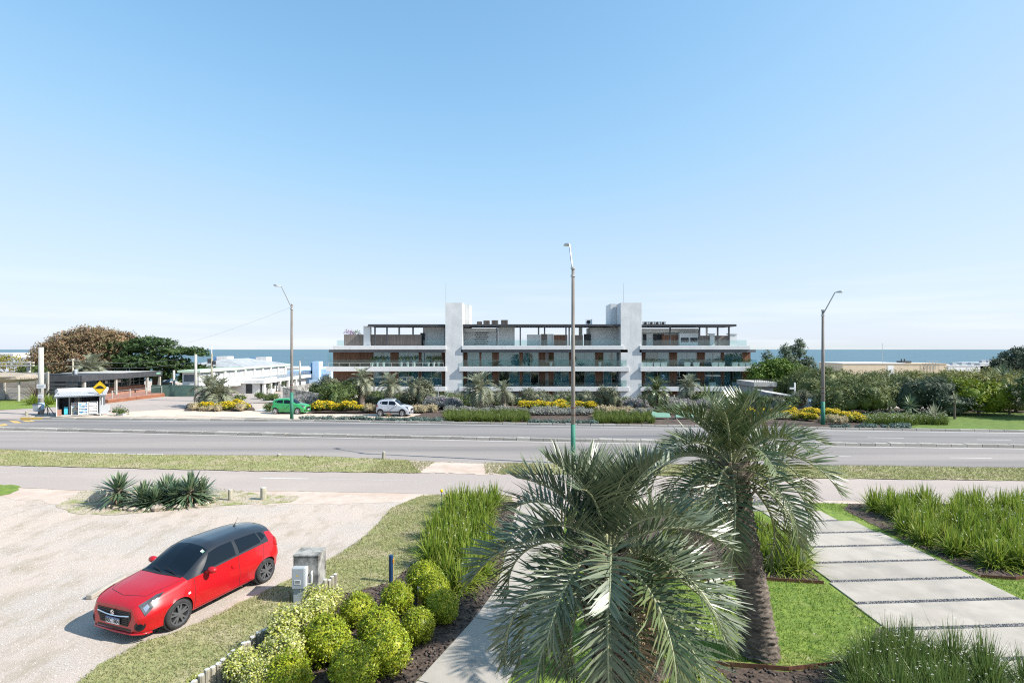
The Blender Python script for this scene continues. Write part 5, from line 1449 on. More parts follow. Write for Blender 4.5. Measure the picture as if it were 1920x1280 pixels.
place_copies(sl, s2, lambda x, y: 'low silver foliage mound ' + ('left of the middle lamp post' if x < 5 else 'right of the middle lamp post'), 'silver foliage mounds in the roadside bed', (.85, 1.2), 26, zt_)
tl = [mound_proto('succulent_mound', 'shrub', .6, .3, 260, .1, 'teal', 380 + k, clump=.12, per=10, core=.6, aspect=.4) for k in range(2)]
tsps = []
for p in list(range(572, 835, 10)) + list(range(996, 1120, 9)) + list(range(1500, 1630, 12)):
    x0 = XA(p + r6.uniform(-3, 3), 46); y0 = float(np.interp(x0, [q[0] for q in far_kerb], [q[1] for q in far_kerb])) + r6.uniform(.55, 1.2)
    tsps.append((x0, y0))
place_copies(tl, tsps, lambda x, y: 'low blue-green succulent mound along the kerb ' + ('in front of the white car' if x < -4 else 'near the middle lamp post' if x < 12 else 'near the right lamp post'), 'succulents along the far kerb', (.8, 1.3), 27, zt_)
rf = mound_proto('rose_bush', 'shrub', .5, .45, 200, .08, 'green_shrub', 390, 14, 'red_flower', .07)
place(rf, (XA(730, 47.5), 47.5, 0)); rf['label'] = 'small bush with red flowers on the kerb side of the white car'

# right side: trees and the long shrub border
tree('poplar_tree', 'slim pale poplar, tallest of the three right of the apartment building', 'tree', (XA(1499, 88), 88, -3), [(0, 0, 8.4, 1.0, 1, 2.3), (-1.3, 0, 7.2, .9, .9, 2.4), (1.2, 0, 5.8, 1.4, 1.2, 2.4), (-.4, 0, 4.6, 2.3, 1.6, 2.8), (1.8, 0, 4.0, 1.4, 1.2, 2.2)], 9000, .26, 'poplar', 401, th=4, tr=.14, clump=.4, inner=.4, per=16, core=.35)
tree('poplar_tree', 'slim poplar in the middle of the three beside the tallest one', 'tree', (XA(1473, 86), 86, -3), [(0, 0, 7.9, .9, .9, 2.0), (.2, 0, 5.4, 1.6, 1.3, 2.6), (-1, 0, 4.4, 1.4, 1.2, 2.2)], 5200, .26, 'poplar', 402, th=4, tr=.12, clump=.4, inner=.4, per=16, core=.35)
tree('poplar_tree', 'short poplar with thin top nearest the apartment building', 'tree', (XA(1438, 84), 84, -3), [(0, 0, 7.0, .7, .7, 2.0), (1.1, 0, 6.2, .8, .8, 1.6), (.3, 0, 4.6, 1.3, 1.1, 2.0)], 2600, .26, 'poplar', 403, th=4, tr=.12, clump=.4, inner=.4, per=16, core=.35)
tree('broadleaf_tree', 'bright green rounded tree in front of the poplars', 'tree', (XA(1450, 78), 78, -2.5), [(-1.8, 0, 4.6, 2.0, 1.7, 1.9), (.4, 0, 5.3, 2.3, 1.8, 1.9), (2.8, 0, 4.6, 2.0, 1.7, 1.9), (.6, -.3, 2.8, 3.4, 2.0, 2.2), (-2.2, 0, 2.8, 2.0, 1.6, 1.9), (3.2, 0, 2.6, 1.8, 1.6, 1.8)], 11000, .30, 'bright_tree', 404, th=2, tr=.2, clump=.5, inner=.65, per=20, core=.65)
tree('broadleaf_tree', 'dark green tree under the poplars at the hedge end', 'tree', (XA(1490, 74), 74, -2.3), [(0, 0, 2.8, 2.2, 1.8, 2.0), (2.0, 0, 2.2, 1.8, 1.6, 1.8), (-1.6, 0, 2.2, 1.6, 1.4, 1.8)], 4600, .28, 'green_shrub', 405, th=2, tr=.16, clump=.5, inner=.65, per=20, core=.65)
tree('pine_tree', 'dark pine at the right edge in front of the sea', 'tree', (XA(1912, 98), 98, -2.5), [(0, 0, 6.8, 3.0, 2.4, 1.8), (2.8, 0, 7.8, 2.6, 2.2, 2.0), (-2.6, 0, 5.4, 2.2, 2, 1.6), (1, 0, 4.8, 3.8, 2.6, 1.8), (3.6, 0, 5.8, 3, 2.2, 2.0)], 9000, .36, 'dark_shrub', 406, th=5, tr=.25, clump=.6, inner=.6, per=20, core=.6)
tree('pine_tree', 'small dark pine left of the big one above the hedge', 'tree', (XA(1862, 96), 96, -2.5), [(0, 0, 4.4, 1.6, 1.4, 1.2), (.8, 0, 5.8, .9, .9, 1.0), (-1, 0, 3.6, 1.4, 1.2, 1.0)], 2600, .32, 'dark_shrub', 407, th=3, tr=.15, clump=.5, inner=.5, per=16, core=.5)
tree('broadleaf_tree', 'rounded dark tree added past the right edge to shade the lawn', 'tree', (47.0, 46.5, 0), [(0, 0, 2.6, 2.4, 2.2, 2.2), (1.5, 1.5, 3.2, 2.2, 2, 2), (-.6, 1.2, 2.0, 1.6, 1.6, 1.7), (2, -1.5, 2.4, 2.2, 2, 2)], 6000, .28, 'green_shrub', 408, th=1.6, tr=.16, clump=.5, inner=.65, per=20, core=.65)  # added outside the view so its shadow falls on the lawn
HD = []
hr = random.Random(12)
# (px, Y, px width, top row, material, label)
HD = [(1530, 70, 110, 694, 'hedge_grey', 'grey-green shrub at the fence end of the long hedge, back row'),
      (1600, 72, 120, 697, 'hedge_grey', 'broad grey-green shrub in the back row below the sea'),
      (1675, 72, 120, 699, 'hedge_grey', 'broad grey-green shrub in the back row below the tan building'),
      (1750, 72, 120, 698, 'hedge_yellow', 'yellow-tipped shrub in the back row below the white roofs'),
      (1825, 72, 120, 697, 'hedge_yellow', 'yellow-tipped shrub in the back row left of the dark pine'),
      (1900, 72, 120, 698, 'hedge_grey', 'grey-green shrub in the back row under the dark pine'),
      (1975, 72, 120, 698, 'hedge_yellow', 'yellow-tipped shrub at the right edge, back row'),
      (1545, 62, 90, 712, 'hedge_grey', 'dark shaded shrub behind the right lamp post'),
      (1605, 56, 130, 708, 'hedge_grey', 'biggest grey-green shrub bulging over the flower bed'),
      (1575, 51.5, 90, 728, 'hedge_grey', 'low front lobe of the big shrub over the yellow flowers'),
      (1640, 50.5, 84, 722, 'hedge_grey', 'front grey-green shrub hanging low over dark shade'),
      (1690, 57, 100, 704, 'hedge_grey', 'grey-green shrub with bare brown patch in the middle row'),
      (1735, 51.5, 110, 713, 'dark_shrub', 'dark leathery shrub in the middle of the border'),
      (1775, 57, 90, 705, 'hedge_grey', 'pale shrub rising behind the dark leathery one'),
      (1835, 49.5, 100, 720, 'lime_shrub', 'bright lime green shrub near the right edge'),
      (1800, 53, 70, 716, 'lime_shrub', 'lime green shrub behind the bright one'),
      (1870, 57, 90, 706, 'hedge_yellow', 'yellow-green shrub behind the bright lime one'),
      (1785, 49.5, 84, 745, 'dark_shrub', 'dark low shrub at the foot of the border by the lawn'),
      (1905, 52, 70, 735, 'olive', 'pale grassy shrub at the right edge'),
      (1945, 56, 110, 715, 'hedge_grey', 'grey-green shrub cut by the right edge, middle row')]
for k, (px, Y, w, top, mt, lab) in enumerate(HD):
    x = XA(px, Y); z = tz(x, Y); h = ZA(top, Y) - z; wm = w * Y / F
    t = thing('shrub', lab, 'shrub', (x, Y, z))
    trunk(t, h * .4, .12, [(wm * .25, 0, h * .6), (-wm * .25, .2, h * .6)])
    crown('foliage', shrub_lobes(wm, max(2.4, wm * .7), h, 13, 500 + k), int(1500 + 210 * wm * h), .24 if mt != 'lime_shrub' else .28, X[mt], t, 500 + k, clump=.45, inner=.7, per=16, core=.72, below=-.6, aspect=.4)
def yucca_far(label, px, Y, L, n, h, seed, mt='yucca'):
    x = XA(px, Y); t = thing('yucca', label, 'yucca', (x, Y, tz(x, Y)))
    m = MB(); m.cyl((0, 0, -.1), (0, 0, h + .1), .10, .08, 7); m.build('stem', X['bark'], t)
    V, Fq = rosette_geo(n, L, .07, seed, z0=h); link('leaves', npmesh('leaves', V, Fq, X[mt]), t)
    return t
yucca_far('yucca with pale upright leaves in front of the dark leathery shrub', 1706, 48, 1.0, 90, 1.0, 1)
yucca_far('low broad yucca behind the white-flowered clumps', 1752, 45.5, 1.25, 110, .25, 2, 'palm_leaf_far')
yucca_far('small tree yucca on a thin bare stem by the lawn', 1790, 46.5, .62, 70, 1.7, 3, 'palm_leaf_far')
yucca_far('leaning yucca in front of the big shrub', 1668, 50, .9, 70, .7, 4)
yucca_far('tall yucca clump at the right edge of the border', 1893, 50, 1.1, 90, 2.0, 5)
yucca_far('yucca head poking out of the hedge near the right edge', 1880, 66, 1.3, 90, 4.2, 6)
yucca_far('second yucca head at the hedge top beside the first', 1862, 64, 1.1, 80, 3.5, 7)
yucca_far('small yucca at the back of the verge shrubs by the right edge', 1905, 56, 1.0, 80, 2.6, 8, 'palm_leaf_far')
# plants by the kiosk
V, Fq, _ = blade_geo(120, 2.6, .10, 61, lean=(4, 48), droop=.15, foot=.3)
t = thing('flax_plant', 'dark bronze flax plant with upright leaves by the plank wall', 'flax plant', (XA(75, 62), 62, 0)); link('leaves', npmesh('leaves', V, Fq, X['phormium']), t)
for k, px in enumerate((63, 90)):
    V, Fq, _ = blade_geo(200, 1.5, .07, 65 + k, lean=(8, 75), droop=.6, foot=.4)
    t = thing('lily_clump', ['bright green strap-leaved clump left of the kiosk pole', 'bright green strap-leaved clump right of the kiosk pole'][k], 'ornamental grass', (XA(px, 59), 59, 0)); link('leaves', npmesh('leaves', V, Fq, X['iris']), t)
gl = PX((-20, 769), (-20, 750), (85, 749), (112, 752), (110, 762))
for k, (px, Y) in enumerate(((335, 76), (352, 77), (344, 74), (312, 78))):
    x = XA(px, Y); t = thing('shrub', ['orange-tinted low hedge plant before the green wall', 'low hedge plant at the end of the green wall', 'low yellowish hedge plant by the pale post', 'dark low shrub under the green wall'][k], 'shrub', (x, Y, -.4))
    crown('foliage', shrub_lobes(2.0, 1.2, 1.2, 5, 700 + k), 900, .2, X[['brown_tree', 'hedge_yellow', 'hedge_yellow', 'dark_shrub'][k]], t, 700 + k, core=.6)
# balcony plants in pots
def conical(k):
    t = thing('potted_plant', 'x', 'potted plant')
    m = MB(); m.lathe([(.17, 0), (.27, .62), (.24, .62), (.22, .55)], 10); m.build('pot', X['terracotta_pot'], t)
    crown('plant', [(0, 0, .95, .36, .36, .42), (.1, 0, 1.2, .25, .25, .3)], 260, .16, X['green_shrub'], t, 720 + k, aspect=.3, clump=.2, per=8)['kind'] = 'stuff'
    return t
cp = [conical(k) for k in range(2)]
cs = [(XA(p, 80.8), 80.8) for p in (698, 707.5, 719, 752.5, 764.5, 776.5, 803.5, 813.5, 823)] + [(XA(p, 81.2), 81.2) for p in (1033, 1077.5, 1125)]
place_copies(cp, cs, ['green plant in a pale conical pot on the upper left balcony'] * 9 + ['green plant in a round pot beside the wood screens', 'dark plant in a pot hidden by the middle lamp post', 'green plant in a conical pot by the wood panel'], 'potted plants on the upper balconies', (1.0, 1.05), 31, lambda x, y: 3.53)
def boxpl(k):
    t = thing('planter_box', 'x', 'planter')
    m = MB(); m.add([(-.42, -.2, 0), (.42, -.2, 0), (.42, .2, 0), (-.42, .2, 0), (-.48, -.24, .62), (.48, -.24, .62), (.48, .24, .62), (-.48, .24, .62)], [(0, 3, 2, 1), (4, 5, 6, 7), (0, 1, 5, 4), (1, 2, 6, 5), (2, 3, 7, 6), (3, 0, 4, 7)]); m.build('box', X['planter'], t)
    crown('plant', [(-.2, 0, .72, .3, .2, .22), (.2, 0, .75, .3, .2, .26)], 240, .13, X['green_shrub'], t, 740 + k, aspect=.35, clump=.2, per=8)['kind'] = 'stuff'
    return t
pb = [boxpl(k) for k in range(2)]
pU = [(XA(p, 80.8), 80.8) for p in (1206, 1217.5, 1231, 1244, 1288, 1305, 1339.5, 1352, 1377.5, 1391, 1403.5)]
res = place_copies(pb, pU, 'pale rectangular planter with plants on the upper right balcony', 'planter boxes on the upper right balcony', (1.0, 1.0), 32, lambda x, y: 3.53)
for o in res: o.rotation_euler = (0, 0, 0)
pb = [copy_tree(res[0]), copy_tree(res[1])]
res = place_copies(pb, [(XA(p, 80.8), 80.8) for p in (1306, 1335.5, 1378.5)], ['pale planter on the middle right balcony nearest the tower', 'pale planter in the middle of the middle right balcony', 'pale planter nearest the end of the middle right balcony'], 'planter boxes on the middle right balcony', (1.0, 1.0), 33, lambda x, y: .53)
for o in res: o.rotation_euler = (0, 0, 0)
for k, px in enumerate((655, 668)):
    t = thing('terrace_plant', ['terrace plant with pink flowers behind the left roof fence', 'green terrace plant sticking up behind the left roof fence'][k], 'plant', (XA(px, 82), 82, 6.62))
    crown('foliage', [(0, 0, 1.9, .6, .4, .5), (.3, 0, 1.1, .5, .4, 1.0)], 240, .18, X[['purple', 'green_shrub'][k]], t, 760 + k, per=8)
    m = MB(); m.cyl((0, 0, 0), (0, 0, 1.6), .04, .03, 5); m.build('stem', X['bark'], t)
# ------------------------------------------------------------------ near plants
big_palm('big grey-green palm closest to the camera, filling the bottom middle of the frame', (1.42, 7.5), (1.30, 7.3, 3.28), [.30, .28, .26, .27, .28], 40, 2.08, .60, .031, 3, (X['palm_leaf'], X['palm_leaf_g']), pairs=52, low=-50)
big_palm('taller palm with thick scarred trunk standing on the lawn beside the slab walk', (4.92, 10.72), (4.27, 10.5, 3.80), [.41, .36, .275, .265, .30], 36, 2.2, .52, .029, 5, (X['palm_leaf_g'], X['palm_leaf']), pairs=52, low=-32, curl=(100, 140))

# clipped box balls (px of centre, radius px, foot row)
def ball_proto(seed):
    t = thing('box_shrub', 'x', 'shrub')
    rg = random.Random(seed)
    lob = [(0, 0, .46, .44, .44, .46)] + [(rg.uniform(-.11, .11), rg.uniform(-.11, .11), .46 + rg.uniform(-.10, .09), .36, .36, .36) for _ in range(4)]
    crown('foliage', lob, 7600, .05, X['box_leaf'], t, seed, clump=.07, inner=.88, per=9, core=.84, below=-.9, aspect=.55)
    m = MB(); m.cyl((0, 0, -.05), (0, 0, .3), .03, .025, 6); m.build('stem', X['bark'], t)
    return t
BALLS = [(795, 1080, 38, 'clipped round box bush at the back of the row, below the iris clumps'),
         (812, 1098, 34, 'clipped round box bush squeezed between the back bush and the one by the mulch'),
         (829, 1130, 35, 'clipped round box bush beside the dark mulch, nearest the iris clumps'),
         (745, 1117, 36, 'clipped round box bush just in front of the blue bollard'),
         (783, 1166, 37, 'clipped round box bush in front of the short yellow-faced post'),
         (671, 1137, 36, 'clipped round box bush behind the variegated hedge, nearest the meter pillar'),
         (612, 1192, 50, 'clipped round box bush touching the variegated hedge in the middle'),
         (712, 1172, 46, 'clipped round box bush rising behind the tallest one of the group'),
         (728, 1210, 50, 'largest clipped box bush, bulging over the mulch by the concrete walk'),
         (662, 1246, 52, 'clipped round box bush at the bottom edge of the frame, next to the mulch'),
         (540, 1262, 52, 'clipped round box bush at the bottom edge, beside the variegated hedge'),
         (1325, 1300, 62, 'low yellow-green box bush at the bottom edge under the palms'),
         (1262, 1312, 45, 'small yellow-green box bush peeking in at the bottom edge under the big palm'),
         (1258, 1012, 27, 'small clipped box bush behind the two palms in the upper bed')]
bp = [ball_proto(40 + k) for k in range(3)]
sp = []; lbl = []
for cx, cy, r, lab in BALLS:
    # centre height equals the radius: z = r*Y/F and z = H-(cy-HY)*Y/F
    Y = F * H / (cy - HY + r); s = .84 * r * Y / F / .46
    sp.append((XA(cx, Y), Y, s)); lbl.append(lab)
place_copies(bp, sp, lbl, 'clipped box bushes', seed=2)

# variegated hedge: loose bushes along the log edging
VAR = [(618, 1128, 32, 'cream and green variegated bush beside the concrete meter pillar'),
       (592, 1158, 38, 'cream and green variegated bush second from the meter pillar'),
       (556, 1187, 42, 'tall cream and green variegated bush where the log edging comes into view'),
       (530, 1226, 40, 'cream and green variegated bush in the middle of the log edging'),
       (455, 1254, 34, 'cream and green variegated bush in front of the nearest visible logs'),
       (490, 1280, 36, 'cream and green variegated bush at the bottom edge beside a box bush'),
       (372, 1292, 20, 'small cream and green variegated sprig at the near end of the log edging')]
def var_proto(seed):
    t = thing('variegated_bush', 'x', 'shrub')
    crown('foliage', shrub_lobes(1.05, 1.05, .95, 8, seed), 5200, .07, X['varieg'], t, seed, clump=.14, inner=.6, per=10, core=.6, aspect=.55)
    m = MB(); m.cyl((0, 0, -.05), (0, 0, .4), .02, .015, 6); m.build('stem', X['bark'], t)
    return t
vp = [var_proto(60 + k) for k in range(3)]
sp = []; lbl = []
for cx, cy, r, lab in VAR:
    Y = F * H / (cy - HY + r); s = .93 * r * Y / F / .47; sp.append((XA(cx - 7, Y), Y, s)); lbl.append(lab)
place_copies(vp, sp, lbl, 'variegated hedge along the logs', seed=3)

# iris clumps
ip = [clump_proto('iris_clump', 'ornamental grass', 230, 1.15, .042, 'iris', 70 + k, flowers=4, fsize=.030, lean=(3, 76), droop=.8, foot=.2) for k in range(4)]
spL = []
for px, py in ((858, 1108), (880, 1095), (838, 1085), (812, 1062), (845, 1058), (880, 1060), (905, 1078), (905, 1045), (870, 1035), (835, 1030), (805, 1035), (815, 1008), (850, 1008), (885, 1012), (915, 1015), (900, 988), (865, 985), (835, 985), (850, 965), (885, 964), (912, 966), (870, 948), (900, 948), (925, 950), (845, 950)):
    x, y = G(px, py); spL.append((x, y))
labs = lambda x, y: 'tall white-flowered iris clump ' + ('against the lawn' if x < -1.75 else 'against the concrete walk' if x > -1.1 else 'amid the left iris bed') + (' by the box bushes' if y < 15.2 else ' halfway back' if y < 18 else ' by the service road')
place_copies(ip, spL, labs, 'iris clumps beside the concrete walk', (.8, 1.0), 4)
ip2 = [copy_tree(p) for p in ip]
spR = []
rgp = random.Random(9)
for y in np.arange(14.6, 21.0, .72):
    for x in np.arange(12.9 + max(0, (15.2 - y)) * 2.0, 21.5, .78):
        if y < 15.6 and x > 14.9 + (y - 14.6) * 2: continue
        spR.append((x + rgp.uniform(-.25, .25), y + rgp.uniform(-.25, .25)))
spR = [(14.05, 14.85), (13.4, 15.0)] + [p for p in spR if inside(np.array([p]), [(12.75, 15), (14.3, 14.6), (16.3, 15.5), (24, 16.4), (24, 21), (13.4, 20.9), (12.9, 20)])[0]]
place_copies(ip2, spR, lambda x, y: 'green iris clump ' + ('edging the slab walk' if x < 14.6 else 'in the middle of the large bed' if x < 17.5 else 'at the right edge of the large bed') + (' by the service road' if y > 18.8 else ' halfway along' if y > 16.6 else ' at its near end'), 'iris clumps in the bed beyond the slab walk', (.78, 1.0), 5)
ip3 = [copy_tree(p) for p in ip]
spM = [G(*q) for q in ((1455, 1070), (1490, 1072), (1435, 1062), (1470, 1050), (1500, 1052), (1445, 1040), (1425, 1050), (1480, 1030), (1340, 1000), (1310, 985), (1365, 985), (1330, 970), (1290, 965), (1420, 1010), (1450, 1015))]
place_copies(ip3, spM, lambda x, y: 'green iris clump behind the taller palm trunk ' + ('beside the slab walk' if x > 7.0 else 'between the two palms') + (' in front' if y < 15.6 else ' behind'), 'iris clumps behind the palm trunk', (.78, .98), 6)
dp = [clump_proto('grass_clump', 'ornamental grass', 420, 1.1, .016, 'iris_dark', 90 + k, flowers=14, fsize=.024, lean=(3, 72), droop=.7, segs=4) for k in range(3)]
spB = []
for x, y in ((6.2, 9.6), (6.7, 9.95), (7.2, 10.2), (7.7, 10.45), (6.0, 9.1), (6.6, 9.3), (7.1, 9.6), (7.65, 9.85), (8.15, 10.0), (8.6, 9.8), (6.3, 8.7), (7.0, 8.9), (7.6, 9.2), (8.2, 9.3), (8.9, 9.3), (9.2, 8.9), (6.9, 8.4), (7.8, 8.5), (8.6, 8.6)):
    spB.append((x, y))
place_copies(dp, spB, lambda x, y: 'dark green white-flowered grass clump ' + ('next to the palm trunk' if x < 6.8 else 'touching the slab walk' if x > 8.0 else 'in the middle of the bottom bed') + (' at the lawn side' if y > 9.7 else ' at the bottom edge'), 'white-flowered grasses at the bottom edge', (.85, 1.05), 7)

# yucca island
yb = []
def yucca_proto(seed, dead):
    t = thing('yucca', 'x', 'yucca')
    V, Fq = rosette_geo(130, .74, .062, seed, z0=.22, emin=-25)
    link('leaves', npmesh('leaves', V, Fq, X['yucca']), t)
    if dead:
        V, Fq = rosette_geo(46, .5, .04, seed + 3, -80, -35, z0=.32)
        link('dead_leaves', npmesh('dead_leaves', V, Fq, X['dead_leaf']), t)
    m = MB(); m.cyl((0, 0, -.05), (0, 0, .4), .09, .08, 8); m.build('stem', X['bark'], t)
    return t
YU = [(222, 945, .42, 1.0, 1, 'lone yucca on a short trunk at the west end of the stone-edged island'),
      (268, 948, .0, .95, 0, 'low yucca just right of the lone one in the stone-edged island'),
      (290, 950, .0, .85, 0, 'small low yucca in front of the island centre'),
      (310, 941, .08, .95, 0, 'yucca rising in the middle of the stone-edged island'),
      (330, 946, .0, .95, 0, 'yucca with dark lower leaves beside the broadest yucca'),
      (356, 945, .34, 1.05, 1, 'broadest yucca with a skirt of dead brown leaves'),
      (378, 940, .22, .85, 0, 'yucca at the end of the island nearest the wooden posts'),
      (312, 934, .12, .9, 0, 'yucca at the back of the stone-edged island')]
for k, (px, py, lift, s, dead, lab) in enumerate(YU):
    o = yucca_proto(110 + k, dead); x, y = G(px, py)
    place(o, (x, y, lift * .6 - .05), k * 1.1, (s * 1.38, s * 1.38, s * 1.08)); o['label'] = lab; o['group'] = 'yuccas in the stone-edged island'
    if lift:
        for c in o.children:
            if c.name.startswith('stem'): c.scale = (1.2, 1.2, 1); c.location.z = -lift * .8; c.scale.z = 1.9
# stones of the ring
def rock_mesh(seed, nz=.22):
    m = MB(); m.ball((0, 0, 0), (1, .8, .6), 8, 5, nz, seed); o = m.build('stone', X['rock']); me = o.data; bpy.data.objects.remove(o); return me
rms = [rock_mesh(k) for k in range(4)]
rr = random.Random(4)
ST = [(205, 951), (216, 954), (228, 956), (238, 955), (248, 957), (258, 957), (270, 957), (280, 958), (295, 956), (306, 955), (318, 954), (329, 952), (337, 953), (346, 951), (358, 949), (366, 948), (374, 947), (384, 944), (392, 941), (398, 937), (388, 938)]
for k, (px, py) in enumerate(ST):
    o = link('stone', rms[k % 4]); x, y = G(px, py); q = rr.uniform(.10, .17) if k != 8 else .26
    place(o, (x, y, q * .3), rr.uniform(0, 6), q)
    tag(o, 'largest pale rounded stone edging the yucca island' if k == 8 else 'small tan stone in the ring around the yucca island', 'stone', 'stones edging the yucca island')
m = MB(); m.ball((0, 0, .16), (.40, .26, .26), 10, 6, .14, 3)
o = m.build('boulder', X['rock']); place(o, (*G(190, 938), 0), .5); o.rotation_euler = (0, -.45, .4)
tag(o, 'pale leaning boulder behind the lone yucca', 'boulder')

# upper bed between the walks, mostly behind the palms
for k, (px, py, s) in enumerate(((1205, 1075, .55), (1165, 1060, .45), (1185, 1045, .6))):
    o = link('stone', rms[k]); x, y = G(px, py); place(o, (x, y, .1), k, s * .5)
    tag(o, ['rounded tan rock in the bed behind the big palm', 'smaller tan rock beside the rounded one behind the big palm', 'tan rock at the back of the bed behind the big palm'][k], 'stone')
bl = [clump_proto('tussock', 'ornamental grass', 260, .55, .008, 'blond', 130 + k, lean=(4, 75), droop=.8) for k in range(2)]
place_copies(bl, [G(*q) for q in ((1130, 1075), (1215, 1055), (1245, 1070), (1190, 1020), (1290, 1060))], 'straw coloured grass tussock in the bed between the two palms', 'straw tussocks between the palms', seed=12)
yf = mound_proto('flowering_bush', 'shrub', .9, .6, 900, .09, 'green_shrub', 140, 60, 'yellow_flower', .06)
place(yf, (*G(1140, 1010), 0), 0, 1.0); yf['label'] = 'small green bush with yellow flowers half hidden behind the big palm'
# ------------------------------------------------------------------ cars
def pchip(xk, yk):
    xk = np.array(xk, float); yk = np.array(yk, float)
    h = np.diff(xk); d = np.diff(yk) / h; m = np.zeros(len(xk))
    for i in range(1, len(xk) - 1):
        if d[i - 1] * d[i] > 0:
            w1 = 2 * h[i] + h[i - 1]; w2 = h[i] + 2 * h[i - 1]
            m[i] = (w1 + w2) / (w1 / d[i - 1] + w2 / d[i])
    m[0] = d[0]; m[-1] = d[-1]
    def f(x):
        x = np.asarray(x, float); i = np.clip(np.searchsorted(xk, x) - 1, 0, len(h) - 1)
        t = (x - xk[i]) / h[i]; a, b2 = yk[i], yk[i + 1]
        return (2 * t**3 - 3 * t**2 + 1) * a + (t**3 - 2 * t**2 + t) * h[i] * m[i] + (-2 * t**3 + 3 * t**2) * b2 + (t**3 - t**2) * h[i] * m[i + 1]
    return f
ST_ = dict(
    x=[-1.80, -1.74, -1.60, -1.25, -0.9, 0.0, 0.30, 0.60, 0.95, 1.2, 1.55, 1.78, 1.93, 2.01, 2.04],
    zb=[.38, .30, .24, .20, .18, .18, .18, .18, .18, .18, .18, .185, .20, .22, .25],
    ws=[.60, .70, .78, .82, .815, .815, .815, .815, .82, .83, .825, .80, .735, .66, .60],
    zm=[.62, .62, .62, .60, .58, .55, .55, .55, .56, .58, .58, .56, .53, .5, .48],
    wm=[.63, .74, .83, .878, .855, .832, .83, .832, .845, .876, .860, .825, .755, .68, .62],
    ze=[.82, .93, .99, 1.01, 1.0, .97, .955, .94, .925, .90, .86, .82, .78, .745, .71],
    we=[.58, .67, .735, .765, .775, .785, .785, .785, .765, .755, .73, .69, .63, .57, .53],
    zr=[.86, 1.04, 1.255, 1.325, 1.355, 1.37, 1.315, 1.17, .99, .95, .905, .855, .805, .76, .725],
    wr=[.46, .50, .49, .52, .54, .56, .575, .605, .62, .59, .55, .51, .47, .43, .41],
    zt=[.88, 1.08, 1.345, 1.42, 1.455, 1.465, 1.415, 1.265, 1.01, .98, .935, .88, .825, .775, .735])
CF = {k: pchip(ST_['x'], v) for k, v in ST_.items() if k != 'x'}
VK = np.arange(8.)
def car_pt(x, v, side=1):
    g = {k: float(f(x)) for k, f in CF.items()}
    ys = [g['ws'] * .82, g['ws'] * .97, g['ws'], g['wm'], g['we'], g['wr'], g['wr'] * .58, 0]
    zs = [g['zb'], g['zb'] + .04, g['zb'] + .19, g['zm'], g['ze'], g['zr'], g['zt'] - (g['zt'] - g['zr']) * .22, g['zt']]
    # crown of the roof and shoulder are soft, the belt line is a crease
    if v <= 4:
        fy = pchip(VK[:5], ys[:5]); fz = pchip(VK[:5], zs[:5])
    elif v <= 5:
        t = v - 4; b2 = math.sin(t * math.pi) * .018
        return Vector((x, side * (ys[4] + (ys[5] - ys[4]) * t + b2), zs[4] + (zs[5] - zs[4]) * t))
    else:
        fy = pchip(VK[5:], ys[5:]); fz = pchip(VK[5:], zs[5:])
    return Vector((x, side * float(fy(v)), float(fz(v))))
def car_n(x, v, side):
    a = car_pt(x + .01, v, side) - car_pt(x - .01, v, side)
    b2 = car_pt(x, min(7, v + .05), side) - car_pt(x, max(0, v - .05), side)
    n = a.cross(b2)
    return (n if side < 0 else -n).normalized() * (1 if True else 1)
WHEELS = ((1.225, .305), (-1.225, .305))
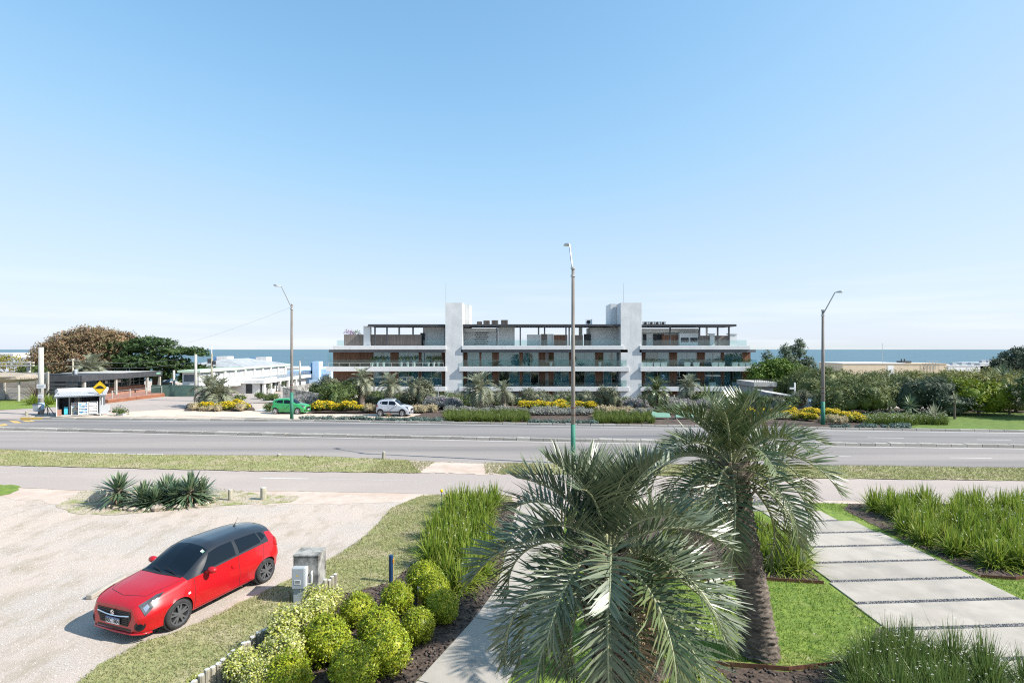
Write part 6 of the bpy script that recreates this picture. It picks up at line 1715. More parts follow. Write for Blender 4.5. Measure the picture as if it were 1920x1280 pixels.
def build_car(label, ct, loc, rz, scale, paint, roofmat, rim, plate=None, detail=True, suv=False, wheel_z=0.0):
    t = thing('parked_car', label, ct, loc, rz); t.scale = scale
    xs_ = np.unique(np.concatenate([np.linspace(-1.80, 2.04, 86), np.linspace(1.9, 2.04, 12), [.28, .98, -1.60]]))
    vs_ = np.unique(np.concatenate([np.linspace(0, 4, 21), np.linspace(4, 5, 5), np.linspace(5, 7, 8)]))
    parts = {'body': (MB(), {}), 'roof': (MB(), {})}
    R = .352
    for side in (1, -1):
        P = {}
        def pt(i, j):
            if (i, j) not in P:
                p = car_pt(xs_[i], vs_[j], side)
                if vs_[j] < 3.9:
                    for wx, wz in WHEELS:
                        d = Vector((p.x - wx, p.z - wz))
                        if d.length < R and d.length > 1e-4:
                            q = d.normalized() * R; p = Vector((wx + q.x, p.y, wz + q.y)); P[(i, j, 'in')] = True
                P[(i, j)] = p
            return P[(i, j)]
        for i in range(len(xs_) - 1):
            for j in range(len(vs_) - 1):
                q = [(i, j), (i + 1, j), (i + 1, j + 1), (i, j + 1)]
                pp = [pt(*a) for a in q]
                if all((a[0], a[1], 'in') in P for a in q): continue
                xc = (xs_[i] + xs_[i + 1]) / 2; vc = (vs_[j] + vs_[j + 1]) / 2
                nm = 'roof' if (vc > 4 and -1.60 < xc < .98 and not (xc < -1.40 and vc < 4.75)) else 'body'
                mb, idx = parts[nm]; ids = []
                for a, p in zip(q, pp):
                    key = (a, side) if p.y != 0 else a
                    if key not in idx:
                        idx[key] = len(mb.v); mb.v.append(tuple(p))
                    ids.append(idx[key])
                if len({mb.v[k] for k in ids}) < 3: continue
                mb.f.append(tuple(ids) if side < 0 else tuple(ids[::-1])); mb.m.append(0)
    for xe, rev in ((-1.80, True), (2.04, False)):
        c = [tuple(car_pt(xe, v, 1)) for v in vs_] + [tuple(car_pt(xe, v, -1)) for v in vs_[::-1][1:]]
        parts['body'][0].add(c, [tuple(range(len(c)))[::(-1 if rev else 1)]])
    body = parts['body'][0].build('body', paint, t, smooth=True)
    parts['roof'][0].build('roof', roofmat, t, smooth=True)
    body['label'] = body.get('label', ''); del body['label']
    for o in (body,):
        for f in o.data.polygons:
            if len(f.vertices) > 8: f.use_smooth = False
    def patch(name, mat, quad, off=.004, sides=(1, -1), nu=8, nv=5, join=False, parent=t):
        outs = []; mb = MB()
        for s in sides:
            vs = []; 
            for a in range(nu + 1):
                for b2 in range(nv + 1):
                    u, w = a / nu, b2 / nv
                    x = (quad[0][0] * (1 - u) + quad[1][0] * u) * (1 - w) + (quad[3][0] * (1 - u) + quad[2][0] * u) * w
                    v = (quad[0][1] * (1 - u) + quad[1][1] * u) * (1 - w) + (quad[3][1] * (1 - u) + quad[2][1] * u) * w
                    v = min(7, v); n = car_n(x, min(6.95, max(.05, v)), s)
                    if n.z < -.2 or n.y * s < -.05: n = -n
                    vs.append(car_pt(x, v, s) + n * off)
            fs = [(a * (nv + 1) + b2, (a + 1) * (nv + 1) + b2, (a + 1) * (nv + 1) + b2 + 1, a * (nv + 1) + b2 + 1) for a in range(nu) for b2 in range(nv)]
            mb.add(vs, fs if s < 0 else [f[::-1] for f in fs])
            if not join: outs.append(mb.build(name, mat, parent, smooth=True)); mb = MB()
        if join: outs.append(mb.build(name, mat, parent, smooth=True))
        return outs
    patch('windshield', X['car_glass'], [(.95, 5.10), (.29, 5.12), (.27, 7), (.97, 7)], .006, join=True, nu=10, nv=8)
    patch('rear_window', X['car_glass'], [(-1.72, 5.2), (-1.60, 5.2), (-1.60, 7), (-1.72, 7)], .006, join=True)
    patch('side_window', X['car_glass'], [(.66, 4.10), (-.33, 4.10), (-.35, 4.90), (.30, 4.90)], .006)
    patch('side_window', X['car_glass'], [(-.45, 4.10), (-1.14, 4.16), (-1.10, 4.86), (-.45, 4.90)], .006)
    patch('side_window', X['car_glass'], [(-1.20, 4.25), (-1.36, 4.45), (-1.28, 4.80), (-1.16, 4.84)], .006)
    for s in (1, -1):
        hl = patch('headlight', X['lamp_glass'], [(1.46, 4.16), (1.925, 3.18), (1.96, 4.1), (1.62, 4.42)], .010, (s,))[0]
        patch('lens', X['chrome'], [(1.82, 3.62), (1.905, 3.42), (1.915, 3.75), (1.835, 3.85)], .014, (s,), parent=hl)
        patch('taillight', X['red_lens'], [(-1.55, 3.7), (-1.775, 3.55), (-1.77, 4.25), (-1.62, 4.3)], .010, (s,))
        patch('door_gap', X['ink'], [(.835, .9), (.843, .9), (.823, 4.0), (.815, 4.0)], .002, (s,), nu=1, nv=14)
        patch('door_gap', X['ink'], [(-.404, .9), (-.396, .9), (-.386, 4.0), (-.394, 4.0)], .002, (s,), nu=1, nv=14)
        patch('door_gap', X['ink'], [(-.86, .9), (-.852, .9), (-1.20, 4.0), (-1.208, 4.0)], .002, (s,), nu=1, nv=14)
        patch('door_handle', paint, [(-.17, 3.52), (-.32, 3.54), (-.32, 3.70), (-.17, 3.68)], .022, (s,), nu=3, nv=2)
        if not detail: patch('door_handle', paint, [(-.95, 3.62), (-1.1, 3.64), (-1.1, 3.78), (-.95, 3.76)], .022, (s,), nu=3, nv=2)
        patch('side_marker', X['whitewall'], [(1.01, 3.25), (.95, 3.27), (.95, 3.38), (1.01, 3.36)], .008, (s,), nu=2, nv=2)
        m = MB(); m.ball((.50, s * .945, 1.0), (.085, .125, .075), 12, 8); m.cyl((.56, s * .80, .955), (.52, s * .90, .975), .03, .04, 8)
        m.build('wing_mirror', paint, t, smooth=True)
        patch('sill', X['black'], [(.82, .95), (-.82, .95), (-.82, 1.35), (.82, 1.35)], .006, (s,), nu=10, nv=1)
    patch('hood_gap', X['ink'], [(1.735, 5.0), (1.745, 5.0), (1.855, 7), (1.845, 7)], .002, join=True, nu=1, nv=12)
    if detail: patch('hood_gap', X['ink'], [(.99, 4.60), (1.735, 4.98), (1.735, 5.02), (.99, 4.64)], .002, join=True, nu=10, nv=1)
    patch('cowl', X['black'], [(1.02, 5.0), (.95, 5.0), (.965, 7), (1.07, 7)], .004, join=True, nu=2, nv=10)
    m = MB()
    for y0, y1 in ((.42, -.10), (-.02, -.45)):
        p0 = Vector((.99, y0, float(CF['zt'](.99)) + .0)); m.tube([p0, Vector((.93, (y0 + y1) / 2, 1.075)), Vector((.90, y1, 1.085))], [.012, .010, .006], 5)
    m.build('wiper', X['black'], t)
    # nose
    f = 2.04
    m = MB(); gr = [(-.40, .35), (.40, .35), (.50, .52), (.49, .655), (-.49, .655), (-.50, .52)]
    m.add([(f + .006, y, z) for y, z in gr] + [(f - .05, y, z) for y, z in gr], [(0, 1, 2, 3, 4, 5)] + [(k, 6 + k, 6 + (k + 1) % 6, (k + 1) % 6) for k in range(6)])
    for k in range(7): m.box(f + .004, f + .014, -.42, .42, .37 + k * .04, .383 + k * .04)
    g = m.build('grille', X['black'], t)
    m = MB(); m.tube([(f + .015, -.47, .575), (f + .028, -.2, .545), (f + .03, 0, .537), (f + .028, .2, .545), (f + .015, .47, .575)], .018, 6); m.build('grille_bar', X['chrome'], g)
    if detail:
        m = MB()
        S1 = [(-.052, .055), (.052, .02), (.0, -.005), (.03, -.02), (.052, -.005), (0, -.06), (-.052, -.02), (.0, .005), (-.03, .02), (-.052, .005)]
        m.add([(f + .04, y, .60 + z) for y, z in ((.0, .06), (-.055, .02), (-.055, .008), (.018, -.02), (-.012, -.034), (-.055, -.008), (-.055, -.02), (.0, -.06), (.055, -.02), (.055, -.008), (-.018, .02), (.012, .034), (.055, .008), (.055, .02))], [(0, 1, 2, 3, 4, 5, 6, 7, 8, 9, 10, 11, 12, 13)])
        m.build('emblem', X['chrome'], g)
    pl = MB(); pl.box(f + .028, f + .036, -.2, .2, .365, .495); pl = pl.build('license_plate', X['plate'], t)
    m = MB(); m.box(f + .0362, f + .038, -.199, .199, .472, .494); m.build('plate_band', X['plate_blue'], pl)
    if plate:
        cu = bpy.data.curves.new('plate_number', 'FONT'); cu.body = plate; cu.size = .118; cu.align_x = 'CENTER'; cu.align_y = 'CENTER'; cu.extrude = .001; cu.offset = .002
        tmp = link('plate_number', cu); dg = bpy.context.evaluated_depsgraph_get(); me = bpy.data.meshes.new_from_object(tmp.evaluated_get(dg)); bpy.data.objects.remove(tmp); bpy.data.curves.remove(cu); me.materials.clear(); me.materials.append(X['ink']); o = link('plate_number', me, pl); o.location = (f + .0385, 0, .42); o.rotation_euler = (math.pi / 2, 0, math.pi / 2); o.scale = (.80, 1, 1)
    m = MB(); m.box(f - .12, f + .004, -.5, .5, .262, .305); m.build('lower_intake', X['black'], t)
    m = MB(); pts = [(1.80, .79, .20), (1.95, .71, .205), (2.045, .57, .215), (2.065, 0, .22), (2.045, -.57, .215), (1.95, -.71, .205), (1.80, -.79, .20)]; m.tube(pts, .022, 6); m.build('front_lip', paint, t, smooth=True)
    for s in (1, -1):
        d = Vector((.70, s * .71, 0)); c = Vector((1.982, s * .682, .375))
        m = MB(); m.tube([c - d * .06, c + d * .004, c + d * .004], [.105, .10, .07], 14); fl_ = m.build('fog_lamp_bezel', X['black'], t)
        m = MB(); m.cyl(c + d * .0, c + d * .02, .055, .05, 12); m.build('lens', X['car_glass'], fl_)
    m = MB(); m.box(-1.66, 1.85, -.60, .60, .21, .62)
    for wx, wz in WHEELS:
        for s in (1, -1): m.tube([(wx, s * .60, wz), (wx, s * .80, wz)], [R * .98, R * .98], 20)
    m.build('underbody', X['black'], t)
    for wx, wz in WHEELS:
        for s in (1, -1):
            m = MB(); m.lathe([(.19, -.10), (.225, -.105), (.285, -.10), (.305, -.075), (.308, 0), (.305, .075), (.285, .10), (.225, .105), (.213, .09), (.20, .04)], 28)
            w = m.build('wheel', X['rubber'], t, smooth=True); w.location = (wx, s * .755, .308); w.rotation_euler = (-s * math.pi / 2, 0, 0)
            m = MB(); m.lathe([(.216, .085), (.222, .102), (.208, .10), (.198, .05)], 28, mi=0, cap=False); m.lathe([(.2, .03), (.197, .042), (.05, .041)], 28, mi=1)
            for k in range(10):
                a = k * math.pi / 5 + (.11 if k % 2 else -.11); c_, s_ = math.cos(a), math.sin(a)
                q = [(.04, -.022), (.205, -.016), (.205, .016), (.04, .022)]
                vv = [(x * c_ - y * s_, x * s_ + y * c_, z + (.0 if x > .1 else .006)) for z in (.055, .088) for x, y in q]
                m.add(vv, [(3, 2, 1, 0), (4, 5, 6, 7), (0, 1, 5, 4), (1, 2, 6, 5), (2, 3, 7, 6), (3, 0, 4, 7)], 0)
            m.lathe([(.06, .08), (.055, .098), (.03, .10), (.01, .101)], 14, mi=0)
            m.build('rim', [rim, X['black']], w)
    if detail:
        m = MB(); m.cyl((-.98, 0, 1.44), (-1.02, 0, 1.48), .03, .015, 8); m.tube([(-1.0, 0, 1.47), (-1.12, 0, 1.64)], [.006, .004], 5); m.build('antenna', X['black'], t)
        patch('windshield_sticker', X['whitewall'], [(.40, 5.36), (.34, 5.36), (.34, 5.52), (.40, 5.52)], .009, (1,), nu=1, nv=1)
        patch('windshield_sticker', X['bench_green'], [(.40, 5.18), (.34, 5.18), (.34, 5.34), (.40, 5.34)], .009, (1,), nu=1, nv=1)
    if suv:
        for s in (1, -1):
            m = MB(); m.tube([(.1, s * .50, 1.40), (0, s * .51, 1.47), (-1.2, s * .48, 1.46), (-1.3, s * .47, 1.36)], .02, 6); m.build('roof_rail', X['steel'], t)
            for wx, wz in WHEELS:
                m = MB(); m.tube([(wx + math.cos(a) * .37, s * .858, wz + math.sin(a) * .37) for a in np.linspace(-.2, math.pi + .2, 12)], .03, 6); m.build('arch_trim', X['black'], t)
            m = MB(); m.box(-.8, .8, min(s * .835, s * .862), max(s * .835, s * .862), .34, .44); m.build('side_trim', X['black'], t)
        m = MB(); m.tube([(-1.80, 0, .78), (-2.0, 0, .78)], [.30, .30], 18); m.build('spare_wheel', X['rubber'], t)
    return t

build_car('red hatchback with black roof parked on the gravel lot', 'car', (-7.60, 13.146, 0), -1.9173, (1, 1, 1), X['red_paint'], X['black_paint'], X['rim_black'], 'BEC 1804')
gx_, gy_ = XA(544, 51.0), 51.0
build_car('small green hatchback parked behind the left lamp post', 'car', (gx_, gy_, .0), math.radians(-3), (.86, .92, 1.0), X['green_paint'], X['green_paint'], X['rim_silver'], detail=False)
gx_, gy_ = XA(738.5, 49.3), 49.3
build_car('white hatchback with roof rails and spare wheel parked by the stone wall', 'car', (gx_, gy_, .0), math.radians(-4), (.82, .95, 1.04), X['silver_paint'], X['silver_paint'], X['rim_silver'], detail=False, suv=True)

# ------------------------------------------------------------------ street furniture across the road
def lamp(label, px, py, ztop, rb, rt, arm, head, gband):
    x, y = G(px, py)
    t = thing('street_lamp', label, 'street lamp', (x, y, 0), 0, 'street lamps along the avenue')
    m = MB(); m.tube([(0, 0, -.2), (0, 0, ztop * .5), (0, 0, ztop)], [rb, (rb + rt) / 2, rt], 12); m.build('pole', X['pole'], t, smooth=True)
    m = MB(); rr_ = lambda z: rb + (rt - rb) * z / ztop + .006
    m.tube([(0, 0, 0), (0, 0, gband)], [rr_(0), rr_(gband)], 12); m.build('green_band', X['pole_green'], t, smooth=True)
    m = MB(); 
    for z in (ztop - .05, ztop - .45): m.cyl((0, 0, z), (0, 0, z + .12), rt + .05, rt + .05, 10)
    m.build('collar', X['steel'], t)
    m = MB(); a = Vector((0, 0, ztop - .3)); e = Vector(arm) + Vector((0, 0, ztop)); mid = a.lerp(e, .6) + Vector((0, 0, .35)) * 0
    m.tube([a, mid, e], [.05, .045, .04], 7); m.build('arm', X['steel'], t)
    h = Vector(head); m = MB(); n = 8
    prof = [(0, .05), (.15, .09), (.45, .15), (.75, .13), (.95, .05)]
    u = h.normalized(); s = u.cross(Vector((0, 0, 1))).normalized(); w = s.cross(u); vs = []; fs = []
    for l, r_ in prof:
        for k in range(10):
            an = 2 * math.pi * k / 10; p = e + u * (l * h.length) + s * (math.cos(an) * r_) + w * (math.sin(an) * r_ * .5)
            vs.append(p)
    for i in range(len(prof) - 1):
        for k in range(10): fs.append((i * 10 + k, i * 10 + (k + 1) % 10, i * 10 + 10 + (k + 1) % 10, i * 10 + 10 + k))
    fs += [tuple(range(9, -1, -1)), tuple(range(40, 50))]
    m.add(vs, fs); hd = m.build('lamp_head', X['steel'], t, smooth=True)
    m = MB(); c = e + u * (h.length * .55) - w * .06; m.ball(tuple(c), (.22, .14, .05), 10, 6); m.build('lamp_lens', X['lampglass'], hd)
    for z in (2.55, 2.95):
        m = MB(); m.cyl((0, 0, z), (0, 0, z + .05), rr_(z) + .006, rr_(z) + .006, 12); m.build('strap', X['rust'], t)
    return t
lamp('tall street lamp post beside the green car across the road', 547, 786, 9.95, .145, .09, (-.50, -.9, 1.45), (-.62, -.25, .12), 2.35)
lamp('tallest lamp post, rising from the verge behind the big palm', 1074.5, 869, 10.35, .125, .08, (-.10, .9, 1.45), (-.18, .45, .08), 2.1)
lamp('street lamp post in the yellow flower bed before the hedge', 1543, 797, 9.15, .15, .09, (.42, -.9, 1.35), (.58, -.2, .12), 1.9)

def post(name, label, ct, px, Y, top, r0, r1, mat, z=None, n=10):
    x = XA(px, Y); z = tz(x, Y) if z is None else z
    t = thing(name, label, ct, (x, Y, z)); h = ZA(top, Y) - z
    m = MB(); m.tube([(0, 0, -.2), (0, 0, h)], [r0, r1], n); m.build('pole', X[mat], t, smooth=True)
    return t, h
t, h = post('utility_pole', 'thick pale pole with two small signs beside the kiosk', 'utility pole', 77, 50.2, 651, .24, .20, 'pole_pale')
kp = t
def signplate(name, label, x, Y, w, hh, z, mat, lines=0):
    s = thing(name, label, 'sign', (x, Y, z))
    m = MB(); m.box(-w / 2, w / 2, 0, .03, 0, hh); m.build('panel', X[mat], s)
    if lines:
        m = MB()
        for k in range(lines): m.box(-w * .38, w * (.38 - .12 * (k % 2)), -.006, -.002, hh * (.2 + .6 * k / max(1, lines)), hh * (.2 + .6 * k / max(1, lines)) + hh * .09)
        m.build('print', X['grey_box'], s)
    return s
signplate('sign', 'wide white sign board high on the pale kiosk pole', XA(76.5, 49.9), 49.90, .80, .40, ZA(728, 49.9), 'white', 3)
signplate('sign', 'small white sign board low on the pale kiosk pole', XA(75.5, 49.9), 49.90, .48, .34, ZA(746, 49.9), 'white', 2)
m = MB(); m.tube([(0, 0, .5), (0, 0, 1.1)], [.247, .246], 12); m.build('blue_band', X['blue_wall'], kp)
t, h = post('utility_pole', 'brown wooden utility pole with crossarms in front of the brown tree', 'utility pole', 137, 66, 672, .13, .10, 'log')
for z in (h - .3, h - 1.0):
    m = MB(); m.box(-.75, .75, -.06, .06, z, z + .1); m.build('crossarm', X['log'], t)
m = MB()
for k in range(4): m.cyl((-.6 + k * .4, 0, h - .2), (-.6 + k * .4, 0, h - .02), .04, .03, 6)
m.build('insulator', X['steel'], t)
m = MB(); m.lathe([(.2, 0), (.22, .5), (.1, .6)], 10, (.35, 0, h - 1.9)); m.build('transformer', X['grey_box'], t)
t, h = post('utility_pole', 'plain pale pole left of the palms in the flower bed', 'utility pole', 367, 63, 664, .17, .14, 'pole_pale')
t, h = post('utility_pole', 'wooden pole with a thin white mast on top before the restaurant', 'utility pole', 397, 68, 663, .14, .11, 'log')
m = MB(); m.cyl((0, 0, h), (0, 0, h + 1.1), .05, .03, 6); m.ball((0, 0, h + 1.15), .11, 8, 5); m.build('mast', X['white_paint_gloss'], t)
m = MB(); m.box(-.5, -.12, -.1, .1, h - 1.2, h - .6); m.box(.14, .5, -.1, .1, h - 1.4, h - .9); m.build('junction_box', X['dark_metal'], t)
t, h = post('utility_pole', 'slim pole with a thin lamp arm beside the blue house', 'utility pole', 562.5, 84, 676, .16, .12, 'pole_pale')
m = MB(); m.tube([(0, 0, h - .2), (.4, -.1, h + .25), (.9, -.2, h + .42)], [.03, .03, .05], 6); m.build('lamp_arm', X['steel'], t)
t, h = post('pale_post', 'pale square post at the far end of the wooden deck', 'post', 326, 72, 694, .17, .16, 'pole_pale', n=4)
# wires
def wire(label, a, b2, sag, r=.012):
    m = MB(); a = Vector(a); b2 = Vector(b2)
    m.tube([a.lerp(b2, k / 12) - Vector((0, 0, sag * 4 * (k / 12) * (1 - k / 12))) for k in range(13)], r, 4, False)
    tag(m.build('overhead_wire', X['wire']), label, 'wire', 'overhead wires')
wire('thin wire running from the left lamp post up to the left over the sea', (XA(545, 46.4), 46.4, ZA(576, 46.4)), (XA(270, 80), 80, ZA(660, 80)), .5, .006)
wire('wire between the plain pale pole and the wooden mast pole', (XA(367, 63), 63, ZA(666, 63)), (XA(397, 68), 68, ZA(672, 68)), .15)
wire('wire from the mast pole down past the hip roof to the slim pole', (XA(397, 68), 68, ZA(672, 68)), (XA(562, 84), 84, ZA(700, 84)), .3)
wire('upper wire from the crossarm pole to the plain pale pole', (XA(138, 66), 66, ZA(676, 66)), (XA(367, 63), 63, ZA(668, 63)), .5)
wire('lower wire from the crossarm pole to the plain pale pole', (XA(140, 66), 66, ZA(684, 66)), (XA(367, 63), 63, ZA(677, 63)), .6)
wire('wire leaving the crossarm pole past the left edge of the frame', (XA(136, 66), 66, ZA(676, 66)), (XA(-60, 66), 66, ZA(686, 66)), .4)
# bump sign
x, y = G(186.5, 777.5)
t = thing('road_sign', 'yellow diamond speed bump sign on a white post by the kiosk', 'road sign', (x, y, 0), math.radians(6))
m = MB(); m.cyl((0, 0, -.1), (.08, 0, 2.6), .05, .05, 8); m.build('post', X['white_paint_gloss'], t)
cz = ZA(726.5, y); q = .62
m = MB(); m.prism([(0, -q), (q, 0), (0, q), (-q, 0)], 0, .02); p = m.build('panel', X['sign_yellow'], t); p.location = (.08, -.07, cz); p.rotation_euler = (math.pi / 2, 0, 0)
pts = [(-.40, -.10), (.40, -.10), (.40, -.01), (.34, -.01), (.22, .12), (.08, .19), (-.08, .19), (-.22, .12), (-.34, -.01), (-.40, -.01)]
m = MB(); m.prism(pts, .021, .026); s = m.build('hump_symbol', X['ink'], p)
o = .035; m = MB()
for k in range(4):
    a0 = k * math.pi / 2 - math.pi / 2; a1 = a0 + math.pi / 2
    r0, r1 = q - .05, q - .075
    m.add([(r0 * math.cos(a0), r0 * math.sin(a0), .024), (r0 * math.cos(a1), r0 * math.sin(a1), .024), (r1 * math.cos(a1), r1 * math.sin(a1), .024), (r1 * math.cos(a0), r1 * math.sin(a0), .024)], [(0, 1, 2, 3)])
m.build('border', X['ink'], p)
# kiosk
kx, ky = G(107, 781)
K = thing('newspaper_kiosk', 'small slate kiosk with corrugated awning selling newspapers at the kerb', 'kiosk', (kx, ky, .05), math.radians(33))
lb(K, 'floor', 'concrete', 0, 3.35, -.6, 2.2, 0, .06)
lb(K, 'side_wall', 'kiosk_wall', 0, .08, .0, 2.2, .06, 2.0); lb(K, 'side_wall', 'kiosk_wall', 3.22, 3.30, .0, 2.2, .06, 2.0); lb(K, 'back_wall', 'kiosk_wall', .08, 3.22, 2.1, 2.2, .06, 2.15)
m = MB(); n = 64; vs = []
for i in range(n + 1):
    xx = -.15 + 3.75 * i / n; dz = .018 * math.sin(i * math.pi)
    dz = .02 if i % 2 else 0
    vs += [(xx, -.75, 1.80 + dz), (xx, 1.5, 2.14 + dz)]
m.add(vs, [(2 * i, 2 * i + 2, 2 * i + 3, 2 * i + 1) for i in range(n)]); m.build('awning', X['corrugated'], K)
lb(K, 'roof_edge', 'kiosk_wall', -.12, 3.58, -.74, -.70, 1.70, 1.79); lb(K, 'parapet', 'whitewall', -.2, 3.6, 1.45, 1.6, 2.10, 2.40); lb(K, 'roof', 'corrugated', -.1, 3.5, 1.605, 2.3, 2.05, 2.2); lb(K, 'parapet_side', 'kiosk_wall', -.2, -.12, 0.3, 1.44, 1.95, 2.35)
for xx in (.04, 3.28):
    m = MB(); m.cyl((xx, -.60, .06), (xx, -.60, 1.82), .035, .035, 8); m.build('post', X['white_paint_gloss'], K)
lb(K, 'brick_pier', 'brick', .0, .34, -.58, -.25, .06, .62); lb(K, 'counter', 'kiosk_wall', 1.15, 3.2, .55, 1.0, .06, .95); lb(K, 'shelf', 'wood_grey', 1.0, 3.1, 1.85, 2.08, 1.2, 1.25); lb(K, 'shelf', 'wood_grey', 1.0, 3.1, 1.85, 2.08, 1.55, 1.6)
lb(K, 'door_panel', 'grey_box', .78, .86, .3, 1.1, .06, 1.75); lb(K, 'cyan_panel', 'cyan', .46, .72, .2, .26, .12, .78)
def rack(label, x0, w, yy, rows, top, boards):
    R_ = thing('magazine_rack', label, 'rack', K.matrix_basis @ Vector((x0, yy, .06)), K.rotation_euler.z)
    m = MB(); m.box(0, .03, 0, .35, 0, top); m.box(w - .03, w, 0, .35, 0, top); m.box(.03, w - .03, .3, .34, 0, top); m.build('frame', X['whitewall'], R_)
    rg = random.Random(int(x0 * 100)); mb = MB(); mats = [X['whitewall']]
    for r_ in range(rows):
        z = .08 + (top - .15) * r_ / rows; hh = (top - .15) / rows * .82
        m = MB(); m.box(.03, w - .03, .0, .03, z - .02, z + .02); m.build('ledge', X['whitewall'], R_)
        xx = .05
        while xx < w - .1:
            ww = rg.uniform(.13, .2) if not boards else w - .1
            mb.add([(xx, .035 + .0, z + .02), (min(w - .04, xx + ww), .035, z + .02), (min(w - .04, xx + ww), .10, z + hh), (xx, .10, z + hh)], [(0, 1, 2, 3)]); xx += ww + .01
    mb.build('magazines', X['mag'] if not boards else X[boards], R_)
K.rotation_euler = (0, 0, math.radians(33)); K.matrix_basis = Matrix.Translation(K.location) @ Matrix.Rotation(math.radians(33), 4, 'Z')
rack('white rack with rows of colourful magazines in the kiosk doorway', .98, .55, -.05, 5, 1.1, None)
rack('newspaper stand with blue and white pages in front of the kiosk counter', 1.55, .68, -.55, 4, 1.15, 'poster_blue')
rack('white newspaper stand nearest the bump sign post', 2.28, .66, -.45, 4, 1.15, 'whitewall')
rack('small rack of magazines on the back shelf of the kiosk', 1.05, .5, 1.7, 3, 1.6, None)
x, y = G(196, 779)
t = thing('notice_board', 'blank white notice board standing behind the bump sign post', 'board', (x, y, .05), math.radians(4))
m = MB(); m.box(-.39, .39, 0, .04, .14, .92); m.build('panel', X['white'], t)
for s in (-1, 1): m = MB(); m.box(s * .36 - .02, s * .36 + .02, -.02, .06, 0, .14); m.build('leg', X['white_paint_gloss'], t)
x, y = G(87, 779.5)
t = thing('sandwich_board', 'dark empty A-frame stand between the kiosk and the pale pole', 'sign stand', (x, y, .04))
m = MB()
for s in (-1, 1): m.obox((0, 0), (.001, 0), .05, 0, .01)
m = MB(); m.tube([(-.33, 0, 0), (0, 0, 1.0), (.33, 0, 0)], .035, 4); m.build('front_frame', X['wood_grey'], t)
m = MB(); m.tube([(-.33, .5, 0), (0, .06, 1.0), (.33, .5, 0)], .035, 4); m.build('rear_frame', X['wood_grey'], t)
x, y = G(73, 777)
t = thing('litter_bin', 'grey hanging litter bin strapped to the pale kiosk pole', 'bin', (x, y - .2, .04))
m = MB(); m.add([(-.2, -.16, .28), (.24, -.16, .28), (.24, .16, .28), (-.2, .16, .28), (-.28, -.2, .92), (.28, -.2, .92), (.28, .2, .92), (-.28, .2, .92)], [(0, 3, 2, 1), (4, 5, 6, 7), (0, 1, 5, 4), (1, 2, 6, 5), (2, 3, 7, 6), (3, 0, 4, 7)]); m.build('bucket', X['grey_box'], t)
m = MB(); m.box(-.3, .3, -.22, .22, .92, .99); m.build('rim', X['dark_metal'], t)
m = MB(); m.cyl((.1, .1, -.05), (.1, .1, .9), .05, .05, 8); m.build('stand', X['dark_metal'], t)
x, y = G(227, 779)
t = thing('planter', 'low planter with a green bush and wire frame right of the kiosk', 'planter', (x, y, .02))
m = MB(); m.box(-.35, .35, -.2, .2, 0, .2); m.build('trough', X['grey_box'], t)
crown('plant', [(0, 0, .35, .5, .35, .3), (-.7, .1, .35, .3, .25, .22)], 420, .12, X['green_shrub'], t, 71, core=.6)
m = MB(); m.tube([(-.55, .2, 0), (-.55, .2, .9), (.45, .3, .75), (.5, .3, 0)], .015, 5); m.build('wire_frame', X['steel'], t)
# wooden stubs
def stub(label, px, py, r, h, grp=None, lean=0, split=False):
    x, y = G(px, py); t = thing('wooden_post', label, 'post', (x, y, 0), px % 3, grp); t.rotation_euler.x = lean
    m = MB(); m.tube([(0, 0, -.15), (0, 0, h * .6), (0, 0, h)], [r, r * .98, r * .94], 12); m.build('log', X['log'], t, smooth=False)
    m = MB(); m.cyl((0, 0, h + .001), (0, 0, h + .008), r * .92, r * .88, 12); m.build('end_grain', X['log_end'], t)
stub('short wooden post by the gravel, nearer the yuccas', 432, 937, .085, .42, 'wooden posts at the lot edge')
stub('thicker short wooden post with a split top, farther from the yuccas', 494, 936, .12, .48, 'wooden posts at the lot edge')
stub('short dark wooden post leaning on the verge by the road', 718.5, 860, .085, .40, None, .1)
stub('tiny wooden stump on the verge left of the leaning post', 580, 858, .09, .12); stub('small broken stump on the verge farther left', 523, 856, .10, .16)
stub('small wooden stub beside the yellow kerb end by the kiosk', 50, 779.5, .12, .42)

# near things: meter pillar, bollard, posts, edging, wheel stop
px_, py_ = G(573, 1126)
mp_ = thing('meter_pillar', 'weathered concrete pillar with a grey electric meter box on its front', 'pillar', (px_, py_, 0))
lb(mp_, 'pillar', 'concrete_dirty', -.30, .31, 0, .52, -.1, 1.05, bevel=.015); lb(mp_, 'cap', 'concrete_dirty', -.31, .32, -.01, .53, 1.052, 1.10, bevel=.012)
mb_ = lb(mp_, 'meter_box', 'grey_box', -.275, .04, -.16, -.002, .34, .86, bevel=.02)
lb(mb_, 'door', 'grey_box', -.255, .02, -.172, -.162, .37, .84); lb(mb_, 'side_trim', 'white_paint_gloss', .041, .062, -.15, -.002, .36, .85)
lb(mb_, 'label_plate', 'plate', -.20, -.05, -.178, -.1725, .47, .575)
m = MB()
for k in range(3): m.box(-.18, -.07, -.1795, -.1785, .49 + k * .027, .503 + k * .027)
m.build('label_print', X['ink'], mb_)
m = MB(); m.add([(-.16, -.1735, .66), (-.11, -.1735, .66), (-.135, -.1735, .705)], [(0, 1, 2)]); m.build('warning_triangle', X['sign_yellow'], mb_)
lb(mp_, 'pedestal', 'grey_box', -.24, .035, -.13, -.002, 0, .335)
m = MB(); m.tube([(.06, -.05, .44), (.15, -.06, .44), (.17, -.06, .47), (.17, -.06, .66), (.16, -.05, .70), (.16, .02, .72)], .022, 8); m.build('conduit', X['pvc'], mp_, smooth=True)
m = MB(); m.tube([(-.33, -.1, 0), (-.34, -.1, .28)], .008, 5); m.build('cable_rod', X['rust'], mp_)
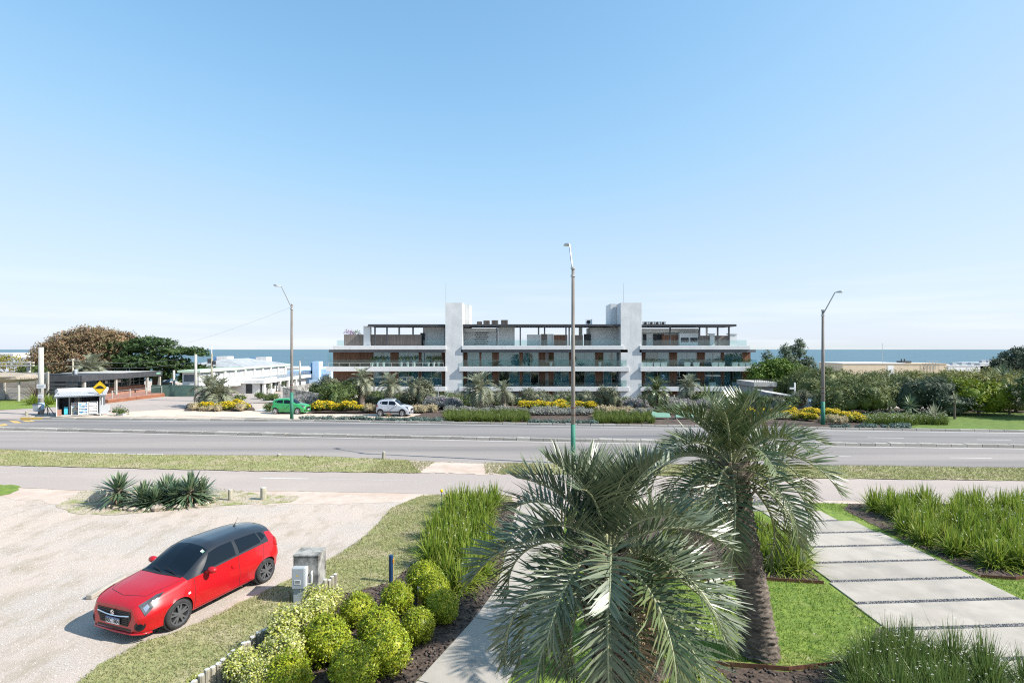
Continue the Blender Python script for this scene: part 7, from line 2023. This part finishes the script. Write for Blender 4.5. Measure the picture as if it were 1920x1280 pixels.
x, y = G(733, 1091)
t = thing('bollard', 'slim dark blue bollard with an amber reflector among the box bushes', 'bollard', (x, y, 0))
m = MB(); m.lathe([(.055, -.1), (.055, .66), (.058, .67), (.058, .70), (.03, .715)], 14); m.build('tube', X['navy'], t, smooth=False)
lb(t, 'reflector', 'orange', .056, .075, -.03, .03, .50, .60); lb(t, 'strip', 'yellow_wood', .0555, .066, -.015, .015, .02, .46)
x, y = G(783, 1148)
t = thing('wooden_marker', 'short square post with a yellow face between the box bushes', 'post', (x, y + .3, 0))
lb(t, 'post', 'log', -.06, .06, 0, .1, -.1, .42); lb(t, 'yellow_face', 'yellow_wood', -.055, .055, -.012, -.002, 0, .37); lb(t, 'top', 'log_end', -.062, .062, -.004, .104, .421, .44)
x, y = G(828, 953)
t = thing('garden_spike', 'small yellow-topped garden light stake in the iris bed', 'garden light', (x, y, 0))
m = MB(); m.cyl((0, 0, 0), (0, 0, .62), .012, .012, 6); m.build('stake', X['navy'], t)
m = MB(); m.lathe([(.03, .62), (.06, .66), (.05, .72), (.01, .74)], 8); m.build('head', X['sign_yellow'], t)
le = thing('log_edging', 'row of upright round logs edging the variegated hedge', 'edging', (-5.47, 8.6, 0))
lr2 = random.Random(3); y = 0.0; A = Vector((-5.47, 8.6)); B2 = Vector((-4.35, 13.2)); n = 38
lm = []
for k in range(4):
    m = MB(); r_ = .052
    m.tube([(0, 0, -.2), (0, 0, .46), (0, 0, .49)], [r_, r_ * .97, r_ * .88], 10, True, 0)
    m.cyl((0, 0, .4901), (0, 0, .4935), r_ * .86, r_ * .84, 10, 1)
    o = m.build('log', [X['log'], X['log_end']]); lm.append(o.data); bpy.data.objects.remove(o)
for k in range(n):
    p = A.lerp(B2, k / (n - 1)); o = link('log', lm[k % 4], le)
    hz = lr2.uniform(.88, 1.04) + (.18 if k > 33 else 0)
    o.location = (p.x - A.x + lr2.uniform(-.01, .01), p.y - A.y, 0); o.rotation_euler = (lr2.uniform(-.04, .04), lr2.uniform(-.04, .04), lr2.uniform(0, 6)); q = lr2.uniform(.9, 1.12); o.scale = (q, q, hz)
a = Vector(G(172, 1124)); b2 = Vector(G(238, 1086))
m = MB(); m.obox(a, b2, .16, 0, .12)
tag(m.build('wheel_stop', X['concrete_pale'], bevel=.02), 'pale concrete wheel stop on the gravel behind the red car', 'wheel stop')
# benches in the roadside planting
for k, px in enumerate((1240, 1285)):
    Y = 46.2; x = XA(px, Y)
    t = thing('bench', ['pale green bench in the roadside bed, clear of the palm fronds', 'pale green bench half hidden behind the palm fronds', 'pale green bench mostly covered by the taller palm'][k], 'bench', (x, Y, 0), math.radians(-4), 'green benches by the far kerb')
    m = MB(); m.add([(-.8, 0, .25), (.8, 0, .25), (.72, .34, .70), (-.72, .34, .70), (-.8, .03, .22), (.8, .03, .22), (.72, .37, .67), (-.72, .37, .67)], [(0, 1, 2, 3), (7, 6, 5, 4), (0, 4, 5, 1), (1, 5, 6, 2), (2, 6, 7, 3), (3, 7, 4, 0)]); m.build('backrest', X['bench_green'], t)
    m = MB(); m.box(-.75, .75, .4, .85, .40, .45); m.build('seat', X['bench_green'], t)
    for s in (-1, 1):
        m = MB(); m.box(s * .65 - .04, s * .65 + .04, .35, .42, 0, .68); m.build('leg', X['concrete'], t)
        m = MB(); m.box(s * .65 - .04, s * .65 + .04, .75, .82, 0, .40); m.build('leg', X['concrete'], t)
t, h = post('camera_pole', 'thin pale pole with a small camera above the canopy', 'pole', 1490, 61, 717, .08, .07, 'white_paint_gloss')
m = MB(); m.box(-.55, -.06, -.08, .08, h - .75, h - .55); m.build('camera', X['white_paint_gloss'], t)
x = XA(1518, 55)
t = thing('barrel', 'pale blue water barrel at the foot of the plank fence', 'barrel', (x, 55, tz(x, 55)))
m = MB(); m.lathe([(.40, 0), (.46, .25), (.46, .75), (.40, 1.0)], 14); m.build('body', X['blue_wall'], t, smooth=True)
m = MB(); m.lathe([(.3, 1.001), (.3, 1.04), (.1, 1.05)], 12); m.build('lid', X['blue_deep'], t)
x = XA(822, 57); t = thing('garden_lamp', 'slim pale garden post with a short crossbar in front of the left tower', 'garden lamp', (x, 57, tz(x, 57)))
m = MB(); m.cyl((0, 0, 0), (0, 0, ZA(721, 57) - tz(x, 57)), .05, .04, 6); m.build('pole', X['steel'], t)
z = ZA(722, 57) - tz(x, 57); m = MB(); m.box(-.35, .35, -.05, .05, z - .06, z); m.build('crossbar', X['steel'], t)
